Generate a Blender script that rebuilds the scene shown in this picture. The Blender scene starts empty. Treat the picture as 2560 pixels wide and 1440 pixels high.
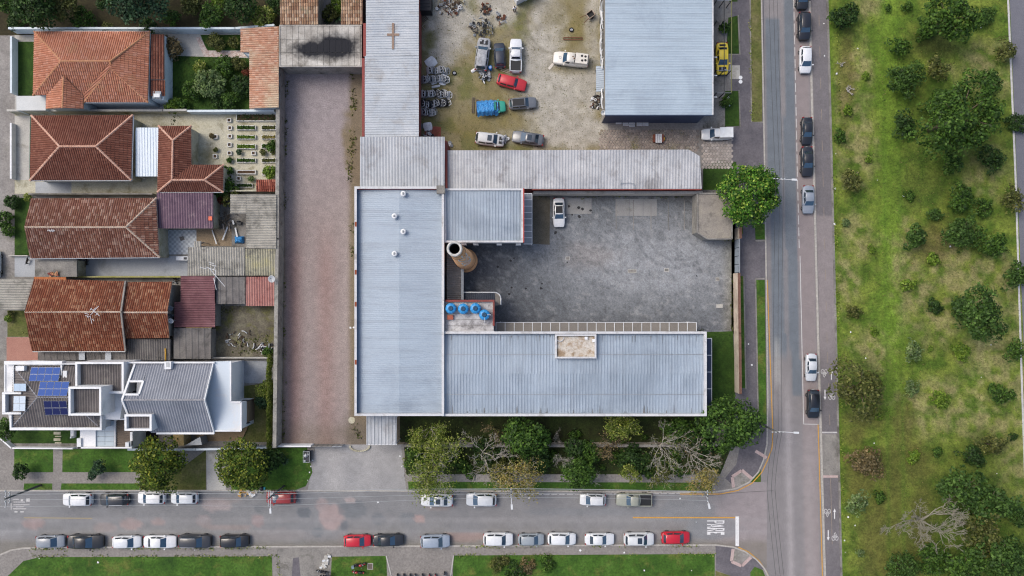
import bpy, math, random
import numpy as np
from mathutils import Vector
from mathutils.geometry import tessellate_polygon

# ------------------------------------------------------------------ camera, sky, sun, exposure
SCN = bpy.context.scene
SPX, HCAM, NX, NY = 17.0, 105.0, 1268.0, 760.0      # photo pixels per metre on the ground, flying height, point straight below
cam_d = bpy.data.cameras.new('camera'); cam = bpy.data.objects.new('camera', cam_d)
SCN.collection.objects.link(cam); SCN.camera = cam
cam.location = (0, 0, HCAM); cam.rotation_euler = (0, 0, 0)
cam_d.sensor_width = 36.0; cam_d.lens = 36.0 * HCAM / (2560.0 / SPX)
cam_d.shift_x = 12.0 / 2560; cam_d.shift_y = 40.0 / 2560
cam_d.clip_start = 1.0; cam_d.clip_end = 3000.0
SUN_EL, SUN_AZ = math.radians(52), math.radians(-62)   # sun stands to the left and a little behind (azimuth clockwise from +Y)
world = bpy.data.worlds.new('World'); SCN.world = world; world.use_nodes = True
wn = world.node_tree.nodes; wl = world.node_tree.links
sky = wn.new('ShaderNodeTexSky'); sky.sky_type = 'NISHITA'; sky.sun_disc = False
sky.sun_elevation = SUN_EL; sky.sun_rotation = SUN_AZ
sky.dust_density = 4.5; sky.air_density = 1.0; sky.ozone_density = 0.7
wl.new(sky.outputs[0], wn['Background'].inputs[0]); wn['Background'].inputs[1].default_value = 0.15
sun_d = bpy.data.lights.new('sun', 'SUN'); sun = bpy.data.objects.new('sun', sun_d); SCN.collection.objects.link(sun)
sun_d.energy = 1.05; sun_d.angle = math.radians(30); sun_d.color = (1.0, 0.965, 0.92)
sd = Vector((math.sin(SUN_AZ) * math.cos(SUN_EL), math.cos(SUN_AZ) * math.cos(SUN_EL), math.sin(SUN_EL)))
sun.rotation_euler = sd.to_track_quat('Z', 'Y').to_euler(); sun.location = sd * 60
vs = SCN.view_settings; vs.view_transform = 'Standard'; vs.look = 'None'; vs.exposure = 0.48; vs.gamma = 1.0
SCN.cycles.use_denoising = True; SCN.cycles.filter_width = 1.15
SCN.cycles.max_bounces = 5; SCN.cycles.diffuse_bounces = 2; SCN.cycles.glossy_bounces = 2; SCN.cycles.transmission_bounces = 4
SCN.cycles.transparent_max_bounces = 6

# ------------------------------------------------------------------ helpers
COL = SCN.collection
ORG = {}
ZB = 0.12                                            # level of the blocks above the carriageway
def P(px, py, h=0.0):
    k = (HCAM - h) / HCAM / SPX
    return Vector(((px - NX) * k, (NY - py) * k, h))
def lin(h, g=1.0):
    h = h.lstrip('#'); o = []
    for i in (0, 2, 4):
        s = int(h[i:i + 2], 16) / 255.0
        o.append((s / 12.92 if s <= 0.04045 else ((s + 0.055) / 1.055) ** 2.4) * g)
    return o
GAIN = 0.80
def C(h, g=None): r = lin(h, GAIN if g is None else g); return (min(r[0], .85), min(r[1], .85), min(r[2], .85), 1.0)
def tag(o, label=None, cat=None, group=None, kind=None):
    if label: o['label'] = label
    if cat: o['category'] = cat
    if group: o['group'] = group
    if kind: o['kind'] = kind
    return o
def thing(name, label, cat, loc=(0, 0, 0), group=None, rz=0.0):
    o = bpy.data.objects.new(name, None); COL.objects.link(o); o.empty_display_size = 0.3
    o.location = loc; o.rotation_euler = (0, 0, rz); ORG[o] = Vector(loc)
    return tag(o, label, cat, group)
def link(name, me, parent=None, mat=None):
    o = bpy.data.objects.new(name, me); COL.objects.link(o)
    if parent is not None: o.parent = parent
    if mat is not None:
        if len(me.materials) == 0: me.materials.append(mat)
        elif me.materials[0] != mat:
            o.material_slots[0].link = 'OBJECT'; o.material_slots[0].material = mat
    return o
def area2(p): return sum(p[i][0] * p[(i + 1) % len(p)][1] - p[(i + 1) % len(p)][0] * p[i][1] for i in range(len(p)))
class MB:
    def __init__(s): s.v = []; s.f = []
    def add(s, vs_, fs):
        b = len(s.v); s.v += [tuple(q) for q in vs_]; s.f += [tuple(i + b for i in f) for f in fs]; return s
    def box(s, x0, y0, z0, x1, y1, z1):
        x0, x1 = min(x0, x1), max(x0, x1); y0, y1 = min(y0, y1), max(y0, y1)
        return s.add([(x0,y0,z0),(x1,y0,z0),(x1,y1,z0),(x0,y1,z0),(x0,y0,z1),(x1,y0,z1),(x1,y1,z1),(x0,y1,z1)],
                     [(3,2,1,0),(4,5,6,7),(0,1,5,4),(1,2,6,5),(2,3,7,6),(3,0,4,7)])
    def bar(s, a, b, w, h):                             # box beam from a to b
        a, b = Vector(a), Vector(b); d = (b - a).normalized()
        up = Vector((0, 0, 1)) if abs(d.z) < .95 else Vector((0, 1, 0))
        r = d.cross(up).normalized(); u = r.cross(d)
        q = []
        for p in (a, b):
            for i, j in ((-1,-1),(1,-1),(1,1),(-1,1)): q.append(p + r * (i * w / 2) + u * (j * h / 2))
        return s.add(q, [(3,2,1,0),(4,5,6,7),(0,1,5,4),(1,2,6,5),(2,3,7,6),(3,0,4,7)])
    def prism(s, poly, z0, z1, bottom=False):
        if area2(poly) < 0: poly = poly[::-1]
        n = len(poly); v = [(p[0], p[1], z0) for p in poly] + [(p[0], p[1], z1) for p in poly]
        f = [(i, (i + 1) % n, (i + 1) % n + n, i + n) for i in range(n)]
        for t in tessellate_polygon([[Vector((p[0], p[1], 0)) for p in poly]]):
            a, b, c = t
            if (poly[b][0]-poly[a][0])*(poly[c][1]-poly[a][1])-(poly[c][0]-poly[a][0])*(poly[b][1]-poly[a][1]) < 0: b, c = c, b
            f.append((a + n, b + n, c + n))
            if bottom: f.append((c, b, a))
        return s.add(v, f)
    def flat(s, poly, z):
        if area2(poly) < 0: poly = poly[::-1]
        f = []
        for t in tessellate_polygon([[Vector((p[0], p[1], 0)) for p in poly]]):
            a, b, c = t
            if (poly[b][0]-poly[a][0])*(poly[c][1]-poly[a][1])-(poly[c][0]-poly[a][0])*(poly[b][1]-poly[a][1]) < 0: b, c = c, b
            f.append((a, b, c))
        return s.add([(p[0], p[1], z) for p in poly], f)
    def tube(s, pts, rad, n=6, cap=True):
        pts = [Vector(p) for p in pts]
        if not hasattr(rad, '__len__'): rad = [rad] * len(pts)
        vs_ = []; fs = []; prev = None
        for i, p in enumerate(pts):
            d = (pts[min(i + 1, len(pts) - 1)] - pts[max(i - 1, 0)])
            d = d.normalized() if d.length > 1e-6 else Vector((0, 0, 1))
            if prev is None: prev = Vector((1, 0, 0)) if abs(d.x) < .8 else Vector((0, 1, 0))
            u = (prev - d * prev.dot(d)); u = u.normalized() if u.length > 1e-4 else d.orthogonal().normalized()
            prev = u; w = d.cross(u)
            for k in range(n):
                a = 2 * math.pi * k / n; vs_.append(p + (u * math.cos(a) + w * math.sin(a)) * rad[i])
        for i in range(len(pts) - 1):
            for k in range(n): fs.append((i*n+k, i*n+(k+1)%n, (i+1)*n+(k+1)%n, (i+1)*n+k))
        if cap: fs += [tuple(range(n - 1, -1, -1)), tuple((len(pts) - 1) * n + k for k in range(n))]
        return s.add(vs_, fs)
    def lathe(s, c, prof, n=20, axis='z', cap=False):
        vs_ = []; fs = []; m = len(prof)
        for r, z in prof:
            for k in range(n):
                a = 2 * math.pi * k / n; x, y = r * math.cos(a), r * math.sin(a)
                vs_.append((c[0]+x, c[1]+y, c[2]+z) if axis == 'z' else (c[0]+x, c[1]+z, c[2]-y))
        for i in range(m - 1):
            for k in range(n): fs.append((i*n+k, i*n+(k+1)%n, (i+1)*n+(k+1)%n, (i+1)*n+k))
        if cap: fs.append(tuple((m - 1) * n + k for k in range(n)))
        return s.add(vs_, fs)
    def mesh(s, name, org=None, smooth=False):
        me = bpy.data.meshes.new(name); v = s.v
        if org is not None: v = [(a[0]-org[0], a[1]-org[1], a[2]-org[2]) for a in v]
        me.from_pydata(v, [], s.f); me.update()
        if smooth: me.polygons.foreach_set('use_smooth', [True] * len(me.polygons))
        return me
    def part(s, name, mat, parent, smooth=False, kind=None, label=None):
        r = parent
        while r.parent is not None: r = r.parent
        o = link(name, s.mesh(name, ORG.get(r), smooth), parent, mat)
        if kind: o['kind'] = kind
        if label: o['label'] = label
        return o
    def top(s, name, mat, label=None, cat=None, group=None, kind=None, smooth=False, origin=None):
        c = origin if origin is not None else s.v[0]
        c = Vector(c); o = link(name, s.mesh(name, c, smooth), None, mat); o.location = c; ORG[o] = c
        return tag(o, label, cat, group, kind)
def np_mesh(name, V, F):
    me = bpy.data.meshes.new(name); n, m, k = len(V), len(F), F.shape[1]
    me.vertices.add(n); me.vertices.foreach_set('co', np.asarray(V, np.float32).ravel())
    me.loops.add(m * k); me.loops.foreach_set('vertex_index', np.asarray(F, np.int32).ravel())
    me.polygons.add(m); me.polygons.foreach_set('loop_start', np.arange(0, m * k, k, dtype=np.int32))
    me.update(calc_edges=True); me.validate(); return me
def copy_tree(o, parent=None):
    c = o.copy(); COL.objects.link(c); c.parent = parent
    for ch in list(o.children): copy_tree(ch, c)
    return c
def pxs(pts, h=0.0): return [tuple(P(a, b, h)[:2]) for a, b in pts]
def rect(x0, y0, x1, y1): return [(x0, y0), (x1, y0), (x1, y1), (x0, y1)]
RNG = random.Random(7)
# value noise on arrays
def _hash(ix, iy, s): 
    n = (ix * 374761393 + iy * 668265263 + s * 1274126177) & 0x7fffffff
    n = ((n ^ (n >> 13)) * 1274126177) & 0x7fffffff
    return ((n ^ (n >> 16)) & 0xffff) / 65535.0
def vnoise(x, y, s=0):
    x = np.asarray(x, float); y = np.asarray(y, float)
    ix = np.floor(x).astype(np.int64); iy = np.floor(y).astype(np.int64); fx = x - ix; fy = y - iy
    fx = fx * fx * (3 - 2 * fx); fy = fy * fy * (3 - 2 * fy)
    a = _hash(ix, iy, s); b = _hash(ix + 1, iy, s); c = _hash(ix, iy + 1, s); d = _hash(ix + 1, iy + 1, s)
    return (a * (1 - fx) + b * fx) * (1 - fy) + (c * (1 - fx) + d * fx) * fy
def fbm(x, y, s=0, o=4):
    t = 0; a = .5
    for i in range(o): t = t + a * vnoise(x * 2 ** i, y * 2 ** i, s + i * 17); a *= .5
    return t / (1 - .5 ** o)
def sstep(a, b, x): t = np.clip((x - a) / (b - a), 0, 1); return t * t * (3 - 2 * t)

# ------------------------------------------------------------------ materials
MATS = {}
def nodes_of(m): m.use_nodes = True; return m.node_tree.nodes, m.node_tree.links, m.node_tree.nodes['Principled BSDF']
def mix_col(n, l, fac, a, b, mode='MIX'):
    x = n.new('ShaderNodeMix'); x.data_type = 'RGBA'; x.blend_type = mode
    for sock, val in ((0, fac), (6, a), (7, b)):
        if hasattr(val, 'is_output'): l.new(val, x.inputs[sock])
        else: x.inputs[sock].default_value = val
    return x.outputs[2]
def ramp(n, l, fac, cols, pos=None, const=False):
    r = n.new('ShaderNodeValToRGB'); e = r.color_ramp.elements
    if const: r.color_ramp.interpolation = 'CONSTANT'
    k = len(cols); pos = pos or [i / max(1, k - 1) for i in range(k)]
    while len(e) < k: e.new(0.5)
    for i in range(k): e[i].position = pos[i]; e[i].color = cols[i]
    l.new(fac, r.inputs[0]); return r.outputs[0]
def noise(n, l, co, scale, detail=4, rough=.6, dist=0.0):
    t = n.new('ShaderNodeTexNoise'); t.inputs['Scale'].default_value = scale; t.inputs['Detail'].default_value = detail
    t.inputs['Roughness'].default_value = rough; t.inputs['Distortion'].default_value = dist
    l.new(co, t.inputs['Vector']); return t.outputs[0]
def coords(n, which='Object'):
    if which == 'World': return n.new('ShaderNodeNewGeometry').outputs['Position']
    return n.new('ShaderNodeTexCoord').outputs[which]
def bump(n, l, b, h, strength=.3, dist=.05):
    q = n.new('ShaderNodeBump'); q.inputs['Strength'].default_value = strength; q.inputs['Distance'].default_value = dist
    l.new(h, q.inputs['Height']); l.new(q.outputs[0], b.inputs['Normal'])
def mat(name, cols, scale=.6, rough=.85, grain=.25, gscale=9.0, bmp=.25, metal=0.0, spec=.3, stain=None, sscale=.25, co='World', lo=.3, hi=.7, streak=None):
    """weathered surface: colours spread by large noise, darker/lighter grain, optional stain colour in patches"""
    if name in MATS: return MATS[name]
    m = bpy.data.materials.new(name); n, l, b = nodes_of(m)
    v = coords(n, co)
    cc = [C(c) if isinstance(c, str) else c for c in cols]
    if len(cc) == 1: cc = cc * 2
    k = len(cc)
    out = ramp(n, l, noise(n, l, v, scale, 5, .62), cc, [lo + (hi - lo) * i / (k - 1) for i in range(k)])
    if stain:
        sf = ramp(n, l, noise(n, l, v, sscale, 6, .68, .4), [(0,0,0,1), (1,1,1,1)], [.52, .70])
        out = mix_col(n, l, sf, out, C(stain))
    if streak:
        mp = n.new('ShaderNodeMapping'); mp.inputs['Scale'].default_value = (streak[0], streak[1], .2); l.new(v, mp.inputs[0])
        sk = noise(n, l, mp.outputs[0], 1.0, 5, .7); a_ = streak[2]
        out = mix_col(n, l, 1.0, out, ramp(n, l, sk, [(1 - a_ * 1.3, 1 - a_ * 1.35, 1 - a_ * 1.4, 1), (1, 1, 1, 1), (1 + a_ * .6,) * 3 + (1,)], [.28, .5, .75]), 'MULTIPLY')
    g = noise(n, l, v, gscale, 3, .75)
    gr = ramp(n, l, g, [(1 - grain,) * 3 + (1,), (1 + grain * .6,) * 3 + (1,)], [.3, .72])
    out = mix_col(n, l, 1.0, out, gr, 'MULTIPLY')
    l.new(out, b.inputs['Base Color'])
    b.inputs['Roughness'].default_value = rough; b.inputs['Metallic'].default_value = metal
    b.inputs['Specular IOR Level'].default_value = spec
    if bmp: bump(n, l, b, g, bmp, .04)
    MATS[name] = m; return m
def vc_mat(name, grain=.3, gscale=5.0, rough=.9, bmp=.4, g2=None):
    """colour comes from the sheet's own surface map, broken up by fine grain"""
    m = bpy.data.materials.new(name); n, l, b = nodes_of(m); v = coords(n, 'World')
    a = n.new('ShaderNodeAttribute'); a.attribute_name = 'Col'
    g = noise(n, l, v, gscale, 3, .8)
    out = mix_col(n, l, 1.0, a.outputs[0], ramp(n, l, g, [(1 - grain,) * 3 + (1,), (1 + grain,) * 3 + (1,)], [.3, .7]), 'MULTIPLY')
    if g2:
        h = noise(n, l, v, g2[0], 4, .7)
        out = mix_col(n, l, 1.0, out, ramp(n, l, h, [(1 - g2[1],) * 3 + (1,), (1 + g2[1],) * 3 + (1,)], [.3, .7]), 'MULTIPLY')
    l.new(out, b.inputs['Base Color']); b.inputs['Roughness'].default_value = rough; b.inputs['Specular IOR Level'].default_value = .25
    bump(n, l, b, g, bmp, .04); return m
def island_mat(name, cols, weather=None, wscale=.5, rough=.85, wl_=.5, wh=.7, moss=None, grain=.15):
    """tiles: every tile its own shade; lichen in patches"""
    m = bpy.data.materials.new(name); n, l, b = nodes_of(m); v = coords(n, 'World')
    r = n.new('ShaderNodeNewGeometry').outputs['Random Per Island']
    cc = [C(c) for c in cols]
    out = ramp(n, l, r, cc, [(i + .5) / len(cc) for i in range(len(cc))])
    w = noise(n, l, v, .12, 4, .6)
    out = mix_col(n, l, 1.0, out, ramp(n, l, w, [(.85, .85, .87, 1), (1.12, 1.1, 1.08, 1)], [.35, .65]), 'MULTIPLY')
    if weather:
        f = noise(n, l, v, wscale, 7, .72, .3)
        ff = ramp(n, l, f, [(0,0,0,1), (1,1,1,1)], [wl_, wh]); out = mix_col(n, l, ff, out, C(weather))
    if moss:
        f = noise(n, l, v, 1.7, 5, .7); ff = ramp(n, l, f, [(0,0,0,1), (.9,.9,.9,1)], [.55, .68]); out = mix_col(n, l, ff, out, C(moss))
    g = noise(n, l, v, 8, 2, .8)
    out = mix_col(n, l, 1.0, out, ramp(n, l, g, [(1 - grain,) * 3 + (1,), (1 + grain,) * 3 + (1,)], [.3, .7]), 'MULTIPLY')
    l.new(out, b.inputs['Base Color']); b.inputs['Roughness'].default_value = rough; b.inputs['Specular IOR Level'].default_value = .25
    MATS[name] = m; return m
def leaf_mat(name, cols, rough=.6, trans=.3, big=None):
    m = bpy.data.materials.new(name); n, l, b = nodes_of(m)
    r = n.new('ShaderNodeNewGeometry').outputs['Random Per Island']
    cc = [C(c, .88) for c in cols]
    out = ramp(n, l, r, cc, [(i + .5) / len(cc) for i in range(len(cc))])
    w = noise(n, l, coords(n, 'Object'), .9, 3, .6)
    out = mix_col(n, l, 1.0, out, ramp(n, l, w, [(.62, .66, .7, 1), (1.3, 1.25, 1.1, 1)], [.35, .65]), 'MULTIPLY')
    l.new(out, b.inputs['Base Color']); b.inputs['Roughness'].default_value = rough; b.inputs['Specular IOR Level'].default_value = .25
    t = n.new('ShaderNodeBsdfTranslucent'); l.new(out, t.inputs[0])
    x = n.new('ShaderNodeMixShader'); x.inputs[0].default_value = trans
    l.new(b.outputs[0], x.inputs[1]); l.new(t.outputs[0], x.inputs[2]); l.new(x.outputs[0], n['Material Output'].inputs[0])
    MATS[name] = m; return m
def paint(name, col, rough=.28, coat=.5, metal=0.0, dirt=.12):
    if name in MATS: return MATS[name]
    m = bpy.data.materials.new(name); n, l, b = nodes_of(m); v = coords(n, 'Object')
    g = noise(n, l, v, 2.2, 5, .7)
    out = mix_col(n, l, 1.0, C(col), ramp(n, l, g, [(1 - dirt,) * 3 + (1,), (1 + dirt * .5,) * 3 + (1,)], [.3, .7]), 'MULTIPLY')
    l.new(out, b.inputs['Base Color']); b.inputs['Roughness'].default_value = rough; b.inputs['Metallic'].default_value = metal
    b.inputs['Coat Weight'].default_value = coat; b.inputs['Coat Roughness'].default_value = .12
    MATS[name] = m; return m
def plain(name, col, rough=.6, metal=0.0, spec=.4): 
    return mat(name, [col], .8, rough, .12, 6, .0, metal, spec, co='Object')

# ribbed or tiled roof plane: convex polygon, ribs run down the slope (or along `along`)
def ribs(mb, poly, pitch, prof, along=None, step=None, lip=.045, lift=0.0, jit=0.0, rnd=None):
    A = np.array([[p[0], p[1], 1.0] for p in poly]); z = np.array([p[2] for p in poly])
    (a, b, c), *_ = np.linalg.lstsq(A, z, rcond=None)
    if along is None:
        d = np.array([-a, -b]); d = d / (np.linalg.norm(d) + 1e-9)
    else: d = np.array(along, float); d = d / np.linalg.norm(d)
    e = np.array([-d[1], d[0]])
    uv = [(p[0] * e[0] + p[1] * e[1], p[0] * d[0] + p[1] * d[1]) for p in poly]
    u0, u1 = min(q[0] for q in uv), max(q[0] for q in uv); n = len(uv)
    def span(u):
        u = min(max(u, u0 + 1e-5), u1 - 1e-5); r = []
        for i in range(n):
            (ua, va), (ub, vb) = uv[i], uv[(i + 1) % n]
            if (ua - u) * (ub - u) <= 0 and abs(ua - ub) > 1e-9: r.append(va + (vb - va) * (u - ua) / (ub - ua))
        return (min(r), max(r)) if r else (0, 0)
    def pt(u, v, h): x = u * e[0] + v * d[0]; y = u * e[1] + v * d[1]; return (x, y, a * x + b * y + c + h + lift)
    nc = int(math.ceil((u1 - u0) / pitch - 1e-6))
    if step is None:
        us = []
        for i in range(nc):
            for t, h in prof:
                u = u0 + (i + t) * pitch
                if u < u1: us.append((u, h))
        us.append((u1, prof[0][1]))
        V = []; F = []
        for u, h in us:
            s0, s1 = span(u); V += [pt(u, s0, h), pt(u, s1, h)]
        for i in range(len(us) - 1): F.append((2*i, 2*i+2, 2*i+3, 2*i+1))
        mb.add(V, F)
    else:
        pr = prof + [(1.0, prof[0][1])]
        for i in range(nc):
            cs = [(min(u0 + (i + t) * pitch, u1), h) for t, h in pr]
            sp = [span(q[0]) for q in cs]
            lo, hi = min(q[0] for q in sp), max(q[1] for q in sp)
            k0 = int(math.floor(lo / step)); k1 = int(math.ceil(hi / step))
            for k in range(k0, k1):
                va, vb = k * step, (k + 1) * step; j = (RNG.random() - .5) * jit
                top = [min(max(va, s[0]), s[1]) for s in sp]; bot = [max(min(vb, s[1]), s[0]) for s in sp]
                if max(bot[q] - top[q] for q in range(len(sp))) < .02: continue
                V = []; m = len(cs)
                for q in range(m):
                    V.append(pt(cs[q][0], top[q], cs[q][1] + j + lip * (top[q] - va) / step))
                for q in range(m):
                    V.append(pt(cs[q][0], bot[q], cs[q][1] + j + lip * (bot[q] - va) / step))
                mb.add(V, [(q, q + 1, m + q + 1, m + q) for q in range(m - 1)])
    return mb
BARREL = [(0, 0), (.22, .085), (.5, .125), (.78, .085)]
LOW = [(0, 0), (.25, .03), (.5, .06), (.75, .03)]
WAVE = [(0, 0), (.25, .055), (.5, .11), (.75, .055)]
TRAP = [(0, 0), (.1, .055), (.3, .055), (.4, 0)]
FINE = [(0, 0), (.1, .02), (.3, .02), (.4, 0)]
def caps(mb, a, b, r=.13, seg=.42):                    # row of overlapping ridge tiles
    a, b = Vector(a), Vector(b); L = (b - a).length; n = max(1, int(L / seg)); d = (b - a) / n
    for i in range(n):
        mb.tube([a + d * i + Vector((0, 0, .01)), a + d * (i + 1.06) + Vector((0, 0, -.01))], [r * .86, r * 1.08], 6)
    return mb
def roof(parent, faces, m_tile, m_cap=None, lines=(), kind='tile', pitch=.27, step=.42, along=None, name='roof', capr=.14):
    """faces: list of 3-D convex polygons; one roof part with a deck below and the tiles/ribs laid on it"""
    deck = MB(); t = MB()
    for f in faces:
        k = len(f); q = [(p[0], p[1], p[2] - .06) for p in f]
        deck.add(q, [tuple(range(k))])
        if kind == 'tile': ribs(t, f, pitch, BARREL, along, step, jit=.02)
        elif kind in ('wave', 'low'): ribs(t, f, pitch, WAVE if kind == 'wave' else LOW, along)
        else: ribs(t, f, pitch, FINE if kind == 'fine' else TRAP, along)
    d = deck.part(name, m_cap or m_tile, parent)
    if kind == 'tile': t.part('roof_tiles', m_tile, d, kind='stuff')
    else: t.part('corrugated_sheet', m_tile, d)
    if lines:
        c = MB()
        for a, b in lines: caps(c, a, b, capr)
        c.part('ridge_tiles', m_cap, d, kind='stuff')
    return d
def wall_line(name, pts, h, t, m, label, cat='wall', cop=None, z0=ZB, group=None, close=False, parent=None):
    """masonry wall along ground pixels, with an optional coping part"""
    q = [P(a, b, 0) for a, b in pts]
    T = parent or thing(name, label, cat, (q[0].x, q[0].y, z0), group)
    mb = MB(); cm = MB()
    for i in range(len(q) - 1):
        a, b = q[i], q[i + 1]; d = (b - a).normalized(); n_ = Vector((-d.y, d.x, 0)) * t / 2
        e = d * (t / 2 if i < len(q) - 2 else 0)
        mb.prism([(a - n_)[:2], (b - n_ + e)[:2], (b + n_ + e)[:2], (a + n_)[:2]], z0 - .3 , z0 + h)
        if cop:
            k = n_ * 1.5
            cm.prism([(a - k)[:2], (b - k + e)[:2], (b + k + e)[:2], (a + k)[:2]], z0 + h + .003, z0 + h + .07, True)
    mb.part('wall', m, T)
    if cop: cm.part('coping', cop, T)
    return T
def slab_px(mb, x0, y0, x1, y1, z0, z1):
    """upright block whose TOP shows at these photo pixels"""
    a = P(x0, y0, z1); b = P(x1, y1, z1); return mb.box(a.x, a.y, z0, b.x, b.y, z1)
# ------------------------------------------------------------------ the ground: one big sheet, roads, blocks, yards
def L3(h): return np.array(lin(h, GAIN))
def mixc(a, b, t): return a * (1 - t[..., None]) + b * t[..., None]
def ell(X, Y, cx, cy, rx, ry, soft=.35, wob=.0, s=3):
    d = np.sqrt(((X - cx) / rx) ** 2 + ((Y - cy) / ry) ** 2)
    if wob: d = d + wob * (fbm(X / 22, Y / 22, s) - .5)
    return 1 - sstep(1 - soft, 1 + soft, d)
def boxm(X, Y, x0, y0, x1, y1, e=2.0):
    return sstep(x0 - e, x0 + e, X) * (1 - sstep(x1 - e, x1 + e, X)) * sstep(y0 - e, y0 + e, Y) * (1 - sstep(y1 - e, y1 + e, Y))
def painted(name, q, cell, z, fn, m, kind='structure', label=None, cat=None):
    (ax, ay), (bx, by), (cx, cy), (dx, dy) = q
    nu = max(2, int(max(math.hypot(bx-ax, by-ay), math.hypot(cx-dx, cy-dy)) / cell)); nv = max(2, int(max(math.hypot(dx-ax, dy-ay), math.hypot(cx-bx, cy-by)) / cell))
    u, v = np.meshgrid(np.linspace(0, 1, nu + 1), np.linspace(0, 1, nv + 1))
    X = (ax*(1-u)+bx*u)*(1-v) + (dx*(1-u)+cx*u)*v; Y = (ay*(1-u)+by*u)*(1-v) + (dy*(1-u)+cy*u)*v
    V = np.stack([(X - NX) / SPX, (NY - Y) / SPX, np.full_like(X, z)], -1).reshape(-1, 3)
    i = np.arange(nv)[:, None] * (nu + 1) + np.arange(nu)[None, :]
    F = np.stack([i, i + nu + 1, i + nu + 2, i + 1], -1).reshape(-1, 4)
    o = V[0].copy(); me = np_mesh(name, V - o, F)
    rgb = np.clip(fn(X, Y), 0.003, .85).reshape(-1, 3)
    at = me.color_attributes.new('Col', 'FLOAT_COLOR', 'POINT')
    at.data.foreach_set('color', np.concatenate([rgb, np.ones((len(rgb), 1))], 1).astype(np.float32).ravel())
    ob = link(name, me, None, m); ob.location = o; ORG[ob] = Vector(o)
    return tag(ob, label, cat, None, kind)
def sheet(name, pts, z, m, label=None): 
    o = MB().flat(pxs(pts), z).top(name, m, kind='structure')
    if label: o['label'] = label
    return o
GRASS_AREAS = []
M_asph = vc_mat('asphalt', .22, 7.0, .9, .3, (.9, .09))
M_soil = vc_mat('yard_soil', .3, 6.5, .95, .4, (1.0, .10))
M_park = vc_mat('meadow', .42, 3.4, .95, .6, (1.0, .28))
M_lawn = mat('lawn', ['#30501a', '#41641f', '#567830'], .35, .95, .45, 3.4, .6, stain='#6c7236', sscale=.3)
M_lawn_d = mat('dark_and_shade_lawn', ['#263f13', '#324e18', '#405a1e'], .4, .95, .45, 3.4, .6)  # deeper green lawn; beside the buildings their shade is painted into it
M_dry = mat('rough_grass', ['#505c28', '#66693a', '#7a7550'], .4, .95, .42, 3.4, .6)
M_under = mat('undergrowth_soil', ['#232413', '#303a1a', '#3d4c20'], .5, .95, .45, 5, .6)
M_pave = mat('pavement_stone', ['#86827e', '#928e8a', '#9e9a95'], .4, .9, .32, 4, .4, stain='#7c7b70')
M_path = mat('dark_asphalt_path', ['#5c5a60', '#69666b', '#757176'], .35, .9, .26, 4, .3)
M_kerb = mat('kerb_stone', ['#a8a49e', '#bab6ae'], 1.2, .9, .3, 5, .3)
M_conc = mat('concrete', ['#a9a8a4', '#bab8b2', '#c6c3bb'], .35, .88, .22, 7, .25, stain='#8d8a7e', sscale=.3)
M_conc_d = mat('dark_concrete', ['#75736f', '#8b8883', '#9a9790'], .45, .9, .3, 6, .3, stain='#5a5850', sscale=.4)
M_conc_y = mat('mossy_concrete', ['#b9b6a4', '#c2bea9', '#9c9678'], .3, .9, .28, 6, .3, stain='#77704e', sscale=.35)
M_tileyard = mat('grey_yard_tiles', ['#9fa4aa', '#a9aeb3'], .3, .7, .15, 6, .15, stain='#8b8f92')
M_earth = mat('dark_earth', ['#2e2a1c', '#3d3824', '#4a4a2a'], .4, .95, .45, 5, .6)
M_mark = mat('road_paint_white', ['#dedede', '#eeeeee'], 1.5, .8, .3, 10, .1)
M_mark_w = mat('worn_paint_white', ['#b9b7b6', '#d5d4d2'], 1.5, .8, .35, 10, .1)
M_yel = mat('road_paint_yellow', ['#c9973f', '#d8a850'], 1.5, .8, .3, 10, .1)
M_fur = mat('block_top', ['#86827e', '#928e89'], .3, .9, .32, 4, .3)

ground = MB().box(-700, -700, -1.0, 700, 700, -.06).top('ground', M_lawn, kind='structure')
# carriageways ---------------------------------------------------------------
def c_road_r(X, Y):
    l = 1907 + .020 * Y
    n = fbm(X / 60, Y / 160, 5); base = mixc(L3('#7a7879'), L3('#8c8888'), n)
    d = X - l
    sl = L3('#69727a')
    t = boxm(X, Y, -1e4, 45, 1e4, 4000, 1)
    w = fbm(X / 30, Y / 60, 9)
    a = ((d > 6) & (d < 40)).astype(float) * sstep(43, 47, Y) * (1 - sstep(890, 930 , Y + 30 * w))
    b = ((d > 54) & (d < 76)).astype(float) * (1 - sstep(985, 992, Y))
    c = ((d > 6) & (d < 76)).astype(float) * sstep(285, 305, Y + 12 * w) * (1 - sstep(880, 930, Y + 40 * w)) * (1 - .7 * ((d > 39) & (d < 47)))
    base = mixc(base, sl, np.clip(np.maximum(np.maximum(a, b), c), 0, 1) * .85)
    pk = ((d > 77) & (d < 114)).astype(float); base = mixc(base, L3('#8d8382'), pk * .8)
    lt = np.exp(-((d - 42) / 9.) ** 2) * sstep(900, 1050, Y); base = mixc(base, L3('#a7a2a2'), lt * .7)
    lt = np.exp(-((d - 18) / 7.) ** 2) * boxm(X, Y, -1e4, 850, 1e4, 960, 20); base = mixc(base, L3('#b0b0ac'), lt * .6)
    lt = np.exp(-((d - 92) / 16.) ** 2) * sstep(1000, 1150, Y); base = mixc(base, L3('#9d9796'), lt * .6)
    return base * (.93 + .16 * fbm(X / 9, Y / 14, 2))[..., None]
painted('road', [(1880, -400), (2045, -400), (2085, 1900), (1912, 1900)], 6, .004, c_road_r, M_asph)
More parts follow.
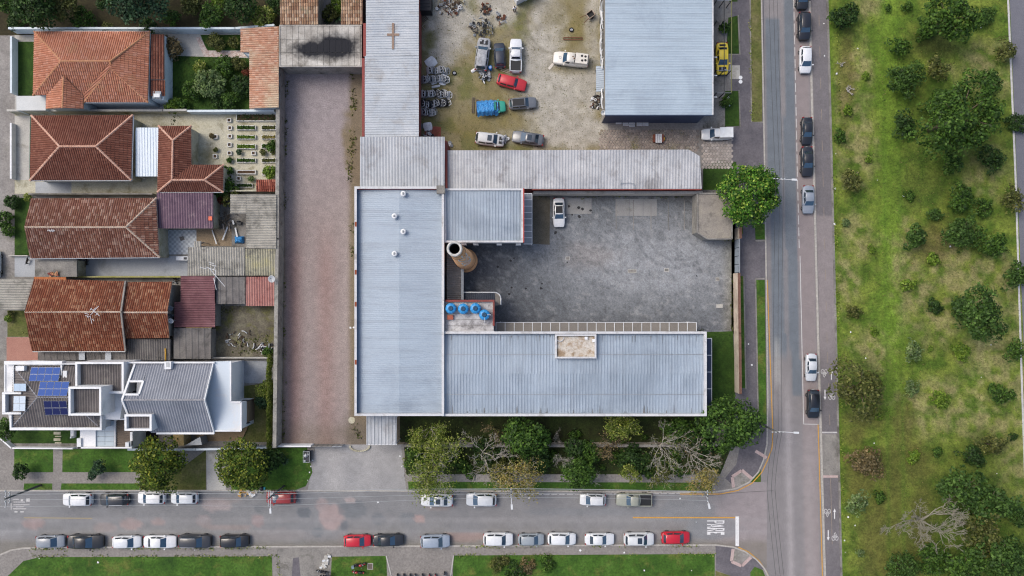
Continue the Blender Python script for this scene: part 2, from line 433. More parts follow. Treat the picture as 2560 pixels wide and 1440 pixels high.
def c_road_b(X, Y):
    n = fbm(X / 90, Y / 30, 11); base = mixc(L3('#78797b'), L3('#898a8b'), n)
    base = mixc(base, L3('#8a8888'), sstep(900, 1250, X) * .35)
    t = ell(X, Y, 1900, 1300, 120, 120, .4); base = mixc(base, L3('#948c8d'), t * .9)
    side = sstep(1325, 1350, Y) ; base = mixc(base, L3('#8e8782'), side * .55 * fbm(X / 50, Y / 40, 4))
    for cx, cy, rx, ry, col, k in [(85,1308,30,14,'#a08a86',.6),(330,1310,28,14,'#a68f8a',.5),(395,1305,18,8,'#a68f8a',.5),(265,1320,30,14,'#a3938e',.4),(540,1262,38,16,'#a59a98',.7),(545,1250,60,7,'#8f8784',.6),
            (645,1302,15,16,'#9d8987',.6),(510,1302,22,14,'#9c8e8c',.4),(570,1318,60,8,'#988a86',.5),(830,1292,32,32,'#a3928f',.85),(805,1262,18,18,'#a0928f',.7),(760,1282,18,14,'#666b70',.8),(795,1330,16,12,'#6b7074',.7),(880,1275,36,22,'#6d7276',.7),(862,1316,12,16,'#686d72',.8),
            (945,1298,20,14,'#6e7378',.6),(1020,1295,22,14,'#70767b',.5),(1048,1298,14,10,'#a98f89',.7),(875,1250,14,8,'#ada09c',.7),(648,1270,14,10,'#676c70',.5),(1160,1342,60,12,'#9a8178',.6),(1500,1280,200,10,'#7b7f84',.4),(1720,1275,70,30,'#7b7f83',.5),(1785,1320,70,30,'#7d8185',.6),(1100,1265,40,10,'#9a8c86',.5),(700,1335,80,14,'#8a8583',.5)]:
        t = ell(X, Y, cx, cy, rx, ry, .12, .5, int(cx)); base = mixc(base, L3(col), t * k)
    for yy, s in ((1300, 0), (1330, 2)):
        t = np.exp(-((Y - yy) / 5.) ** 2) * fbm(X / 120, Y / 40, 20 + s); base = mixc(base, L3('#a2a1a1'), t * .5)
    e = sstep(1350, 1364, Y + 10 * fbm(X / 20, Y / 20, 8)); base = mixc(base, L3('#726e62'), e * .5)
    return base * (.92 + .18 * fbm(X / 12, Y / 9, 6))[..., None]
painted('road', [(-400, 1205), (1917, 1205), (1917, 1420), (-400, 1420)], 6, .010, c_road_b, M_asph)
sheet('road', [(-500, -500), (-30, -500), (-30, 1700), (-500, 1700)], .0, M_path)
def c_cycle(X, Y):
    n = fbm(X / 40, Y / 90, 31); b = mixc(L3('#6a676a'), L3('#777375'), n)
    t = sstep(536, 540, Y) * (1 - sstep(800, 980, Y)); b = mixc(b, L3('#8f8786'), t * .8)
    return b * (.93 + .14 * fbm(X / 10, Y / 12, 7))[..., None]
painted('cycle_path', [(2017, -400), (2060, -400), (2120, 1900), (2077, 1900)], 6, .06, c_cycle, M_asph)
def far_road(X, Y): return np.ones(X.shape + (3,)) * L3('#6f7078') * (.9 + .2 * fbm(X / 30, Y / 60, 3))[..., None]
painted('road', [(2500, -500), (2900, -500), (2960, 1900), (2590, 1900)], 30, .004, far_road, M_asph)
# blocks ---------------------------------------------------------------------
KERB_N = [(-30, 1226), (700, 1226), (1450, 1228), (1700, 1231), (1790, 1229), (1840, 1221), (1872, 1205), (1895, 1180), (1908, 1150), (1917, 1110), (1919, 1000), (1911, 420), (1903, 0), (1895, -450)]
MB().prism(pxs(KERB_N + [(-30, -450)]), -.5, ZB - .004).top('city_block', M_fur, kind='structure')
KERB_S = [(-30, 1405), (0, 1387), (28, 1375), (60, 1370), (160, 1368), (700, 1366), (1240, 1364), (1640, 1362), (1790, 1362), (1832, 1367), (1862, 1378), (1890, 1398), (1910, 1420), (1924, 1448), (1934, 1500), (1940, 1900)]
MB().prism(pxs(KERB_S + [(-30, 1900)]), -.5, ZB - .004).top('city_block', M_fur, kind='structure')
def kerb(name, pts, w=.22, z=ZB + .012, m=M_kerb, par=None):
    mb = MB(); q = [P(a, b) for a, b in pts]; L = []
    for i, p in enumerate(q):
        d = (q[min(i + 1, len(q) - 1)] - q[max(i - 1, 0)]).normalized(); L.append(Vector((-d.y, d.x, 0)) * w / 2)
    for i in range(len(q) - 1):
        a, b = q[i], q[i + 1]
        mb.prism([(a - L[i])[:2], (b - L[i+1])[:2], (b + L[i+1])[:2], (a + L[i])[:2]], -.1, z)
    return mb.top(name, m, kind='structure')
kerb('kerb', KERB_N); kerb('kerb', KERB_S)
kerb('kerb', [(2012, -400), (2023, 0), (2034, 420), (2049, 1000), (2052, 1090), (2062, 1440), (2075, 1900)], .3, .075)
kerb('kerb', [(2058, -400), (2068, 0), (2079, 420), (2093, 1000), (2103, 1440), (2115, 1900)], .3, .105, M_conc_d)
# park -----------------------------------------------------------------------
def c_park(X, Y):
    n = fbm(X / 70, Y / 90, 41, 5); n2 = fbm(X / 24, Y / 24, 44, 4)
    g = mixc(L3('#4c6420'), L3('#6e7c32'), sstep(.3, .7, n2))
    tr = np.exp(-((X - 2218 - .012 * Y) / 34.) ** 2); g = mixc(g, L3('#638029'), tr * .75 * (1 - .6 * sstep(900, 1150, Y)))
    dry = np.zeros_like(X)
    for cx, cy, rx, ry in [(2470,170,60,50),(2140,180,28,60),(2120,250,25,60),(2135,360,40,80),(2420,700,120,60),(2480,740,70,70),(2300,745,45,70),(2140,590,40,40),(2500,900,70,80),(2400,1000,110,40),(2480,1020,90,50),(2440,1040,120,40),(2325,1000,50,30),(2460,430,40,60),(2170,25,30,20),(2550,1150,40,60),(2260,660,30,80),(2115,700,25,60),(2180,880,40,40),(2350,790,40,60),(2380,650,60,60)]:
        dry = np.maximum(dry, ell(X, Y, cx, cy, rx * 1.25, ry * 1.25, .6, 1.3, 7))
    g = mixc(g, L3('#948b62'), dry * sstep(.28, .7, fbm(X / 16, Y / 16, 51)) * .72)
    br = np.zeros_like(X)
    for cx, cy, rx, ry in [(2190,1330,45,110),(2230,1230,40,150),(2210,1400,60,60),(2150,1200,40,60),(2285,1160,50,60),(2140,1085,25,30),(2115,180,20,120),(2330,600,50,50),(2260,1060,30,60),(2330,110,50,30),(2260,1400,40,60),(2160,1050,50,25),(2300,1300,30,120)]:
        br = np.maximum(br, ell(X, Y, cx, cy, rx, ry, .6, 1.0, 9))
    g = mixc(g, L3('#5e5530'), br * .6)
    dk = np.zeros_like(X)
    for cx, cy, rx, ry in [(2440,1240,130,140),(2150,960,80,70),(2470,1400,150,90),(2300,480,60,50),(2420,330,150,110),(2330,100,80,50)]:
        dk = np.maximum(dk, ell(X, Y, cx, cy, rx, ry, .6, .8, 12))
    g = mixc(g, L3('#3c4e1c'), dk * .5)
    for tx in (2205, 2243):
        t = np.exp(-((X - tx - .012 * Y) / 5.) ** 2); g = mixc(g, L3('#4d6a22'), t * .5)
    e = 1 - sstep(2, 16, X - (2068 + .0243 * Y)); g = mixc(g, L3('#55701f'), e * .7)
    return g * (.78 + .44 * n)[..., None]
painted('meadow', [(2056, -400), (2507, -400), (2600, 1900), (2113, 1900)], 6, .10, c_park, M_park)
kerb('kerb', [(2501, -400), (2519, 0), (2538, 455), (2554, 980), (2570, 1440), (2586, 1900)], .28, .125, M_mark_w)
# yards on the north block ----------------------------------------------------
z1, z2, z3 = ZB, ZB + .004, ZB + .008
def c_junk(X, Y):
    n = fbm(X / 45, Y / 45, 61, 5); n2 = fbm(X / 14, Y / 14, 66, 4)
    g = mixc(L3('#938a6e'), L3('#7a724f'), n2)
    gr = sstep(.5, .64, n + .0); g = mixc(g, L3('#5c6330'), gr * .6)
    gv = np.zeros_like(X)
    for cx, cy, rx, ry in [(1370,60,45,110),(1350,180,50,110),(1400,230,110,70),(1120,90,40,70),(1430,330,130,45),(1250,20,60,40),(1460,210,60,70),(1370,300,60,50),(1130,50,60,60),(1480,80,18,90)]:
        gv = np.maximum(gv, ell(X, Y, cx, cy, rx, ry, .6, 1.3, 14))
    g = mixc(g, L3('#a9a59a'), np.clip(gv * (.65 + .9 * n2), 0, 1))
    og = np.zeros_like(X)
    for cx, cy, rx, ry in [(1240,220,50,40),(1190,320,60,40),(1290,310,60,40),(1440,80,50,50),(1400,40,40,40),(1440,170,60,16)]:
        og = np.maximum(og, ell(X, Y, cx, cy, rx, ry, .6, 1.0, 15))
    g = mixc(g, L3('#766b3c'), og * .5)
    for cx, cy, R_ in ((1395, 60, 75), (1372, 70, 62), (1330, 150, 95), (1308, 160, 80)):
        rr = np.hypot(X - cx, (Y - cy)); t = np.exp(-((rr - R_) / 3.) ** 2) * (X < cx); g = mixc(g, L3('#75705f'), t * .5)
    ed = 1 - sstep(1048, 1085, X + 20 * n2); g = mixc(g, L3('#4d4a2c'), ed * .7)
    return g * (.75 + .5 * n2)[..., None]
painted('yard_ground', [(1040, -300), (1520, -300), (1520, 385), (1040, 385)], 5, z1, c_junk, M_soil)
M_court = vc_mat('courtyard_asphalt', .34, 5.0, .92, .45, (.55, .16))
def c_court(X, Y):
    n = fbm(X / 60, Y / 60, 71, 5); g = mixc(L3('#64686c'), L3('#75797d'), n)
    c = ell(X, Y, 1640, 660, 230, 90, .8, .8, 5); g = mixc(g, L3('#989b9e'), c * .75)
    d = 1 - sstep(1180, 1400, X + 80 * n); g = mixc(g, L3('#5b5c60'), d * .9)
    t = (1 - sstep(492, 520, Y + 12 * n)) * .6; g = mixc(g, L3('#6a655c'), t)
    b = sstep(770, 830, Y) * (1 - .4 * n) * .5; g = mixc(g, L3('#62646a'), b)
    r = ell(X, Y, 1480, 640, 60, 30, .7, 1, 3) * .3; g = mixc(g, L3('#958a82'), r)
    e = sstep(1800, 1835, X + 12 * n) * .6; g = mixc(g, L3('#7d7a6c'), e)
    sp = sstep(.62, .7, fbm(X / 7, Y / 7, 75, 3)); g = mixc(g, L3('#4f5154'), sp * .35); lt = sstep(.64, .72, fbm(X / 10, Y / 8, 77, 3)); g = mixc(g, L3('#a5a6a6'), lt * .35)
    for cx, cy, R_ in ((1700, 560, 90), (1690, 565, 104), (1480, 760, 150), (1472, 770, 166)):
        rr = np.hypot(X - cx, Y - cy); t = np.exp(-((rr - R_) / 3.) ** 2) * (Y > cy) * (X < cx + 60); g = mixc(g, L3('#585b5f'), t * .4)
    return g * (.88 + .24 * fbm(X / 8, Y / 8, 73))[..., None]
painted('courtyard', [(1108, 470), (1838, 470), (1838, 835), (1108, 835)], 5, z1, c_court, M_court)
def c_long(X, Y):
    n = fbm(X / 40, Y / 80, 81, 5); g = mixc(L3('#8f8380'), L3('#9b908c'), n)
    t = 1 - sstep(180, 600, Y); g = mixc(g, L3('#96939a'), t * .5)
    p = (np.exp(-((X - 735) / 22.) ** 2) + .8 * np.exp(-((X - 815) / 24.) ** 2)) * sstep(500, 700, Y); g = mixc(g, L3('#8f746e'), np.clip(p, 0, 1) * .75)
    e = np.clip((1 - sstep(708, 724, X + 8 * n)) + sstep(868, 886, X + 6 * n), 0, 1); g = mixc(g, L3('#6d6143'), e * .75)
    t = (1 - sstep(165, 205, Y + 20 * n)); g = mixc(g, L3('#5f5a3c'), t * .7)
    t = ell(X, Y, 872, 360, 14, 70, .6, 1.5, 4); g = mixc(g, L3('#75694c'), t * .8)
    t = sstep(1040, 1100, Y + 30 * n) * .45 + ell(X, Y, 895, 1080, 30, 40, .6, 1.2, 4) * .5; g = mixc(g, L3('#6f665a'), np.clip(t, 0, 1))
    return g * (.88 + .24 * fbm(X / 9, Y / 9, 84))[..., None]
painted('yard_ground', [(700, 160), (1020, 160), (1020, 1110), (698, 1110)], 5, z2, c_long, M_soil)
def c_drive(X, Y):
    n = fbm(X / 40, Y / 40, 91, 5); g = mixc(L3('#8f8f90'), L3('#a2a1a0'), n)
    t = np.exp(-((X - 835) / 20.) ** 2) * .4; g = mixc(g, L3('#b0aeac'), t)
    return g * (.9 + .2 * fbm(X / 7, Y / 7, 94))[..., None]
painted('driveway', [(790, 1112), (1003, 1112), (1016, 1225), (770, 1225)], 5, z2, c_drive, M_asph)
# pavement, paths and lawns along the right street
sheet('pavement', [(1828, -400), (1905, -400), (1917, 1110), (1828, 1110)], z1, M_path)
def lawn(pts, m=M_lawn, z=z2 + .004, dens=5.0, tall=.1):
    GRASS_AREAS.append((pts, dens, tall, z)); return sheet('lawn', pts, z, m)
lawn([(1873, -300), (1903, -300), (1905, 305), (1879, 305)], M_dry)
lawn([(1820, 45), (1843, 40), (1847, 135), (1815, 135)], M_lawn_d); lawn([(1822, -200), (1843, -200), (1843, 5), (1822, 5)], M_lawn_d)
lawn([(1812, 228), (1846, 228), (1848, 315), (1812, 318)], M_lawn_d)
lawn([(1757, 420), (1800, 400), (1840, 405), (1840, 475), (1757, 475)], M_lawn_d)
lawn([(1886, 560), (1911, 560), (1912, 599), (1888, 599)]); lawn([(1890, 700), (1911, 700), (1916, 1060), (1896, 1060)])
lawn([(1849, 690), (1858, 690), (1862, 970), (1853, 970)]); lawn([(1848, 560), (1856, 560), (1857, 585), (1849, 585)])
lawn([(1763, 830), (1832, 828), (1838, 975), (1830, 1075), (1763, 1060)], M_lawn_d)  # shade of the long wing painted as darker grass
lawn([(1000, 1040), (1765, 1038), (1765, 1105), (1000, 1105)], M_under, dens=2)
for pts in ([(1879, -300), (1873, -300), (1879, 305), (1905, 305)],): pass
for ln in ([(1871, -300), (1878, 306), (1907, 306)], [(1845, 38), (1849, 137), (1822, 137)], [(1847, 226), (1850, 318), (1815, 318)], [(1888, 697), (1914, 697)], [(1888, 697), (1895, 1062)], [(1888, 602), (1912, 602)], [(1859, 690), (1864, 972)]):
    kerb('garden_edging', ln, .2, ZB + .03, M_conc_d)
sheet('concrete_pad', rect(1824, 164, 1849, 198), z3, M_conc)
sheet('painted_shade_paving', [(1780, -300), (1822, -300), (1815, 320), (1756, 320)], z2 - .002, M_conc_d)  # dark concrete tone paints in the warehouse shade
# bottom frontage
sheet('driveway', [(516, 1125), (540, 1122), (560, 1140), (566, 1225), (518, 1225)], z3, M_conc)
lawn([(37, 1119), (134, 1119), (134, 1180), (37, 1180)]); lawn([(158, 1122), (440, 1122), (440, 1180), (157, 1180)])
lawn([(62, 1208), (132, 1208), (132, 1224), (60, 1224)]); lawn([(155, 1208), (350, 1208), (350, 1224), (153, 1224)])
lawn([(352, 1180), (440, 1180), (516, 1124), (516, 1224), (352, 1224)], M_dry)
lawn([(566, 1120), (768, 1118), (782, 1180), (765, 1215), (740, 1224), (580, 1224)], M_lawn)
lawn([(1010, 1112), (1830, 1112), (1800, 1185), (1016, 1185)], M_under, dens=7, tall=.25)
lawn([(1020, 1204), (1780, 1206), (1780, 1226), (1022, 1224)], M_lawn)
sheet('pavement', [(1010, 1186), (1800, 1186), (1800, 1205), (1015, 1203)], z2, M_pave)
def corner(pts, z, m): return sheet('pavement', pts, z, m)
corner([(1850, 1110), (1917, 1110), (1908, 1150), (1893, 1180), (1870, 1204), (1838, 1218), (1812, 1195), (1840, 1160)], z2, M_path)
corner([(1788, 1363), (1832, 1368), (1860, 1378), (1888, 1398), (1908, 1420), (1880, 1440), (1830, 1440), (1790, 1425)], z2, M_path)
sheet('kerb_ramp', [(1832, 1190), (1854, 1174), (1880, 1197), (1862, 1210), (1838, 1220)], z3, M_pave)
sheet('kerb_ramp', [(1830, 1370), (1868, 1380), (1880, 1395), (1852, 1412), (1828, 1402)], z3, M_pave)
M_pink = mat('pink_tactile_paving', ['#b59f9b', '#c4b0ab'], 1, .9, .25, 6, .3)
def strip(name, a, b, w, z, m, top=True, label=None, cat=None, par=None, h=.003):
    A, B = P(*a), P(*b); d = (B - A).normalized(); n_ = Vector((-d.y, d.x, 0)) * w / 2
    return [(A - n_)[:2], (B - n_)[:2], (B + n_)[:2], (A + n_)[:2]]
tp = thing('tactile_paving', 'pink tactile strip around the kerb ramp at the upper street corner', 'paving', P(1850, 1195, z3))
for a, b in (((1833, 1218), (1830, 1192)), ((1830, 1191), (1853, 1176)), ((1854, 1175), (1879, 1196)), ((1888, 1127), (1916, 1144))):
    MB().flat(strip('x', a, b, .45, 0, None), z3 + .006).part('strip', M_pink, tp)
tp = thing('tactile_paving', 'pink tactile strip around the kerb ramp at the lower street corner', 'paving', P(1850, 1400, z3))
for a, b in (((1832, 1372), (1828, 1402)), ((1828, 1403), (1853, 1414)), ((1854, 1414), (1877, 1392))):
    MB().flat(strip('x', a, b, .45, 0, None), z3 + .006).part('strip', M_pink, tp)
# south block
lawn([(20, 1440), (60, 1402), (100, 1392), (680, 1390), (692, 1700), (-20, 1700)]); lawn([(830, 1391), (966, 1389), (978, 1700), (815, 1700)])
lawn([(1134, 1388), (1786, 1384), (1788, 1700), (1122, 1700)]); lawn([(1886, 1416), (1906, 1424), (1920, 1460), (1925, 1700), (1880, 1700), (1875, 1430)])
lawn([(1788, 1426), (1830, 1440), (1850, 1700), (1790, 1700)], M_dry)
kerb('garden_edging', [(966, 1389), (980, 1445), (984, 1600)], .16, ZB + .05, M_conc); kerb('garden_edging', [(1134, 1388), (1126, 1445), (1120, 1600)], .16, ZB + .05, M_conc)
sheet('driveway', [(693, 1370), (826, 1370), (816, 1700), (700, 1700)], z2, M_conc_d)
sheet('oil_stain', [(733, 1395), (748, 1392), (752, 1440), (745, 1600), (725, 1600), (730, 1440)], z3, M_path)
# cycle path patch of concrete
sheet('concrete_pad', [(2053, 1085), (2094, 1085), (2096, 1190), (2057, 1190)], .066, M_conc_d)
# house plots
sheet('house_plot', rect(38, 80, 697, 283), z1, M_conc); sheet('house_plot', rect(36, 284, 697, 485), z1, M_conc_y)
sheet('house_plot', rect(22, 486, 697, 694), z1, M_conc_d); sheet('house_plot', rect(-20, 695, 697, 900), z1, M_conc_d)
sheet('house_plot', rect(-20, 901, 697, 1118), z1, M_conc_d)
sheet('woodland_floor', [(-30, -450), (700, -450), (700, 77), (-30, 90)], z2, M_earth)
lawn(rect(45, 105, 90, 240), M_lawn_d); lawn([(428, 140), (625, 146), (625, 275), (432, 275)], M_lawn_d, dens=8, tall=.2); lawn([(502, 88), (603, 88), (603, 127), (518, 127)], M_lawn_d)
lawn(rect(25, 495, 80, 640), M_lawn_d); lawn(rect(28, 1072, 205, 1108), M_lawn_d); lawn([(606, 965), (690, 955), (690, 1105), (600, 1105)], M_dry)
sheet('paved_yard', rect(195, 640, 470, 690), z3, M_tileyard); sheet('paved_yard', rect(28, 637, 90, 692), z3, M_tileyard)
sheet('paved_yard', rect(588, 902, 682, 958), z3, M_tileyard); sheet('paved_yard', rect(375, 100, 430, 260), z3, M_tileyard)
sheet('paved_yard', rect(210, 256, 420, 280), z3, M_tileyard)
sheet('side_passage', rect(35, 290, 78, 450), z2, M_conc); sheet('side_passage', rect(90, 455, 180, 485), z2, M_tileyard)
M_stonepath = mat('pink_white_crazy_paving', ['#9b7f78', '#e0d6cf', '#b59a90', '#efe8e2'], 2.4, .9, .3, 8, .4)
sheet('stone_path', [(490, 95), (500, 92), (520, 127), (625, 129), (625, 143), (512, 143)], z3 + .004, M_stonepath)
sheet('brick_terrace', rect(18, 843, 96, 902), z3, mat('brick_paving', ['#a5776a', '#b08374'], .8, .9, .3, 8, .4))
sheet('rough_patch', rect(20, 776, 80, 842), z2, M_dry)
M_check = bpy.data.materials.new('checker_yard_tiles'); n_, l_, b_ = nodes_of(M_check)
ck = n_.new('ShaderNodeTexChecker'); ck.inputs['Scale'].default_value = 2.9; ck.inputs[1].default_value = C('#c9cfd2'); ck.inputs[2].default_value = C('#a9b0b5'); l_.new(coords(n_, 'World'), ck.inputs[0])
l_.new(mix_col(n_, l_, 1.0, ck.outputs[0], ramp(n_, l_, noise(n_, l_, coords(n_, 'World'), 2, 5), [(.8,.8,.8,1), (1.1,1.1,1.1,1)], [.3,.7]), 'MULTIPLY'), b_.inputs['Base Color']); b_.inputs['Roughness'].default_value = .7
sheet('paved_yard', rect(402, 575, 492, 636), z3, M_check)
sheet('rough_patch', rect(492, 572, 580, 615), z3, mat('bare_soil', ['#8d7c66', '#a08f78'], .6, .95, .35, 6, .5)); sheet('rough_patch', rect(538, 765, 692, 893), z3, mat('mossy_ground', ['#4c4740', '#6d685a', '#8d8a74'], .35, .95, .4, 5, .6, stain='#6f6f35', sscale=.5))
# hexagon paving blocks
M_hex = island_mat('hexagon_blocks', ['#8f877f', '#a49b92', '#7f7770', '#968c84'], '#6b6a40', .3, .9, .52, .7)
M_hex_l = island_mat('pale_hexagon_blocks', ['#a8a098', '#b5ada5', '#989088', '#bdb5ad'], '#6b6a40', .3, .9, .6, .75)
def hexes(x0, y0, x1, y1, m, r=.27, skip=None):
    a, b = P(x0, y1), P(x1, y0); mb = MB(); j = 0; y = a.y
    while y < b.y:
        x = a.x + (r * .87 if j % 2 else 0)
        while x < b.x:
            if not (skip and skip(x, y)):
                zz = z3 + .03 + RNG.uniform(-.008, .008)
                q = [(x + math.cos(math.radians(60*k+30)) * r * .9, y + math.sin(math.radians(60*k+30)) * r * .9) for k in range(6)]
                q2 = [(x + math.cos(math.radians(60*k+30)) * r * .7, y + math.sin(math.radians(60*k+30)) * r * .7) for k in range(6)]
                mb.add([(*p, z3) for p in q] + [(*p, zz) for p in q2], [tuple(range(6, 12))] + [(k, (k+1)%6, 6+(k+1)%6, 6+k) for k in range(6)])
            x += r * 1.74
        y += r * 1.5; j += 1
    o = mb.top('hexagon_paving', m, kind='stuff'); tag(o, 'hexagonal concrete paving blocks in the yard' if m is M_hex else 'pale hexagonal paving blocks under the white van', 'paving')
hexes(1500, 322, 1744, 376, M_hex, skip=lambda x, y: (x < P(1545, 0).x and y < P(0, 340 + 0 ).y and RNG.random() < .0) or (x - P(1500, 0).x) < (P(0, 330).y - y) * 0 - 1)
hexes(1757, 330, 1829, 419, M_hex_l)
# road markings ----------------------------------------------------------------
def line_mark(name, pts, w, m, label, cat='road marking', z=.018, dash=None):
    T = thing(name, label, cat, P(*pts[0], z)); q = [P(a, b) for a, b in pts]
    for i in range(len(q) - 1):
        a, b = q[i], q[i + 1]; d = (b - a).normalized(); n_ = Vector((-d.y, d.x, 0)) * w / 2; Lg = (b - a).length
        if dash is None: MB().prism([(a-n_)[:2], (b-n_)[:2], (b+n_)[:2], (a+n_)[:2]], z - .004, z).part('stripe', m, T)
        else:
            t = 0
            while t < Lg:
                s, e = a + d * t, a + d * min(t + dash[0], Lg); MB().prism([(s-n_)[:2], (e-n_)[:2], (e+n_)[:2], (s+n_)[:2]], z - .004, z).part('dash', m, T); t += dash[0] + dash[1]
    return T
line_mark('edge_line', [(1983, -60), (1993, 420), (1998, 620)], .12, M_mark_w, 'broken white line beside the parking lane of the right street', dash=(1.3, .45))
line_mark('parking_box', [(2000, 640), (2009, 1060), (2049, 1061)], .12, M_mark_w, 'thin white line closing the parking lane of the right street')
line_mark('edge_line', [(1918, 700), (1932, 1080), (1930, 1120), (1918, 1152), (1905, 1180), (1880, 1208), (1845, 1226), (1800, 1235), (1700, 1235)], .14, M_yel, 'yellow kerb line curving round the upper street corner')
line_mark('edge_line', [(1846, 1368), (1872, 1380), (1898, 1402), (1916, 1428), (1926, 1450), (1934, 1500)], .14, M_yel, 'yellow kerb line curving round the lower street corner')
line_mark('edge_line', [(2045, 1060), (2048, 1150), (2056, 1440), (2066, 1700)], .14, M_yel, 'yellow line beside the cycle path below the last parked car')
line_mark('centre_line', [(1582, 1294), (1838, 1294)], .18, M_yel, 'yellow centre line leading to the stop line')
line_mark('stop_line', [(1843, 1291), (1843, 1365)], .52, M_mark, 'broad white stop line across the lower street')
line_mark('edge_line', [(1300, 1236), (1700, 1234)], .1, M_mark_w, 'faint broken white line along the upper kerb of the lower street', dash=(.9, .25))
line_mark('edge_line', [(60, 1294), (230, 1296)], .16, mat('worn_paint_yellow', ['#9c9480', '#a89a78'], 1.5, .9, .3, 9, .1), 'worn yellow centre line at the left end of the lower street')
line_mark('lane_line', [(2045, -40), (2057, 440), (2068, 880), (2075, 1082)], .08, mat('worn_paint_tan', ['#8a8078', '#9c9080'], 1.5, .9, .3, 9, .1), 'faint broken tan line down the middle of the cycle path', z=.072, dash=(1.6, 3.0))
line_mark('lane_line', [(2076, 1195), (2080, 1360)], .08, MATS['worn_paint_tan'], 'faint tan line on the lower stretch of the cycle path', z=.072)
# PARE (stop) painted on the road, tops of the letters towards the junction
tp = thing('road_lettering', 'white stretched PARE lettering painted before the stop line', 'road marking', P(1790, 1320, .018))
def lettr(name, polys):
    mb = MB()
    for pl in polys: mb.prism(pxs(pl), .014, .019)
    mb.part('letter', M_mark, tp, label='painted letter ' + name)
x0, x1 = 1768, 1811
lettr('P', [[(x0, 1301), (x1, 1301), (x1, 1303.4), (x0, 1303.4)], [(1786, 1303.3), (1791, 1303.3), (1791, 1308.6), (1787, 1307.5)], [(1787, 1306.6), (x1, 1306.6), (x1 - 1, 1308.8), (1789, 1308.8)], [(1807, 1303.3), (x1, 1303.3), (x1, 1307), (1807, 1307)]])
lettr('A', [[(x0, 1309.8), (x0, 1312), (x1, 1315.2), (x1, 1312.8)], [(x0, 1317), (x0, 1319.2), (x1, 1315.6), (x1, 1313.2)], [(1777, 1311.4), (1780, 1311.7), (1780, 1318), (1777, 1318.2)]])
lettr('R', [[(x0, 1320.2), (x1, 1320.2), (x1, 1322.4), (x0, 1322.4)], [(x0, 1326), (x0, 1328.2), (1789, 1324.4), (1789, 1322.4)], [(1787, 1325.2), (x1, 1325.2), (x1 - 1, 1327.6), (1789, 1327.6)], [(1786, 1322.3), (1791, 1322.3), (1791, 1326.5), (1787, 1325.6)], [(1807, 1322.3), (x1, 1322.3), (x1, 1326), (1807, 1326)]])
lettr('E', [[(x0, 1329.4), (x1, 1329.4), (x1, 1331.6), (x0, 1331.6)], [(x0, 1331.5), (1776, 1331.5), (1776, 1336.8), (x0, 1336.8)], [(1802, 1331.5), (x1, 1331.5), (x1, 1336.8), (1802, 1336.8)], [(1786, 1331.5), (1793, 1331.5), (1793, 1333.2), (1786, 1333.2)]])
# cycle-path symbols
def arrow(x, y, up, label):
    T = thing('arrow_marking', label, 'road marking', P(x, y, .072)); s = -1 if up else 1
    MB().prism(pxs([(x-1.1, y - s*13), (x+1.1, y - s*13), (x+1.1, y + s*5), (x-1.1, y + s*5)]), .067, .073).part('shaft', M_mark, T)
    MB().prism(pxs([(x-3.6, y + s*4.5), (x+3.6, y + s*4.5), (x, y + s*13)]), .067, .074).part('arrowhead', M_mark, T)
def bike_mark(x, y, up, label):
    T = thing('bicycle_marking', label, 'road marking', P(x, y, .072)); s = -1 if up else 1; mb = MB()
    for w in (-4.2, 4.2):
        c = P(x + w, y + s * 5); o_ = [(c.x + math.cos(a) * .26, c.y + math.sin(a) * .38) for a in np.linspace(0, 2 * math.pi, 13)[:-1]]; i_ = [(c.x + math.cos(a) * .17, c.y + math.sin(a) * .27) for a in np.linspace(0, 2 * math.pi, 13)[:-1]]
        m2 = MB().add([(*p, .073) for p in o_] + [(*p, .073) for p in i_], [(k, (k+1)%12, 12+(k+1)%12, 12+k) for k in range(12)]); m2.part('wheel', M_mark_w, T)
    for a, b in (((x-4.2, y+s*5), (x-1, y-s*1)), ((x-1, y-s*1), (x+3, y-s*2)), ((x+3, y-s*2), (x+4.2, y+s*5)), ((x-1, y-s*1), (x+.5, y+s*5)), ((x+.5, y+s*5), (x+3, y-s*2)), ((x-2.5, y-s*4), (x-.5, y-s*1)), ((x-2.5, y-s*5), (x+1.5, y-s*9)), ((x+3, y-s*2), (x+2.6, y-s*6))):
        mb.prism(strip('x', a, b, .12, 0, None), .067, .074)
    mb.part('frame', M_mark_w, T)
arrow(2078, 936, True, 'white arrow pointing up on the cycle path beside the silver saloon'); arrow(2062, 987, False, 'white arrow pointing down on the cycle path beside the black hatchback')
bike_mark(2060, 934, True, 'worn white bicycle symbol beside the silver saloon'); bike_mark(2079, 988, False, 'worn white bicycle symbol beside the black hatchback')
arrow(2086, 1284, True, 'white arrow pointing up on the lower cycle path'); arrow(2070, 1338, False, 'white arrow pointing down on the lower cycle path')
bike_mark(2068, 1283, True, 'white bicycle symbol opposite the street junction'); bike_mark(2087, 1340, False, 'white bicycle symbol at the lower end of the cycle path')
line_mark('cross_line', [(2053, 1081), (2094, 1081)], .22, M_mark_w, 'pale line above the concrete patch of the cycle path', z=.072); line_mark('cross_line', [(2056, 1191), (2096, 1191)], .35, MATS['pink_tactile_paving'], 'pinkish line below the concrete patch of the cycle path', z=.072)
tp = thing('road_lettering', 'worn white lettering on the road at the left edge', 'road marking', P(45, 1266, .018))
for k, (a, b, c, d) in enumerate([(32,1247,47,1249),(66,1246,75,1254),(34,1254,62,1256),(27,1258,29,1274),(34,1261,74,1263),(40,1266,60,1268),(33,1271,66,1273),(36,1278,44,1281),(51,1278,60,1281),(52,1248,58,1253)]):
    MB().prism(pxs(rect(a, b, c, d)), .014, .019).part('stroke', MATS['worn_paint_white'], tp)
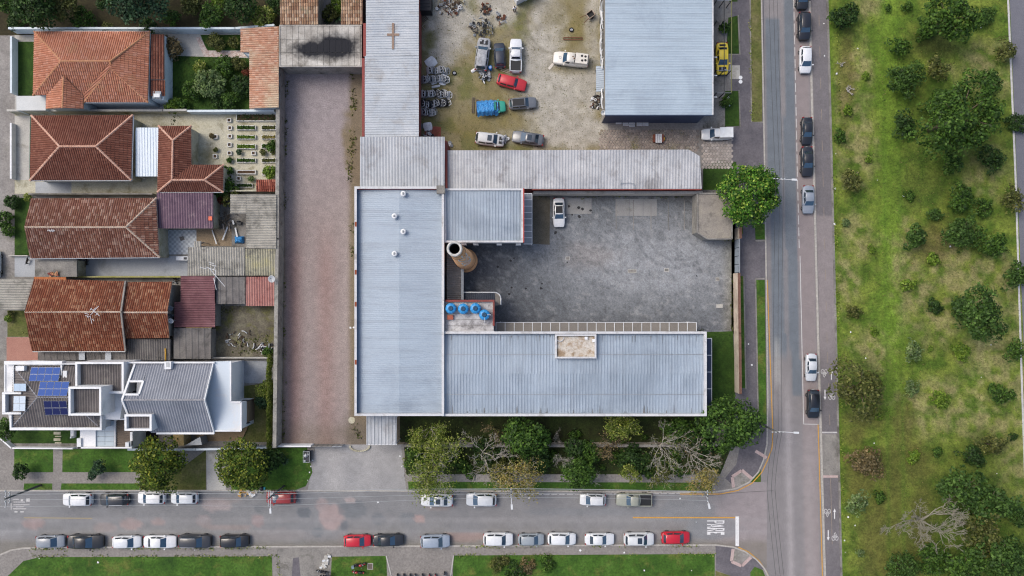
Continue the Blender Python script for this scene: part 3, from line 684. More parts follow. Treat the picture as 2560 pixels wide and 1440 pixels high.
# ------------------------------------------------------------------ factory complex
M_metal = mat('blue_grey_roof_sheet', ['#94a2b0', '#9caab8', '#a5b2bf'], .12, .5, .08, 5, .0, .0, .5, stain='#8895a2', sscale=.08, streak=(1.6, .12, .15))
M_metal2 = mat('pale_blue_roof_sheet', ['#9caab8', '#a5b3c0'], .12, .5, .07, 5, .0, .0, .5, stain='#919fad', sscale=.1, streak=(.12, 1.6, .13))
M_metal3 = mat('weathered_roof_sheet', ['#a5adb6', '#b3bac1', '#bfc4c9'], .2, .6, .12, 5, .0, .0, .45, stain='#9b9a99', sscale=.3, streak=(.12, 1.8, .12))
M_metal4 = mat('grey_roof_sheet', ['#a2a7ad', '#afb4b9', '#babdc0'], .2, .65, .14, 5, .0, .0, .4, stain='#8f8e8e', sscale=.35, streak=(1.8, .12, .14))
M_par = mat('parapet_render', ['#c9ccd0', '#d6d7d8'], .5, .8, .15, 6, .1, stain='#a9a7a4', sscale=.7)
M_par_shade = mat('parapet_shade_blue', ['#4a6078', '#566d86'], .6, .6, .15, 6, .0)  # parapet shadow put into the colour as dark blue
M_red = mat('dark_red_paint', ['#87433f', '#964e48'], .6, .8, .2, 6, .1, stain='#7a5a52')
M_beige = mat('beige_wall_render', ['#cdbfae', '#d8cbbb', '#c2b3a2'], .5, .9, .18, 6, .2, stain='#9c8d7e')
M_white = mat('white_wall_paint', ['#e6e8ea', '#eef0f1'], .4, .8, .08, 6, .05, stain='#cfd2d4', sscale=.35)
M_dblue = mat('slate_blue_wall_sheet', ['#3f4d66', '#4b5a74'], .4, .6, .2, 5, .0)
M_brickwall = mat('brick_wall', ['#7d4a3b', '#8c5746'], 1.0, .9, .3, 6, .2)
M_rough = mat('rough_cement_wall', ['#85837e', '#97958f', '#a5a29a'], .5, .92, .3, 5, .4, stain='#5f5d56', sscale=.8)
M_steelw = plain('white_painted_steel', '#d9dcdf', .5); M_steeld = plain('dark_painted_steel', '#33363a', .6); M_galv = plain('galvanised_steel', '#9ea3a7', .45, .4)
M_void = plain('dark_interior', '#14161a', .9)  # near-black stands in for unlit depth of well and garage floors; also eyes
def ring(mb, x0, y0, x1, y1, h, t, z0):
    a, b = P(x0, y1, h), P(x1, y0, h)
    mb.box(a.x, a.y, z0, b.x, a.y + t, h); mb.box(a.x, b.y - t, z0, b.x, b.y, h)
    mb.box(a.x, a.y + t, z0, a.x + t, b.y - t, h); mb.box(b.x - t, a.y + t, z0, b.x, b.y - t, h); return mb
def body(T, x0, y0, x1, y1, h, m, inset=.05, name='wall'):
    a, b = P(x0, y1, h), P(x1, y0, h)
    return MB().box(a.x + inset, a.y + inset, 0, b.x - inset, b.y - inset, h).part(name, m, T)
def face4(x0, y0, x1, y1, hs):                       # rectangle seen at px, heights TL TR BR BL
    return [P(x0, y0, hs[0]), P(x1, y0, hs[1]), P(x1, y1, hs[2]), P(x0, y1, hs[3])]
# west hall
T = thing('factory_hall', 'long factory hall with pale blue ribbed roof and four round vents', 'building', P(997, 750, 0))
body(T, 889, 469, 1107, 1037, 6.4, M_par); r = ring(MB(), 886, 466, 1110, 1040, 7.5, .32, 6.2).part('parapet', M_par, T)
a, b = P(886, 1040, 7.5), P(1110, 466, 7.5)
MB().box(a.x + .325, a.y + .33, 6.45, a.x + .36, b.y - .33, 7.42).part('parapet_inner_face', M_par_shade, T)  # west inner face, its shadow painted on as a thin dark blue sheet
MB().box(a.x + .365, b.y - .36, 6.45, b.x - .9, b.y - .325, 7.4).part('parapet_inner_face', M_red, T)
roof(T, [[P(893, 474, 6.65), P(998, 474, 7.05), P(998, 1035, 7.05), P(893, 1035, 6.65)], [P(998, 474, 7.05), P(1105, 474, 6.65), P(1105, 1035, 6.65), P(998, 1035, 7.05)]], M_metal2, kind='fine', pitch=.28)
MB().box(b.x - 1.0, b.y - 1.0, 7.0, b.x + .12, b.y + .1, 7.75).part('corner_block', M_conc_d, T)
c = MB(); 
for py in (560, 680, 760, 905): 
    q = P(888, py, 7.5); c.box(q.x - .06, q.y - .35, 7.503, q.x + .2, q.y + .3, 7.515)
c.part('rust_patches', mat('rust', ['#8a4a34', '#a4583c'], 1, .9, .3, 6, .2), T, kind='stuff')
M_vent = plain('white_vent_metal', '#e6e9ec', .35)
for px, py in ((1008, 484), (986, 540), (1008, 579), (986, 634)):
    q = P(px, py, 7.6); w = {(1008, 484): 'nearest the top parapet', (986, 540): 'second from the top', (1008, 579): 'third from the top', (986, 634): 'lowest of the four'}[(px, py)]
    V = thing('turbine_vent', 'white round turbine vent on the hall roof, ' + w, 'vent', (q.x, q.y, 6.9), 'vents on the factory hall roof')
    MB().lathe((q.x, q.y, 6.9), [(.3, -.1), (.3, .35), (.26, .38)], 20).part('throat', M_galv, V, True)
    d = MB().lathe((q.x, q.y, 7.25), [(.22, 0), (.36, .08), (.40, .22), (.36, .36), (.18, .46), (.17, .45)], 24).part('head', M_vent, V, True)
    MB().lathe((q.x, q.y, 7.7), [(.17, 0), (.15, .06), (.0, .07)], 16).part('cap', M_galv, V, True)
    f = MB()
    for k in range(16):
        an = k * math.pi / 8; f.bar((q.x + .3 * math.cos(an), q.y + .3 * math.sin(an), 7.6), (q.x + .385 * math.cos(an), q.y + .385 * math.sin(an), 7.35), .03, .02)
    f.part('vanes', M_galv, d, kind='stuff')
# south wing
T = thing('factory_wing', 'long lower factory wing with blue ribbed roof and a sunken roof terrace', 'building', P(1436, 935, 0))
body(T, 1112, 832, 1763, 1037, 6.2, M_par); ring(MB(), 1104.6, 829, 1767, 1040.5, 7.2, .3, 6.0).part('parapet', M_par, T)
hs = 6.5
roof(T, [[P(1111, 836, hs), P(1762, 836, hs), P(1762, 934, hs + .35), P(1111, 934, hs + .35)], [P(1111, 934, hs + .35), P(1762, 934, hs + .35), P(1762, 1036, hs), P(1111, 1036, hs)]], M_metal, kind='trap', pitch=.42)
ring(MB(), 1388, 836, 1491, 896, 7.45, .22, 6.3).part('terrace_parapet', M_par, T)
M_terr = mat('stained_terrace_screed', ['#8f7a62', '#ab977f', '#cfc8bc', '#9a866e'], .8, .9, .25, 5, .2, stain='#d8d5cf', sscale=.6)
f = MB(); slab_px(f, 1392, 841, 1487, 892, 6.4, 7.08); f.part('terrace_floor', M_terr, T)
q = P(1400, 846, 7.3); ht = MB().tube([(q.x + math.cos(t) * .5, q.y + .1 - abs(math.sin(t)) * .5, 7.25) for t in np.linspace(0, math.pi, 9)], .05, 6).part('pipe', M_steelw, T)
for px, py in ((1462, 842), (1481, 848)): f = MB(); slab_px(f, px, py, px + 7, py + 7, 7.08, 7.4); f.part('box', M_white, T)
for py in (886, 986): q0_, q1_ = P(1112, py, 6.8), P(1761, py, 6.8); zz = 6.5 + .35 * (1 - abs(py - 934) / 100) + .075; MB().box(q0_.x, q0_.y - .04, zz - .03, q1_.x, q0_.y + .04, zz).part('sheet_lap', M_par_shade if False else M_galv, T)
rs = MB(); rr_ = random.Random(12)
for k in range(60):
    px = rr_.uniform(1116, 1757); e_ = rr_.choice((839, 1033)); q = P(px, e_ + rr_.uniform(-1, 1), 6.6); L_ = rr_.uniform(.2, 1.3) * (1 if e_ > 900 else -1); w_ = rr_.uniform(.02, .06); rs.add([(q.x - w_, q.y, 6.585), (q.x + w_, q.y, 6.585), (q.x + w_ * .4, q.y + L_, 6.585 + .035 * abs(L_)), (q.x - w_ * .4, q.y + L_, 6.585 + .035 * abs(L_))], [(0, 1, 2, 3)])
rs.part('dirt_streaks', mat('roof_dirt', ['#6f7378', '#7d7a74'], 1, .9, .3, 5, .0), T, kind='stuff')
# north small wing
T = thing('factory_wing', 'short factory wing with blue ribbed roof beside the courtyard', 'building', P(1208, 540, 0))
body(T, 1112, 475, 1304, 603, 6.2, M_white); ring(MB(), 1110.5, 471, 1308, 606, 7.0, .26, 6.0).part('parapet', M_par, T)
roof(T, [[P(1114, 476, 6.75), P(1304, 476, 6.75), P(1304, 601, 6.4), P(1114, 601, 6.4)]], M_metal, kind='trap', pitch=.42)
a, b = P(1110, 606, 7.0), P(1308, 471, 7.0); MB().box(b.x - .01, a.y, 6.1, b.x + .14, b.y, 7.04).part('red_fascia', mat('bright_red_fascia', ['#b5443a', '#a33a32'], .7, .7, .15, 6, .1), T)
for k, px in enumerate((1160, 1190, 1248, 1296)):
    q = P(px, 608, 5.5); MB().box(q.x - .35, a.y - .25, 4.2, q.x + .35, a.y - .02, 6.2).part('pilaster', M_par, T)
MB().box(a.x + .1, a.y - .12, 5.0, b.x - .1, a.y - .02, 5.5).part('window_band', plain('dark_window_glass', '#2a3138', .15), T)
# glazed canopies: every panel a part
def canopy(label, x0, y0, x1, y1, n, vert, m, h=3.6, bar=M_steelw, drop=.25, name='canopy'):
    T = thing(name, label, 'canopy', P((x0 + x1) / 2, (y0 + y1) / 2, ZB))
    for k in range(n):
        if vert: ya, yb = y0 + (y1 - y0) * k / n, y0 + (y1 - y0) * (k + 1) / n; r_ = (x0, ya + .6, x1, yb - .6)
        else: xa, xb = x0 + (x1 - x0) * k / n, x0 + (x1 - x0) * (k + 1) / n; r_ = (xa + .6, y0, xb - .6, y1)
        a, b = P(r_[0], r_[3], h), P(r_[2], r_[1], h); MB().box(a.x, a.y, h - .05, b.x, b.y, h).part('panel', m, T)
    for k in range(n + 1):
        if vert: y = y0 + (y1 - y0) * k / n; a, b = P(x0, y, h), P(x1, y, h)
        else: x = x0 + (x1 - x0) * k / n; a, b = P(x, y0, h), P(x, y1, h)
        MB().bar((a.x, a.y, h + .03), (b.x, b.y, h + .03), .09, .1).part('rafter', bar, T)
    e = MB()
    if vert: a, b = P(x1, y0, h), P(x1, y1, h)
    else: a, b = P(x0, y0, h), P(x1, y0, h)
    e.bar((a.x, a.y, h + .012), (b.x, b.y, h + .012), .07, .14).part('edge_beam', bar, T)
    for t in (0.02, .5, .98):
        p = a.lerp(b, t); MB().tube([(p.x, p.y, ZB), (p.x, p.y, h - .05)], .05, 8).part('post', bar, T)
    return T
M_pan = mat('smoky_canopy_panel', ['#7a756f', '#87827b'], .5, .5, .15, 7, .0); M_panb = mat('grey_canopy_panel', ['#7f868e', '#8d949b'], .5, .4, .1, 7, .0); M_pand = mat('navy_canopy_panel', ['#2e3950', '#3a465f'], .5, .35, .1, 7, .0)
canopy('long canopy of brown-grey panels above the wing wall facing the courtyard', 1240, 806, 1741, 828.5, 22, False, M_pan)
canopy('short grey panelled canopy along the red-edged wing', 1309, 484, 1330, 610, 8, True, M_panb, 3.8)
canopy('dark blue panelled canopy on the street end of the long wing', 1768, 846, 1779, 1014, 4, True, M_pand, 4.2)
# tank block
T = thing('tank_house', 'flat stained white roof block carrying the blue water tanks', 'building', P(1175, 790, 0))
body(T, 1112, 750, 1235, 829, 6.5, mat('stained_white_roof', ['#8d8a8a', '#bdbcbc', '#d9d9d8'], .7, .9, .2, 6, .2, stain='#6f6d6d', sscale=.8))
a, b = P(1112, 829, 6.5), P(1236, 750, 6.5)
MB().box(a.x, b.y - .25, 6.3, b.x, b.y + .02, 6.95).part('parapet', M_red, T); MB().box(b.x - .22, a.y + .8, 6.3, b.x + .02, b.y - .26, 6.9).part('parapet', M_red, T)
MB().box(a.x, a.y - .02, 6.3, b.x, a.y + .12, 6.75).part('parapet', M_par, T)
f = MB(); slab_px(f, 1118, 788, 1133, 799, 6.5, 6.9); f.part('hatch', mat('terracotta_hatch', ['#a8604c', '#b56c56'], 1, .9, .2, 6, .1), T)
for k in (783, 798, 814): f = MB(); slab_px(f, 1116, k, 1228, k + .8, 6.5, 6.53); f.part('joint', M_conc_d, T)
M_tank = plain('blue_tank_plastic', '#2f8fd0', .4); M_tankd = plain('dark_blue_tank_lid', '#17425f', .5)
for k, (px, py) in enumerate(((1127, 771), (1158, 772), (1188.5, 771), (1211, 787))):
    q = P(px, py, 7.6); V = thing('water_tank', 'round blue water tank, ' + ('leftmost of the row of three', 'middle of the row of three', 'rightmost of the row of three', 'set apart at the parapet corner')[k], 'water tank', (q.x, q.y, 6.5), 'blue water tanks on the tank house')
    MB().lathe((q.x, q.y, 6.5), [(.58, 0), (.66, .15), (.70, .9), (.73, .95), (.73, 1.05), (.5, 1.2), (.34, 1.25)], 28).part('tank', M_tank, V, True)
    MB().lathe((q.x, q.y, 7.75), [(.34, 0), (.33, .05), (.25, .06), (0, .03)], 20).part('lid', M_tankd, V, True)
    for j in range(8):
        an = j * math.pi / 4 + .2; MB().bar((q.x + .36 * math.cos(an), q.y + .36 * math.sin(an), 7.76), (q.x + .72 * math.cos(an), q.y + .72 * math.sin(an), 7.56), .05, .05).part('rib', plain('pale_blue_rib', '#5fb2e6', .4), V)
    if k == 3: MB().tube([(q.x, q.y - .4, 7.72), (q.x, q.y - 1.0, 7.6), (q.x, q.y - 1.05, 6.6)], .04, 6).part('pipe', M_steelw, V); MB().tube([(q.x + .4, q.y, 7.72), (q.x + .9, q.y, 7.6)], .04, 6).part('pipe', M_steelw, V)
T = thing('lean_to', 'narrow brownish corrugated lean-to roof behind the chimney', 'shed', P(1135, 680, 0))
roof(T, [face4(1117, 607, 1152, 750, (3.9, 3.5, 3.5, 3.9))], mat('brown_fibre_sheet', ['#8b857f', '#a09a94'], .5, .8, .2, 6, .0, stain='#6f6963'), kind='wave', pitch=.3)
body(T, 1117, 607, 1150, 750, 3.3, M_par); f = MB(); slab_px(f, 1152.5, 612, 1159, 752, 3.0, 3.7); f.part('gutter', M_galv, T)
T = thing('curved_canopy', 'dark ribbed awning with a white rail bending round its end', 'canopy', P(1200, 745, ZB))
f = MB(); ribs(f, face4(1158, 733, 1237, 750, (3.0, 3.0, 3.1, 3.1)), .3, TRAP, (0, 1)); f.part('awning_sheet', mat('navy_sheet', ['#2c3340', '#3a4250'], .5, .5, .15, 6, .0), T)
pts = [P(1156, 731, 3.1), P(1200, 731, 3.1), P(1236, 731, 3.1)] + [P(1236 + 16 * math.sin(t), 747 - 16 * math.cos(t), 3.1) for t in np.linspace(.1, math.pi / 2, 7)] + [P(1252, 762, 3.1)]
MB().tube(pts, .09, 8).part('rail', M_steelw, T); f = MB(); f.prism([tuple(p[:2]) for p in pts[2:]] + [tuple(P(1238, 764, 3.0)[:2]), tuple(P(1238, 740, 3.0)[:2])], 2.9, 3.0, True); f.part('end_panel', M_pan, T)
for px, py in ((1165, 733), (1250, 760)): q = P(px, py, 3.0); MB().tube([(q.x, q.y, ZB), (q.x, q.y, 3.0)], .05, 8).part('post', M_steelw, T)
# chimney
q = P(1165, 652); HC = 23.0
T = thing('factory_chimney', 'tall tapering orange brick factory chimney with white lettering', 'chimney', (q.x, q.y, 0))
M_chim = bpy.data.materials.new('orange_brick_stack'); n_, l_, b_ = nodes_of(M_chim)
tc = coords(n_, 'Object'); mp = n_.new('ShaderNodeMapping'); l_.new(tc, mp.inputs[0]); mp.inputs['Scale'].default_value = (3.5, 3.5, 9)
nz = noise(n_, l_, mp.outputs[0], 1.6, 3, .8); nb = noise(n_, l_, tc, .35, 4, .6)
cc = ramp(n_, l_, nz, [C('#d08e5e', 1.1), C('#e8a876', 1.1), C('#f4c296', 1.1)], [.32, .5, .7]); l_.new(mix_col(n_, l_, 1.0, cc, ramp(n_, l_, nb, [(.78,.76,.78,1), (1.12,1.1,1.05,1)], [.35,.65]), 'MULTIPLY'), b_.inputs['Base Color']); b_.inputs['Roughness'].default_value = .9; bump(n_, l_, b_, nz, .5, .05)
def crad(z): return 1.52 - (1.52 - .80) * z / HC
MB().lathe((q.x, q.y, 0), [(1.72, 0), (1.72, 1.3), (1.6, 1.5), (crad(1.5), 1.7)], 40).part('plinth', M_chim, T, True)
st = MB().lathe((q.x, q.y, 0), [(crad(z), z) for z in np.linspace(1.5, HC - .6, 24)], 40).part('stack', M_chim, T, True)
MB().lathe((q.x, q.y, 0), [(crad(HC) + .02, HC - .7), (crad(HC) + .1, HC - .5), (crad(HC) + .1, HC), (.64, HC + .02), (.60, HC - .2)], 40).part('rim', mat('weathered_cap', ['#a7a59f', '#c9c8c3', '#dcdbd7'], 2, .9, .3, 6, .2), T, True)
MB().lathe((q.x, q.y, 0), [(.60, HC - .2), (.66, HC - 2), (.75, HC - 5)], 30, cap=True).part('flue', plain('soot', '#55544f', .95), T, True)
MB().tube([(q.x + .45, q.y - .62, HC - .05), (q.x + .3, q.y - .5, HC - .05), (q.x + .2, q.y - .62, HC - .05)], .03, 5).part('ladder_rung', M_steelw, T)
for z in (HC - 2.2, HC - 5, 2.2): MB().lathe((q.x, q.y, 0), [(crad(z) + .01, z - .06), (crad(z) + .03, z), (crad(z) + .01, z + .06)], 40).part('band', M_steeld, T, True)
az = math.atan2(-q.y, -q.x)
STROKES = {'I': [[(.5, 0), (.5, 1)]], 'N': [[(0, 0), (0, 1), (1, 0), (1, 1)]], 'V': [[(0, 1), (.5, 0), (1, 1)]], 'O': [[(.5 + .5 * math.cos(t), .5 + .5 * math.sin(t)) for t in np.linspace(0, 2 * math.pi, 13)]], 'G': [[(.95, .8), (.5, 1), (.05, .7), (.05, .3), (.5, 0), (.95, .25), (.95, .5), (.6, .5)]]}
for k, ch in enumerate('INVNO'):
    zb = HC - 4.6 - k * 2.35; f = MB()
    for st_ in STROKES[ch]:
        for (s0, t0), (s1, t1) in zip(st_, st_[1:]):
            for j in range(4):
                pa = (s0 + (s1 - s0) * j / 4, t0 + (t1 - t0) * j / 4); pb = (s0 + (s1 - s0) * (j + 1) / 4, t0 + (t1 - t0) * (j + 1) / 4)
                def wp(p): z = zb + p[1] * 1.75; r_ = crad(z) + .012; an = az + (p[0] - .5) * 1.25 / r_; return (q.x + r_ * math.cos(an), q.y + r_ * math.sin(an), z)
                f.bar(wp(pa), wp(pb), .13, .16)
    f.part('letter', plain('faded_white_lettering', '#d9d2cc', .9), T, label='white painted letter')
# courtyard things
def concrete_slabs(label, x0, y0, x1, y1, nx, m=M_conc):
    T = thing('concrete_slab', label, 'slab', P(x0, y1, ZB))
    for k in range(nx):
        a = x0 + (x1 - x0) * k / nx + .5; b = x0 + (x1 - x0) * (k + 1) / nx - .5; MB().prism(pxs(rect(a, y0, b, y1)), ZB, ZB + .03).part('panel', m, T)
M_slab = mat('pale_concrete_slab', ['#8d8d8c', '#9c9c9a'], .5, .9, .2, 7, .2, stain='#77756f', sscale=.6)
concrete_slabs('pale concrete slab in three bays in the courtyard', 1538, 498, 1642, 540, 3, M_slab); concrete_slabs('stained concrete slab beside the white saloon in the courtyard', 1412, 496, 1479, 535, 1, M_slab)
sheet('concrete_pad', [(1332, 486), (1375, 486), (1374, 612), (1332, 610)], ZB + .006, mat('stained_pad', ['#565248', '#6b665a'], .5, .9, .3, 6, .3))
for px, py, w, lb in ((1419, 646, 11, 'small square drain cover in the middle of the courtyard'), (1580, 678, 22, 'broken drain cover left of the courtyard centre line'), (1666, 675, 12, 'pale drain cover near the courtyard middle'), (1798, 765, 16, 'pale drain cover at the right of the courtyard'), (1793, 698, 9, 'rusty drain cover near the gate')):
    V = thing('drain_cover', lb, 'drain cover', P(px, py, ZB)); ring_ = MB(); a, b = P(px - w / 2, py + 4.5), P(px + w / 2, py - 4.5)
    MB().box(a.x, a.y, ZB, b.x, b.y, ZB + .02).part('frame', M_conc, V); MB().box(a.x + .08, a.y + .08, ZB, b.x - .08, b.y - .08, ZB + .03).part('lid', M_conc_d if w != 16 else M_conc, V)
for px in (1540, 1583, 1627, 1670, 1710): tag(MB().prism(pxs(rect(px - .8, 500, px + .8, 575)), ZB, ZB + .034).top('bay_line', M_conc_d), 'thin dark parking bay line in the courtyard, ' + {1540: 'leftmost', 1583: 'second from left', 1627: 'middle', 1670: 'second from right', 1710: 'rightmost'}[px] + ' of five', 'marking', 'bay lines in the courtyard')
sp = MB(); M_oil = plain('oil_black', '#1d1d20', .5)
for px, py, r_ in [(1277,652,3.5),(1285,645,2.5),(1244,667,3),(1279,719,3),(1273,735,3.5),(1355,709,2.5),(1352,721,4),(1314,721,3),(1422,516,3.5),(1447,520,4),(1456,523,4),(1476,526,4),(1389,582,5),(1448,542,4),(1430,537,3),(1418,656,2),(1295,785,1.6),(1741,690,2.4)]:
    c = P(px, py); pts = [(c.x + math.cos(t) * r_ / SPX * RNG.uniform(.5, 1.3), c.y + math.sin(t) * r_ / SPX * RNG.uniform(.5, 1.2)) for t in np.linspace(0, 6.28, 10)[:-1]]; sp.flat(pts, ZB + .033 if 496 < py < 536 and px > 1410 else ZB + .004)
tag(sp.top('oil_stains', M_oil, kind='stuff'), 'scattered dark oil stains on the courtyard asphalt', 'stain')
T = thing('gatehouse', 'low flat-roofed concrete gatehouse behind the round street tree', 'building', P(1790, 540, 0))
pg = pxs([(1743, 484), (1829, 484), (1829, 597), (1768, 597), (1743, 581)], 3.0); MB().prism(pg, 0, 2.9).part('wall', M_rough, T)
MB().prism(pg, 2.903, 3.05, True).part('roof', mat('weathered_flat_roof', ['#85807a', '#958f86', '#a09a8c'], .4, .92, .25, 6, .3, stain='#6f6b66', sscale=.5), T)
for i in range(5):
    a, b = pg[i], pg[(i + 1) % 5]; MB().bar((*a, 3.1), (*b, 3.1), .22, .14).part('roof_edge', M_conc_d, T)
M_cop = mat('dark_tile_coping', ['#6b4f44', '#7c5d50'], 1.2, .9, .3, 5, .2)
# walls of the compound
wall_line('boundary_wall', [(1332, 488), (1745, 488)], 2.3, .25, M_beige, 'beige rendered wall between long shed and courtyard', cop=M_conc)
wall_line('boundary_wall', [(1838, 572), (1838, 600)], 2.3, .25, M_beige, 'short beige wall piece above the courtyard gate', cop=M_cop)
wall_line('boundary_wall', [(1834, 684), (1836, 830), (1838, 980)], 2.3, .25, M_beige, 'long beige street wall beside the path, red coping', cop=M_cop)
T = thing('sliding_gate', 'pale blue-grey metal sliding gate of the courtyard', 'gate', P(1837, 642, ZB))
for k in range(4): a, b = P(1836, 601 + 20.5 * k), P(1836, 621 + 20.5 * k); MB().box(a.x - .03, a.y - .03, ZB + .1, b.x + .03, b.y + .03, ZB + 2.1).part('panel', mat('blue_grey_gate', ['#8f9ca8', '#a3aeb8'], .6, .6, .2, 6, .1, stain='#6d7680', sscale=1.2), T)
a, b = P(1836, 600), P(1836, 684); MB().bar((a.x, a.y, ZB + 2.15), (b.x, b.y, ZB + 2.15), .14, .1).part('top_rail', M_galv, T)
wall_line('boundary_wall', [(1012, 1108), (1760, 1108), (1828, 1100), (1838, 1060)], 1.8, .25, M_beige, 'brownish boundary wall under the row of street trees', cop=M_conc_d)
wall_line('boundary_wall', [(711, 168), (708, 600), (702, 1110)], 2.7, .35, M_rough, 'long rough grey wall between the houses and the gravel yard', cop=M_rough)
wall_line('boundary_wall', [(702, 1110), (785, 1110)], 1.6, .2, M_white, 'whitish panel wall closing the gravel yard at the street')
T = thing('sliding_gate', 'dark slatted metal gate of the gravel yard', 'gate', P(850, 1110, ZB))
for k in range(6): a = P(788 + k * 12.5, 1110); MB().box(a.x, a.y - .04, ZB + .1, a.x + .66, a.y + .04, ZB + 1.7).part('panel', M_galv if k > 3 else M_conc_d, T)
T = thing('entrance_canopy', 'plain pale grey canopy roof in front of the hall', 'canopy', P(955, 1075, 0))
roof(T, [face4(916, 1040, 992, 1112, (4.3, 4.3, 4.1, 4.1))], M_metal4, kind='trap', pitch=.5); a, b = P(916, 1112, 4.1), P(992, 1042, 4.1)
for x in (a.x + .1, b.x - .1):
    for y in (a.y + .1, b.y - .1): MB().tube([(x, y, ZB), (x, y, 4.05)], .08, 8).part('post', M_steelw, T)
MB().box(a.x, a.y - .02, 3.8, b.x, a.y + .1, 4.12).part('fascia', M_par, T)
# sheds to the north
T = thing('long_shed', 'upper pale ribbed-roof shed with a rusty cross mark', 'shed', P(980, 50, 0)); body(T, 915, -70, 1045, 142, 4.8, M_red)
roof(T, [face4(915, -80, 1047, 141, (5.0, 5.3, 5.3, 5.0))], M_metal3, kind='trap', pitch=.34)
rp = MB().prism(pxs([(980, 58), (986, 58), (985, 123), (980, 123)], 5.2), 5.2, 5.27); rp.prism(pxs(rect(968, 84, 998, 90), 5.2), 5.2, 5.275); rp.part('rust_mark', mat('rusty_brown', ['#8b7566', '#9d8878'], 1, .9, .2, 6, .1), T)
f = MB(); slab_px(f, 908, 58, 914.5, 141, 4.6, 5.0); f.part('red_fascia', M_red, T)
T = thing('long_shed', 'middle pale ribbed-roof shed beside the rows of car doors', 'shed', P(978, 240, 0)); body(T, 911, 141, 1044, 342, 4.9, M_red)
roof(T, [face4(912, 140, 1047, 343, (5.15, 5.45, 5.45, 5.15))], M_metal3, kind='trap', pitch=.34); f = MB(); slab_px(f, 905, 145, 911.5, 341, 4.6, 5.1); f.part('red_fascia', M_red, T)
T = thing('workshop', 'square grey-white ribbed-roof workshop joining the hall', 'shed', P(1005, 405, 0)); body(T, 902, 344, 1110, 466, 5.3, M_red)
roof(T, [face4(900, 342, 1112, 468, (5.8, 5.8, 5.4, 5.4))], M_metal4, kind='low', pitch=.42)
T = thing('storage_shed', 'long grey-white ribbed-roof shed with a cut corner by the street', 'shed', P(1430, 430, 0))
pg = [(1118, 376), (1722, 374), (1750, 391), (1754, 472), (1118, 472)]; hh = [4.6, 4.6, 4.55, 4.2, 4.2]
MB().prism(pxs([(1121, 378), (1720, 377), (1748, 393), (1752, 470), (1121, 470)], 4.2), 0, 4.15).part('wall', M_red, T)
roof(T, [[P(a, b, 4.6 - .4 * (b - 374) / 98) for a, b in pg]], mat('streaked_roof_sheet', ['#a2a5aa', '#b4b6b9', '#c3c4c5'], .25, .7, .15, 5, .0, stain='#8f8e8f', sscale=.4, streak=(1.5, .15, .18)), kind='low', pitch=.42, along=(0, -1))
a, b = P(1112, 472, 4.2), P(1119, 355, 4.2); MB().box(a.x, a.y, 0, b.x, b.y, 5.0).part('fire_wall', M_red, T)
a, b = P(1330, 474, 4.2), P(1754, 472, 4.2); MB().box(a.x, a.y - .05, 3.9, b.x, a.y + .07, 4.15).part('gutter', M_red, T)
hp = [P(1551, 462, 4.4), P(1553, 458, 4.5), P(1575, 457, 4.5), P(1586, 460, 4.5), P(1587, 471, 4.4)]; V = thing('roof_rail', 'thin bent wire rail lying on the long shed roof', 'rail', hp[0]); MB().tube(hp, .04, 5).part('wire', M_galv, V); MB().tube([P(1551, 471, 4.4), P(1551, 450, 4.6)], .03, 5).part('wire', M_galv, V)
T = thing('warehouse', 'big warehouse with smooth pale blue roof and dark blue wall', 'building', P(1640, 100, 0))
MB().box(13.9, 26.6, 0, 27.9, 62, 6.0).part('wall', M_dblue, T)
roof(T, [[P(1513, -330, 6.25), P(1781, -330, 6.25), P(1781, 287, 6.25), P(1513, 287, 6.25)]], mat('warehouse_roof_sheet', ['#a3b3c0', '#acbbc7'], .1, .5, .06, 5, .0, .0, .4, stain='#99a8b5', sscale=.12, streak=(.1, 1.4, .12)), kind='fine', pitch=.35, along=(1, 0)); a, b = P(1513, 287, 6.25), P(1781, -330, 6.25)
MB().box(b.x - .02, a.y, 6.1, b.x + .12, b.y, 6.36).part('edge_flashing', M_par, T); MB().box(a.x, a.y - .1, 6.1, b.x, a.y - .02, 6.3).part('edge_flashing', M_dblue, T)
MB().box(13.86, 26.62, .1, 13.895, 61, 5.8).part('side_wall', M_rough, T)
T = thing('lean_to', 'small pale corrugated lean-to against the warehouse wall', 'shed', P(1500, 196, ZB)); roof(T, [face4(1490, 165, 1511, 229, (2.3, 2.6, 2.6, 2.3))], M_metal2, kind='trap', pitch=.3)
for py in (168, 226): q = P(1492, py, 2.2); MB().tube([(q.x, q.y, ZB), (q.x, q.y, 2.2)], .05, 6).part('post', M_galv, T)
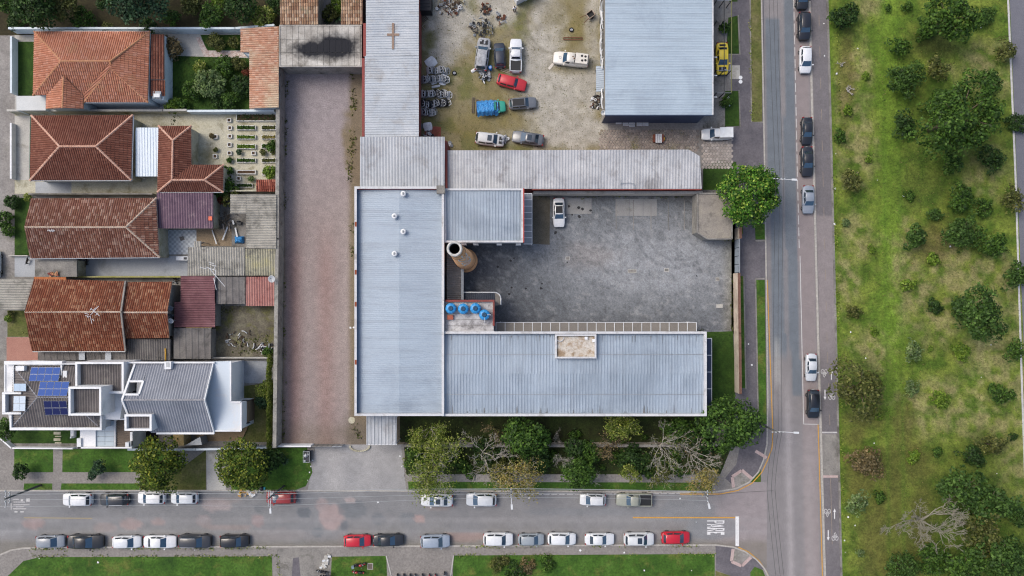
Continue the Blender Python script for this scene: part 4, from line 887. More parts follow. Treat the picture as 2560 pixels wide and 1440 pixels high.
# flat concrete roof shed, each slab a part
T = thing('concrete_shed', 'flat concrete-roofed shed with a black water stain on top', 'shed', P(800, 113, 0)); body(T, 699, 64, 902, 165, 3.9, M_rough)
M_cslab = mat('lichen_concrete', ['#8f8a83', '#b5b1a9', '#d0cdc6'], .35, .92, .25, 5, .3, stain='#77726a', sscale=.45)
n_, l_ = M_cslab.node_tree.nodes, M_cslab.node_tree.links; b_ = n_['Principled BSDF']; old = b_.inputs['Base Color'].links[0].from_socket
wet = None; pos_ = coords(n_, 'World'); nz_ = noise(n_, l_, pos_, .7, 5, .65)
for cx, cy, rx, ry in ((840, 116, 66, 36), (782, 124, 66, 26)):          # pond of black water standing on the slabs
    c = P(cx, cy, 4.0); k_ = (HCAM - 4) / HCAM / SPX; mp_ = n_.new('ShaderNodeMapping'); mp_.inputs['Location'].default_value = (-c.x / (rx * k_), -c.y / (ry * k_), 0); mp_.inputs['Scale'].default_value = (1 / (rx * k_), 1 / (ry * k_), 0); l_.new(pos_, mp_.inputs[0])
    ln = n_.new('ShaderNodeVectorMath'); ln.operation = 'LENGTH'; l_.new(mp_.outputs[0], ln.inputs[0]); ad = n_.new('ShaderNodeMath'); ad.operation = 'MULTIPLY_ADD'; ad.inputs[1].default_value = .9; l_.new(nz_, ad.inputs[0]); l_.new(ln.outputs['Value'], ad.inputs[2])
    if wet is None: wet = ad.outputs[0]
    else: mn = n_.new('ShaderNodeMath'); mn.operation = 'MINIMUM'; ad2 = n_.new('ShaderNodeMath'); ad2.operation = 'ADD'; ad2.inputs[1].default_value = .12; l_.new(ad.outputs[0], ad2.inputs[0]); l_.new(wet, mn.inputs[0]); l_.new(ad2.outputs[0], mn.inputs[1]); wet = mn.outputs[0]
f1 = ramp(n_, l_, wet, [(1, 1, 1, 1), (0, 0, 0, 1)], [.98, 1.5]) if False else None
mr = n_.new('ShaderNodeMapRange'); mr.inputs[1].default_value = 1.12; mr.inputs[2].default_value = 1.62; mr.inputs[3].default_value = 1; mr.inputs[4].default_value = 0; l_.new(wet, mr.inputs[0])
l_.new(mix_col(n_, l_, mr.outputs[0], old, C('#26272c')), b_.inputs['Base Color'])
for i in range(13):
    for j in range(3):
        f = MB(); slab_px(f, 700 + i * 15.5 + .35, 65 + j * 33 + .35, 700 + (i + 1) * 15.5 - .35, 65 + (j + 1) * 33 - .35, 3.9, 3.98 + RNG.uniform(-.008, .008)); f.part('slab', M_cslab, T)
for e_ in ((698, 62, 904, 64.5), (698, 164.2, 904, 166.5), (698, 64.8, 700, 164), (902, 64.8, 904, 164)): f = MB(); slab_px(f, *e_, 3.7, 4.06); f.part('roof_edge', M_cslab, T)
M_oldtile = island_mat('old_buff_tiles', ['#8d7058', '#a98a70', '#b8a088', '#7b5c48', '#c0ab95', '#96745c'], '#8e8c70', .9, .9, .55, .72)
T = thing('old_outbuilding', 'mossy buff tile roof above the flat concrete shed', 'shed', P(748, 10, 0)); body(T, 702, -80, 794, 60, 3.5, M_rough)
roof(T, [face4(701, -90, 796, 62, (4.8, 4.8, 3.9, 3.9))], M_oldtile, pitch=.34, step=.5)
T = thing('old_outbuilding', 'narrow mossy buff tile roof beside the red shed wall', 'shed', P(880, 10, 0)); body(T, 855, -80, 903, 60, 3.5, M_rough)
roof(T, [face4(853, -90, 907, 62, (4.8, 4.8, 3.9, 3.9))], M_oldtile, pitch=.34, step=.5)
T = thing('dark_container', 'black container beside the upper shed at the scrapyard edge', 'container', P(1062, 0, ZB)); f = MB(); slab_px(f, 1048, -40, 1078, 26, ZB, 2.0); f.part('body', plain('black_sheet', '#23262c', .5), T)
for k in range(5): q = P(1050, -20 + k * 9, 2.0); MB().bar((q.x, q.y, 2.03), (q.x + 1.5, q.y, 2.03), .1, .06).part('rib', M_steeld, T)
# ------------------------------------------------------------------ houses on the left
M_orange = island_mat('orange_clay_tiles', ['#b57a60', '#bd856c', '#ad7258', '#c4907a', '#b87e64'], '#ad8c6c', .3, .85, .55, .75)
M_darkred = island_mat('dark_red_tiles', ['#74483a', '#7d5142', '#6d4235', '#855a4b', '#794c3e'], '#b09480', 2.4, .85, .62, .74)
M_brown = island_mat('old_brown_tiles', ['#7d5546', '#886051', '#754d3f', '#926c5d', '#a88a7a', '#7b5243'], '#b5a892', 1.8, .9, .60, .72, moss='#7d5a44')
M_rust = island_mat('rust_brown_tiles', ['#7e4c38', '#88553f', '#764532', '#91614a', '#a37a60', '#804c37'], '#a8804a', .5, .9, .60, .78, moss='#6d3f2e')
M_pale = island_mat('pale_orange_tiles', ['#bb8d74', '#c49b84', '#b08066', '#c9a892'], '#c9bba0', .22, .88, .45, .7)
M_plum = mat('plum_roof_sheet', ['#665060', '#745e6b', '#5c4858'], .5, .7, .2, 5, .0, stain='#8d7a80', sscale=.8)
M_wine = mat('wine_roof_sheet', ['#6c484c', '#795256', '#866063'], .5, .7, .2, 5, .0, stain='#5d3a40', sscale=.6)
M_coral = mat('faded_red_roof_sheet', ['#a37068', '#b18279'], .5, .7, .2, 5, .0, stain='#8d554e', sscale=.8)
M_fibro = mat('grey_fibre_cement_sheet', ['#8d8b84', '#a3a097', '#b0ada3'], .5, .85, .25, 6, .0, stain='#6b6962', sscale=.6)
M_fibrod = mat('dark_fibre_cement_sheet', ['#5f5d5c', '#726f6d', '#807d79'], .5, .85, .25, 6, .0, stain='#4a4846', sscale=.6)
M_slate = mat('blue_grey_house_tiles', ['#7f838d', '#8d919a', '#989ca5'], .3, .6, .15, 8, .0)
M_char = mat('charcoal_house_tiles', ['#5c5857', '#6c6766', '#787372'], .4, .75, .2, 8, .0, stain='#85807a', sscale=.5)
M_cap_o = mat('orange_ridge', ['#b8805a', '#c79a78'], 1, .9, .25, 5, .1); M_cap_p = mat('pink_ridge', ['#c89a84', '#d8b29e'], 1, .9, .25, 5, .1); M_cap_w = mat('pale_ridge', ['#b5a08e', '#cbbcab'], 1.2, .9, .3, 5, .1); M_cap_g = mat('grey_ridge', ['#8d8d92', '#a3a4a9'], 1, .8, .2, 5, .1)
M_wallb = mat('pale_blue_render', ['#cfdbe2', '#dde7ec'], .5, .85, .1, 6, .1, stain='#b3c0c8', sscale=.5)
M_gut = plain('white_gutter', '#d5d9dc', .5)
def PV(l, h): return [P(a, b, h) for a, b in l]
def gutter(T, pts, h, m=M_gut, r=.07): MB().tube([P(a, b, h) for a, b in pts], r, 6).part('gutter', m, T)
def prism_px(pts, h, z0=0): return MB().prism(pxs(pts, h), z0, h)
# house 1: orange hip roof
T = thing('hip_roof_house', 'house with large bright orange hipped tile roof', 'house', P(230, 165, 0)); e, r1 = 3.8, 5.9
prism_px([(89, 83), (371, 83), (367, 252), (213, 252), (208, 236), (88, 234)], e - .15).part('wall', M_wallb, T)
TL, TR, BR, BL, SW, V_ = P(86, 79, e), P(375, 79, e), P(370, 256, e), P(83, 238, e), P(210, 256, e), P(209, 239, e)
R1, R2, A_ = P(153, 153, r1), P(276, 153, r1), P(277, 171, r1 - .35)
rf = roof(T, [[TL, TR, R2, R1], [TL, R1, BL], [BL, R1, R2, V_], [TR, BR, A_, R2], [A_, BR, SW], [R2, A_, SW, V_]], M_orange, M_cap_o, [(R1, TL), (R1, BL), (R1, R2), (R2, TR), (R2, A_), (A_, BR), (A_, SW)], pitch=.31, step=.46)
g0, g1 = P(159, 191, e + 1.5), P(156, 270, e + 1.5); gl0, gl1, gr0, gr1 = P(116, 240, e + .12), P(115, 272, e + .12), P(209, 239, e + .12), P(209, 272, e + .12)
prism_px([(120, 236), (205, 236), (205, 268), (120, 268)], e - .1).part('porch_wall', M_wallb, T)
roof(T, [[g0, g1, gl1, gl0], [g0, gr0, gr1, g1]], M_orange, M_cap_o, [(g0, g1)], pitch=.31, step=.46, name='porch_roof')
gutter(T, [(85, 78), (376, 78), (371, 257), (212, 257)], e - .1)
T2 = thing('annex', 'narrow dark red tiled annex with pale spots beside the orange roof', 'shed', P(393, 160, 0)); body(T2, 378, 86, 410, 250, 2.9, M_wallb)
roof(T2, [face4(377, 86, 411, 199, (3.5, 3.0, 3.0, 3.5)), face4(377, 201, 413, 240, (3.3, 2.9, 2.9, 3.3))], M_darkred, M_cap_w, pitch=.34, step=.6, along=(0, -1))
f = MB(); slab_px(f, 381, 228, 402, 246, 2.9, 3.3); f.part('roof_box', M_tileyard, T2); f = MB(); slab_px(f, 384, 234, 399, 243, 3.3, 3.5); f.part('satellite_box', M_gut, T2)
T = thing('carport', 'flat whitish carport roof at the front of the orange house', 'carport', P(78, 257, 0)); f = MB(); slab_px(f, 41, 240, 114, 276, 2.5, 2.6); f.part('roof', mat('whitish_slab', ['#c9cccb', '#d6d8d6'], .6, .9, .12, 8, .1), T)
for px, py in ((43, 242), (43, 274), (112, 274)): q = P(px, py, 2.5); MB().box(q.x - .1, q.y - .1, ZB, q.x + .1, q.y + .1, 2.5).part('pillar', M_wallb, T)
T = thing('garden_shed', 'long pale orange tiled outbuilding along the gravel yard wall', 'shed', P(655, 170, 0)); prism_px([(605, 75), (695, 70), (695, 266), (628, 268), (628, 142), (605, 130)], 2.7).part('wall', M_wallb, T)
roof(T, [[P(602, 72, 2.9), P(697, 66, 3.5), P(697, 131, 3.5), P(602, 131, 2.9)], [P(624, 131, 3.05), P(697, 131, 3.5), P(697, 269, 3.5), P(624, 272, 3.05)]], M_pale, M_cap_w, pitch=.31, step=.46, along=(-1, 0))
wall_line('garden_wall', [(45, 84), (600, 84), (697, 76)], 1.9, .2, M_wallb, 'pale blue wall behind the orange-roofed house', cop=M_wallb)
wall_line('garden_wall', [(45, 100), (45, 240)], 1.3, .2, M_wallb, 'low pale front wall beside the dark green strip lawn', cop=M_wallb)
wall_line('garden_wall', [(38, 284), (420, 284), (480, 283)], 1.6, .2, M_conc_y, 'cream wall between the orange and the dark red hipped houses', cop=M_conc)
wall_line('garden_wall', [(480, 285), (694, 284)], 1.5, .2, M_wallb, 'pale blue wall above the vegetable planters', cop=M_wallb)
for px in (110, 258, 330, 400):
    q = P(px, 82, 1.9); V = thing('wire_bracket', 'thin bent wire bracket on the wall, ' + {110: 'furthest left above the orange roof', 258: 'above the middle of the orange ridge', 330: 'near the right hip of the orange roof', 400: 'above the dark red annex'}[px], 'bracket', (q.x, q.y, ZB + 1.9)); MB().tube([(q.x, q.y, 2.0), (q.x, q.y + .1, 2.5), (q.x - .3, q.y + .3, 2.7)], .03, 5).part('wire', M_galv, V)
# house 2: dark red hip
T = thing('hip_roof_house', 'house with dark red hipped roof and pink ridge tiles', 'house', P(203, 370, 0)); e, r1 = 3.6, 5.7
prism_px([(82, 293), (327, 293), (324, 445), (79, 446)], e - .15).part('wall', M_conc_y, T)
TL, TR, BR, BL = PV([(79, 289), (332, 288), (328, 450), (75, 451)], e); R1, R2 = P(149, 366, r1), P(240, 366, r1)
roof(T, [[TL, TR, R2, R1], [TL, R1, BL], [BL, R1, R2, BR], [TR, BR, R2]], M_darkred, M_cap_p, [(R1, TL), (R1, BL), (R1, R2), (R2, TR), (R2, BR)], pitch=.31, step=.46, capr=.17)
gutter(T, [(76, 452), (330, 452), (334, 288)], e - .1); gutter(T, [(76, 290), (74, 451)], e - .1, plain('green_gutter', '#3f6a58', .5))
T = thing('carport', 'white ribbed metal carport between the two dark red roofs', 'carport', P(368, 380, 0)); roof(T, [face4(339, 319, 397, 441, (3.1, 3.1, 2.9, 2.9))], mat('bright_white_sheet', ['#d0dde8', '#dde7ef'], .3, .45, .06, 8, .0), kind='trap', pitch=.4, along=(0, 1))
for px, py in ((341, 321), (395, 321), (341, 439), (395, 439)): q = P(px, py, 2.8); MB().tube([(q.x, q.y, ZB), (q.x, q.y, 2.85)], .06, 6).part('post', M_steelw, T)
T = thing('rear_house', 'L-shaped dark red tiled rear house with pink ridges', 'house', P(470, 440, 0)); e, r1 = 3.3, 4.6
prism_px([(400, 319), (474, 319), (475, 416), (554, 416), (554, 475), (398, 475)], e - .15).part('wall', M_conc_y, T)
a1, a2, a3, a4, a5, a6 = PV([(397, 315), (478, 315), (479, 412), (559, 412), (558, 480), (394, 480)], e); q1, q2, q3 = P(432, 351, r1), P(430, 450, r1), P(511, 450, r1)
roof(T, [[a1, a2, q1], [a1, q1, q2, a6], [a2, a3, q2, q1], [a3, a4, q3, q2], [a4, a5, q3], [a6, q2, q3, a5]], M_darkred, M_cap_p, [(q1, a1), (q1, a2), (q1, q2), (q2, q3), (q2, a6), (q3, a4), (q3, a5)], pitch=.31, step=.46, capr=.16)
gutter(T, [(395, 481), (558, 481)], e - .1)
T = thing('garden_shed', 'small red tiled lean-to at the end of the planters', 'shed', P(666, 463, 0)); roof(T, [face4(641, 449, 693, 479, (2.4, 2.4, 2.1, 2.1))], island_mat('red_clay_tiles', ['#84483a', '#945444', '#763e32', '#a86c5a'], None), M_cap_o, pitch=.3, step=.5); body(T, 643, 452, 692, 478, 1.9, M_conc_y)
wall_line('garden_wall', [(40, 312), (40, 450)], 1.0, .25, M_white, 'low white front wall of the dark red hipped house')
wall_line('garden_wall', [(90, 489), (395, 489)], 1.6, .2, M_conc_d, 'thin grey wall above the long brown roof')
wall_line('garden_wall', [(545, 482), (694, 482)], 1.8, .18, M_conc_y, 'thin pale wall below the planters')
# vegetable garden
M_plk = mat('white_planter_block', ['#c9c8c2', '#d8d7d2'], 1, .9, .2, 6, .2); M_comp = mat('planter_soil', ['#4a3a2c', '#5e4a38'], 1.5, .95, .4, 6, .5)
beds = [(593, 286, 693, 305, 'longest planter under the pale wall'), (594, 315, 642, 327, 'planter at the top of the middle column'), (594, 339, 642, 350, 'second planter of the middle column'), (594, 362, 642, 374, 'third planter of the middle column'), (594, 397, 642, 408, 'fourth planter of the middle column, half green'), (594, 426, 642, 437, 'bare planter of the middle column'), (593, 460, 634, 470, 'lowest planter beside the small red roof'),
        (656, 315, 692, 327, 'upper planter of the wall column'), (656, 339, 692, 350, 'dry planter of the wall column'), (656, 361, 692, 373, 'leafy planter of the wall column'), (656, 397, 692, 408, 'brown planter of the wall column'), (657, 424, 692, 440, 'planter holding the lime green shrub')]
BEDS = []
for x0, y0, x1, y1, lb in beds:
    V = thing('planter', 'white block ' + lb, 'planter', P(x0, y1, ZB), 'planters in the vegetable garden'); a, b = P(x0, y1), P(x1, y0)
    for s in ((a.x, a.y, b.x, a.y + .12), (a.x, b.y - .12, b.x, b.y), (a.x, a.y + .12, a.x + .12, b.y - .12), (b.x - .12, a.y + .12, b.x, b.y - .12)): MB().box(s[0], s[1], ZB, s[2], s[3], ZB + .32).part('side', M_plk, V)
    MB().box(a.x + .12, a.y + .12, ZB, b.x - .12, b.y - .12, ZB + .24).part('soil', M_comp, V); BEDS.append((a, b))
pots = [(575, 302), (577, 321), (577, 342), (576, 363), (576, 384), (577, 403), (578, 424), (578, 443), (541, 343), (540, 392), (599, 447), (636, 384), (662, 383), (683, 382)]
for k, (px, py) in enumerate(pots):
    V = thing('plant_pot', 'small square block pot, ' + ['topmost of the long column', 'second from the top of the long column', 'third from the top of the long column', 'fourth from the top of the long column', 'fifth from the top of the long column', 'third from the foot of the long column', 'second from the foot of the long column', 'lowest of the long column', 'upper one standing alone in the yard', 'lower one standing alone in the yard', 'beside the lowest planter', 'between the two planter columns', 'left of the pair at the yard wall', 'right of the pair at the yard wall'][k], 'pot', P(px, py, ZB), 'square block pots in the garden'); q = P(px, py)
    for sx, sy, w, h in ((-.26, 0, .06, .29), (.26, 0, .06, .29), (0, -.26, .2, .06), (0, .26, .2, .06)): MB().box(q.x + sx - w, q.y + sy - h, ZB, q.x + sx + w, q.y + sy + h, ZB + .3).part('side', M_plk, V)
    MB().box(q.x - .2, q.y - .2, ZB, q.x + .2, q.y + .2, ZB + .2).part('soil', M_comp, V)
# house 3: long brown roof
T = thing('gable_house', 'long house with speckled brown tile roof hipped at one end', 'house', P(235, 568, 0)); e, r1 = 3.7, 5.4
prism_px([(82, 500), (388, 499), (394, 640), (82, 641)], e - .15).part('wall', M_conc_y, T)
a1, a2, a3, a4 = PV([(78, 496), (391, 495), (399, 643), (76, 646)], e); q0, q1 = P(62, 568, r1), P(315, 568, r1)
roof(T, [[a1, a2, q1, q0], [a2, a3, q1], [q0, q1, a3, a4]], M_brown, M_cap_w, [(q0, q1), (q1, a2), (q1, a3)], pitch=.31, step=.48, capr=.16)
gutter(T, [(77, 647), (400, 644)], e - .1)
def sheet_roof(name, label, x0, y0, x1, y1, hs, m, pitch, along, cat='shed', kind='wave', wall=None, post=M_galv):
    T = thing(name, label, cat, P((x0 + x1) / 2, (y0 + y1) / 2, 0)); roof(T, [face4(x0, y0, x1, y1, hs)], m, kind=kind, pitch=pitch, along=along)
    hm = min(hs) - .12
    if wall: body(T, x0 + 2, y0 + 2, x1 - 2, y1 - 2, hm, wall)
    else:
        for px, py in ((x0 + 2, y0 + 2), (x1 - 2, y0 + 2), (x0 + 2, y1 - 2), (x1 - 2, y1 - 2)): q = P(px, py, hm); MB().tube([(q.x, q.y, ZB), (q.x, q.y, hm)], .06, 6).part('post', post, T)
    return T
sheet_roof('covered_patio', 'plum coloured corrugated roof beside the long brown roof', 392, 482, 533, 571, (3.3, 3.3, 3.0, 3.0), M_plum, .36, (0, 1), 'shed', 'wave', M_conc_y)
sheet_roof('lean_to', 'tall narrow grey fibre-cement roof against the yard wall', 616, 486, 691, 622, (2.7, 3.0, 3.0, 2.7), M_fibro, .36, (1, 0), wall=M_conc_d)
sheet_roof('lean_to', 'upper left flap of grey fibre-cement roof under the vine', 576, 486, 615, 534, (2.6, 2.7, 2.7, 2.6), M_fibro, .36, (1, 0))
sheet_roof('carport', 'wide striped fibre-cement carport roof at the end of the tiled drive', 470, 618, 612, 689, (2.9, 2.9, 2.6, 2.6), M_fibro, .36, (0, 1), 'carport')
sheet_roof('lean_to', 'striped fibre-cement roof in the corner by the yard wall', 613, 623, 690, 689, (2.9, 2.9, 2.6, 2.6), mat('yellowed_fibre_sheet', ['#908d78', '#a5a18c', '#b0aa80'], .5, .85, .25, 6, .0, stain='#6b6962', sscale=.6), .36, (0, 1), wall=M_conc_d)
sheet_roof('lean_to', 'short striped fibre-cement strip poking out above the carport', 485, 603, 503, 617, (2.95, 2.95, 2.9, 2.9), M_fibro, .36, (0, 1))
T = thing('flat_roof', 'cracked flat concrete roof with a pile of broken tiles', 'shed', P(140, 668, 0)); f = MB(); slab_px(f, 87, 647, 192, 692, 2.6, 2.8); f.part('slab', M_conc_d, T); body(T, 90, 650, 190, 690, 2.6, M_conc_y)
wall_line('garden_wall', [(196, 693), (470, 693), (540, 692)], 1.3, .2, mat('mossy_yellow_wall', ['#8d8f3f', '#a3a064', '#b5b08a'], .8, .9, .3, 6, .3), 'moss-topped wall along the tiled drive')
wall_line('garden_wall', [(28, 640), (76, 640)], .5, .15, M_conc, 'low edging wall below the strip lawn of the brown house')
# house 4: two-part rust brown roof
T = thing('gable_house', 'house with two-part rust brown tile roof and crossed aerial', 'house', P(200, 780, 0)); e, r1 = 3.8, 5.9
prism_px([(92, 698), (306, 710), (306, 872), (88, 873)], e - .15).part('wall', M_conc_d, T); prism_px([(318, 712), (424, 712), (419, 840), (316, 840)], e - .4).part('wall', M_conc_d, T)
q0, q1 = P(62, 780, r1), P(303, 780, r1); a1, a2, a3, a4 = P(86, 697, e), P(313, 703, e), P(313, 877, e), P(80, 878, e)
f = [[a1, a2, q1, q0], [q0, q1, a3, a4]]
ex = [P(88, 691, e - .1), P(165, 692, e - .1), P(166, 702, e), P(86, 700, e)]
roof(T, f, M_rust, M_cap_w, [(q0, q1)], pitch=.31, step=.46)
q2, q3 = P(305, 781, r1 - .35), P(419, 781, r1 - .35); b1, b2, b3, b4 = P(316, 705, e - .3), P(431, 704, e - .3), P(424, 845, e - .3), P(316, 846, e - .3)
roof(T, [[b1, b2, q3, q2], [q2, q3, b3, b4]], M_rust, M_cap_w, [(q2, q3)], pitch=.31, step=.46, name='rear_roof')
MB().bar(P(303, 779, r1 + .06), P(314, 703, e + .06), .22, .2).part('verge', M_conc_d, T); MB().bar(P(303, 781, r1 + .06), P(314, 878, e + .06), .22, .2).part('verge', M_conc_d, T)
gutter(T, [(82, 879), (313, 879)], e - .1)
MB().prism(pxs([(86, 692), (165, 693), (166, 703), (85, 701)], e), e - .12, e + .08, True).part('eave_strip', mat('bright_rust_tiles', ['#a8623a', '#bd7748'], 2.5, .9, .35, 7, .5), T)
def aerial(label, px, py, h, segs, z0):
    V = thing('tv_aerial', label, 'aerial', P(px, py, z0)); q = P(px, py, h); b_ = P(px, py, z0)
    MB().tube([(q.x, q.y, z0), (q.x, q.y, h)], .03, 5).part('mast', M_galv, V)
    for (x0, y0, x1, y1) in segs: MB().tube([P(x0, y0, h), P(x1, y1, h)], .035, 5).part('rod', M_steelw, V)
aerial('white crossed television aerial above the rust brown roof', 236, 780, 6.9, [(227,771,249,790),(226,788,247,765),(213,789,226,791),(226,791,230,809),(229,770,225,776),(233,776,240,769),(239,788,245,783),(222,786,212,783),(218,790,221,795),(231,797,235,802)], 5.6)
aerial('small white aerial on the long brown ridge', 127, 577, 6.0, [(118,577,138,577),(122,573,126,580),(128,572,131,580),(133,573,133,580)], 5.2)
aerial('tall bent white aerial rising over the striped carport', 530, 668, 8.5, [(516,668,539,676),(536,660,522,655),(539,662,535,675),(522,669,562,716),(524,661,538,665),(539,675,537,706),(534,695,541,725),(500,668,516,672)], 2.7)
sheet_roof('carport', 'grey striped fibre-cement carport roof at the left edge', -12, 698, 86, 776, (2.8, 2.8, 2.5, 2.5), M_fibro, .36, (1, 0), 'carport')
sheet_roof('lean_to', 'wine red corrugated roof behind the rust brown house', 452, 690, 537, 757, (3.0, 3.0, 2.85, 2.85), M_wine, .33, (1, 0), wall=M_conc_d)
sheet_roof('lean_to', 'broader wine red corrugated roof with a tan cloth hanging below', 436, 755, 538, 818, (2.85, 2.85, 2.7, 2.7), M_wine, .33, (1, 0), wall=M_conc_d)
sheet_roof('shed', 'faded coral red striped shed roof with the round dish', 615, 692, 688, 765, (2.7, 2.7, 2.5, 2.5), M_coral, .36, (0, 1), wall=M_conc_d)
sheet_roof('shed', 'flat dark grey board roof between the red sheds', 540, 692, 614, 760, (2.5, 2.5, 2.4, 2.4), M_fibrod, .9, (0, 1), wall=M_conc_d, kind='trap')
sheet_roof('lean_to', 'grey ribbed fibre-cement roof below the rust brown roof', 318, 847, 426, 901, (2.9, 2.9, 2.7, 2.7), M_fibrod, .34, (0, 1), wall=M_conc_d)
sheet_roof('lean_to', 'dark flat sheet roof with two translucent strips', 96, 879, 316, 901, (2.8, 2.8, 2.6, 2.6), M_fibrod, .9, (0, 1), wall=M_conc_d, kind='trap')
for px in (197, 263): f = MB(); slab_px(f, px, 880, px + 15, 900, 2.9, 2.93); tag(f.top('translucent_sheet', plain('translucent_roofing', '#a8b0b8', .4)), 'pale translucent strip in the dark sheet roof, ' + ('left one' if px < 200 else 'right one'), 'roof light')
sheet_roof('shed', 'dark grey mossy sheet roof beside the white modern house', 434, 820, 528, 897, (2.6, 2.6, 2.4, 2.4), M_fibrod, .9, (0, 1), wall=M_conc_d, kind='trap')
wall_line('garden_wall', [(534, 832), (534, 895)], 1.5, .35, M_conc, 'short pale wall left of the mossy yard')
wall_line('garden_wall', [(540, 893), (694, 893)], 1.2, .18, M_conc, 'thin wall between the mossy yard and the modern house')
V = thing('cloth', 'tan cloth hanging below the wine red roof', 'cloth', P(497, 826, 2.2)); f = MB(); nx = 22
for j in range(5):
    for i in range(nx + 1): q = P(465 + 64 * i / nx, 818 + 17 * j / 4, 2.5 - .12 * j); f.v.append((q.x, q.y, q.z + .05 * math.sin(i * 1.9 + j) + .03 * math.sin(i * 4.1)))
f.f = [(j*(nx+1)+i, j*(nx+1)+i+1, (j+1)*(nx+1)+i+1, (j+1)*(nx+1)+i) for j in range(4) for i in range(nx)]; f.part('fabric', mat('tan_cloth', ['#b89a6a', '#ccb080'], 2, .95, .25, 6, .2), V, True)
def dish(label, px, py, h, r_, tilt=.35, m=None, z0=2.6):
    q = P(px, py, h); V = thing('satellite_dish', label, 'satellite dish', (q.x, q.y, z0)); f = MB().lathe((0, 0, 0), [(0, 0), (r_ * .4, .03), (r_ * .75, .1), (r_, .19), (r_ * 1.03, .18), (r_ * .75, .08), (0, -.03)], 24)
    ct, st = math.cos(tilt), math.sin(tilt); f.v = [(q.x + x, q.y + y * ct - z * st, q.z + y * st + z * ct) for x, y, z in f.v]; f.part('dish', m or plain('grey_dish', '#b9bdc0', .5), V, True)
    MB().tube([(q.x, q.y, z0), (q.x, q.y, h)], .04, 6).part('mast', M_galv, V); MB().tube([(q.x, q.y - r_ * .9, q.z), (q.x, q.y, q.z + .5)], .02, 5).part('arm', M_galv, V); f = MB().box(q.x - .05, q.y - .05, q.z + .45, q.x + .05, q.y + .05, q.z + .58).part('receiver', M_steeld, V)
dish('large pale satellite dish on the coral red shed corner', 680, 697, 3.6, .5, .15); dish('upper grey satellite dish behind the rust brown roof', 426, 769, 4.0, .42, .5, plain('blue_grey_dish', '#8d99a6', .5)); dish('white satellite dish below the grey one', 428, 801, 4.2, .38, .4, M_gut); dish('dark meshed satellite dish between its two neighbours', 426, 788, 3.9, .36, .5, plain('dark_dish', '#4a5560', .5)); dish('small white satellite dish at the warehouse corner', 1508, 282, 4.5, .34, .3, M_gut)
V = thing('broken_tiles', 'heap of orange broken roof tiles on the cracked flat roof', 'tile heap', P(135, 684, 2.8))
for k in range(26):
    q = P(135 + RNG.gauss(0, 6), 685 + RNG.gauss(0, 3), 2.85); an = RNG.random() * 3; f = MB().bar((q.x - .15 * math.cos(an), q.y - .15 * math.sin(an), 2.85 + RNG.random() * .2), (q.x + .15 * math.cos(an), q.y + .15 * math.sin(an), 2.9 + RNG.random() * .2), .16, .03); f.part('tile', M_cap_o if k % 3 else M_red, V)
V = thing('pipe', 'yellow drain pipe lying on the grey ribbed roof', 'pipe', P(413, 885, 2.8)); MB().tube([P(413.5, 871, 3.0), P(414, 901, 2.95)], .11, 8).part('tube', plain('yellow_pipe', '#c89a32', .5), V, True)
# front fence and pavement at the left edge
sheet('pavement', [(-30, 95), (38, 90), (38, 700), (-30, 700)], z2 + .006, M_pave)
# ------------------------------------------------------------------ house 5: white modern house
T = thing('modern_house', 'white modern house with solar panels and roof tower', 'house', P(150, 1000, 0)); W = M_white
prism_px([(14, 908), (310, 908), (310, 985), (300, 1048), (252, 1048), (252, 1072), (26, 1072), (14, 985)], 5.9).part('wall', W, T)
roof(T, [[P(33, 914, 6.1), P(190, 914, 6.1), P(190, 993, 7.3), P(94, 993, 7.3)], [P(33, 914, 6.1), P(94, 993, 7.3), P(29, 1070, 6.1)], [P(94, 993, 7.3), P(213, 993, 7.3), P(250, 1070, 6.1), P(29, 1070, 6.1)], [P(213, 1000, 7.2), P(251, 1035, 6.15), P(250, 1070, 6.1)]], M_char, M_cap_g, [(P(94, 993, 7.3), P(33, 914, 6.1)), (P(94, 993, 7.3), P(29, 1070, 6.1)), (P(94, 993, 7.3), P(190, 993, 7.3)), (P(213, 1035, 6.7), P(250, 1069, 6.1))], kind='wave', pitch=.36, capr=.1)
def blk(x0, y0, x1, y1, z0, z1, m=W, name='parapet'): f = MB(); slab_px(f, x0, y0, x1, y1, z0, z1); return f.part(name, m, T)
blk(10, 903, 155, 911.5, 5.6, 6.5); blk(12, 912, 32, 981, 4.8, 5.2, M_conc_y, 'balcony_floor'); blk(10, 912, 13.5, 981, 4.8, 6.0); blk(32, 912, 34, 981, 5.8, 6.4); blk(24, 1069, 254, 1075.5, 5.4, 6.5); blk(24, 1038, 28.5, 1068.8, 5.4, 6.5); blk(249.5, 1040, 254, 1068.8, 5.4, 6.5)
def box_roof(x0, y0, x1, y1, z, top, name, lab=None, east=True):
    a, b = P(x0, y1, top), P(x1, y0, top); MB().box(a.x + .04, a.y + .04, 0, b.x - .04, b.y - .04, z - .15).part(name + '_wall', W, T)
    ring(MB(), x0, y0, x1, y1, top, .28, z - .2).part(name + '_parapet', W, T)
    roof(T, [[Vector((a.x + .26, b.y - .26, z)), Vector((b.x - .26, b.y - .26, z)), Vector((b.x - .26, a.y + .26, z - .12)), Vector((a.x + .26, a.y + .26, z - .12))]], M_char, kind='wave', pitch=.36, name=name + '_roof', along=(0, 1))
box_roof(188, 905, 309, 984, 6.6, 7.4, 'rear_box'); box_roof(171, 967, 253, 1039, 8.6, 9.4, 'tower'); box_roof(311, 1036, 379, 1077, 7.5, 8.2, 'front_box')
blk(154, 912, 187, 950, 5.5, 5.9, M_void, 'light_well'); blk(154, 909, 188, 911, 5.5, 7.0); blk(153, 946, 188, 950, 5.9, 6.5); blk(151, 911, 154.5, 946, 5.9, 6.5)
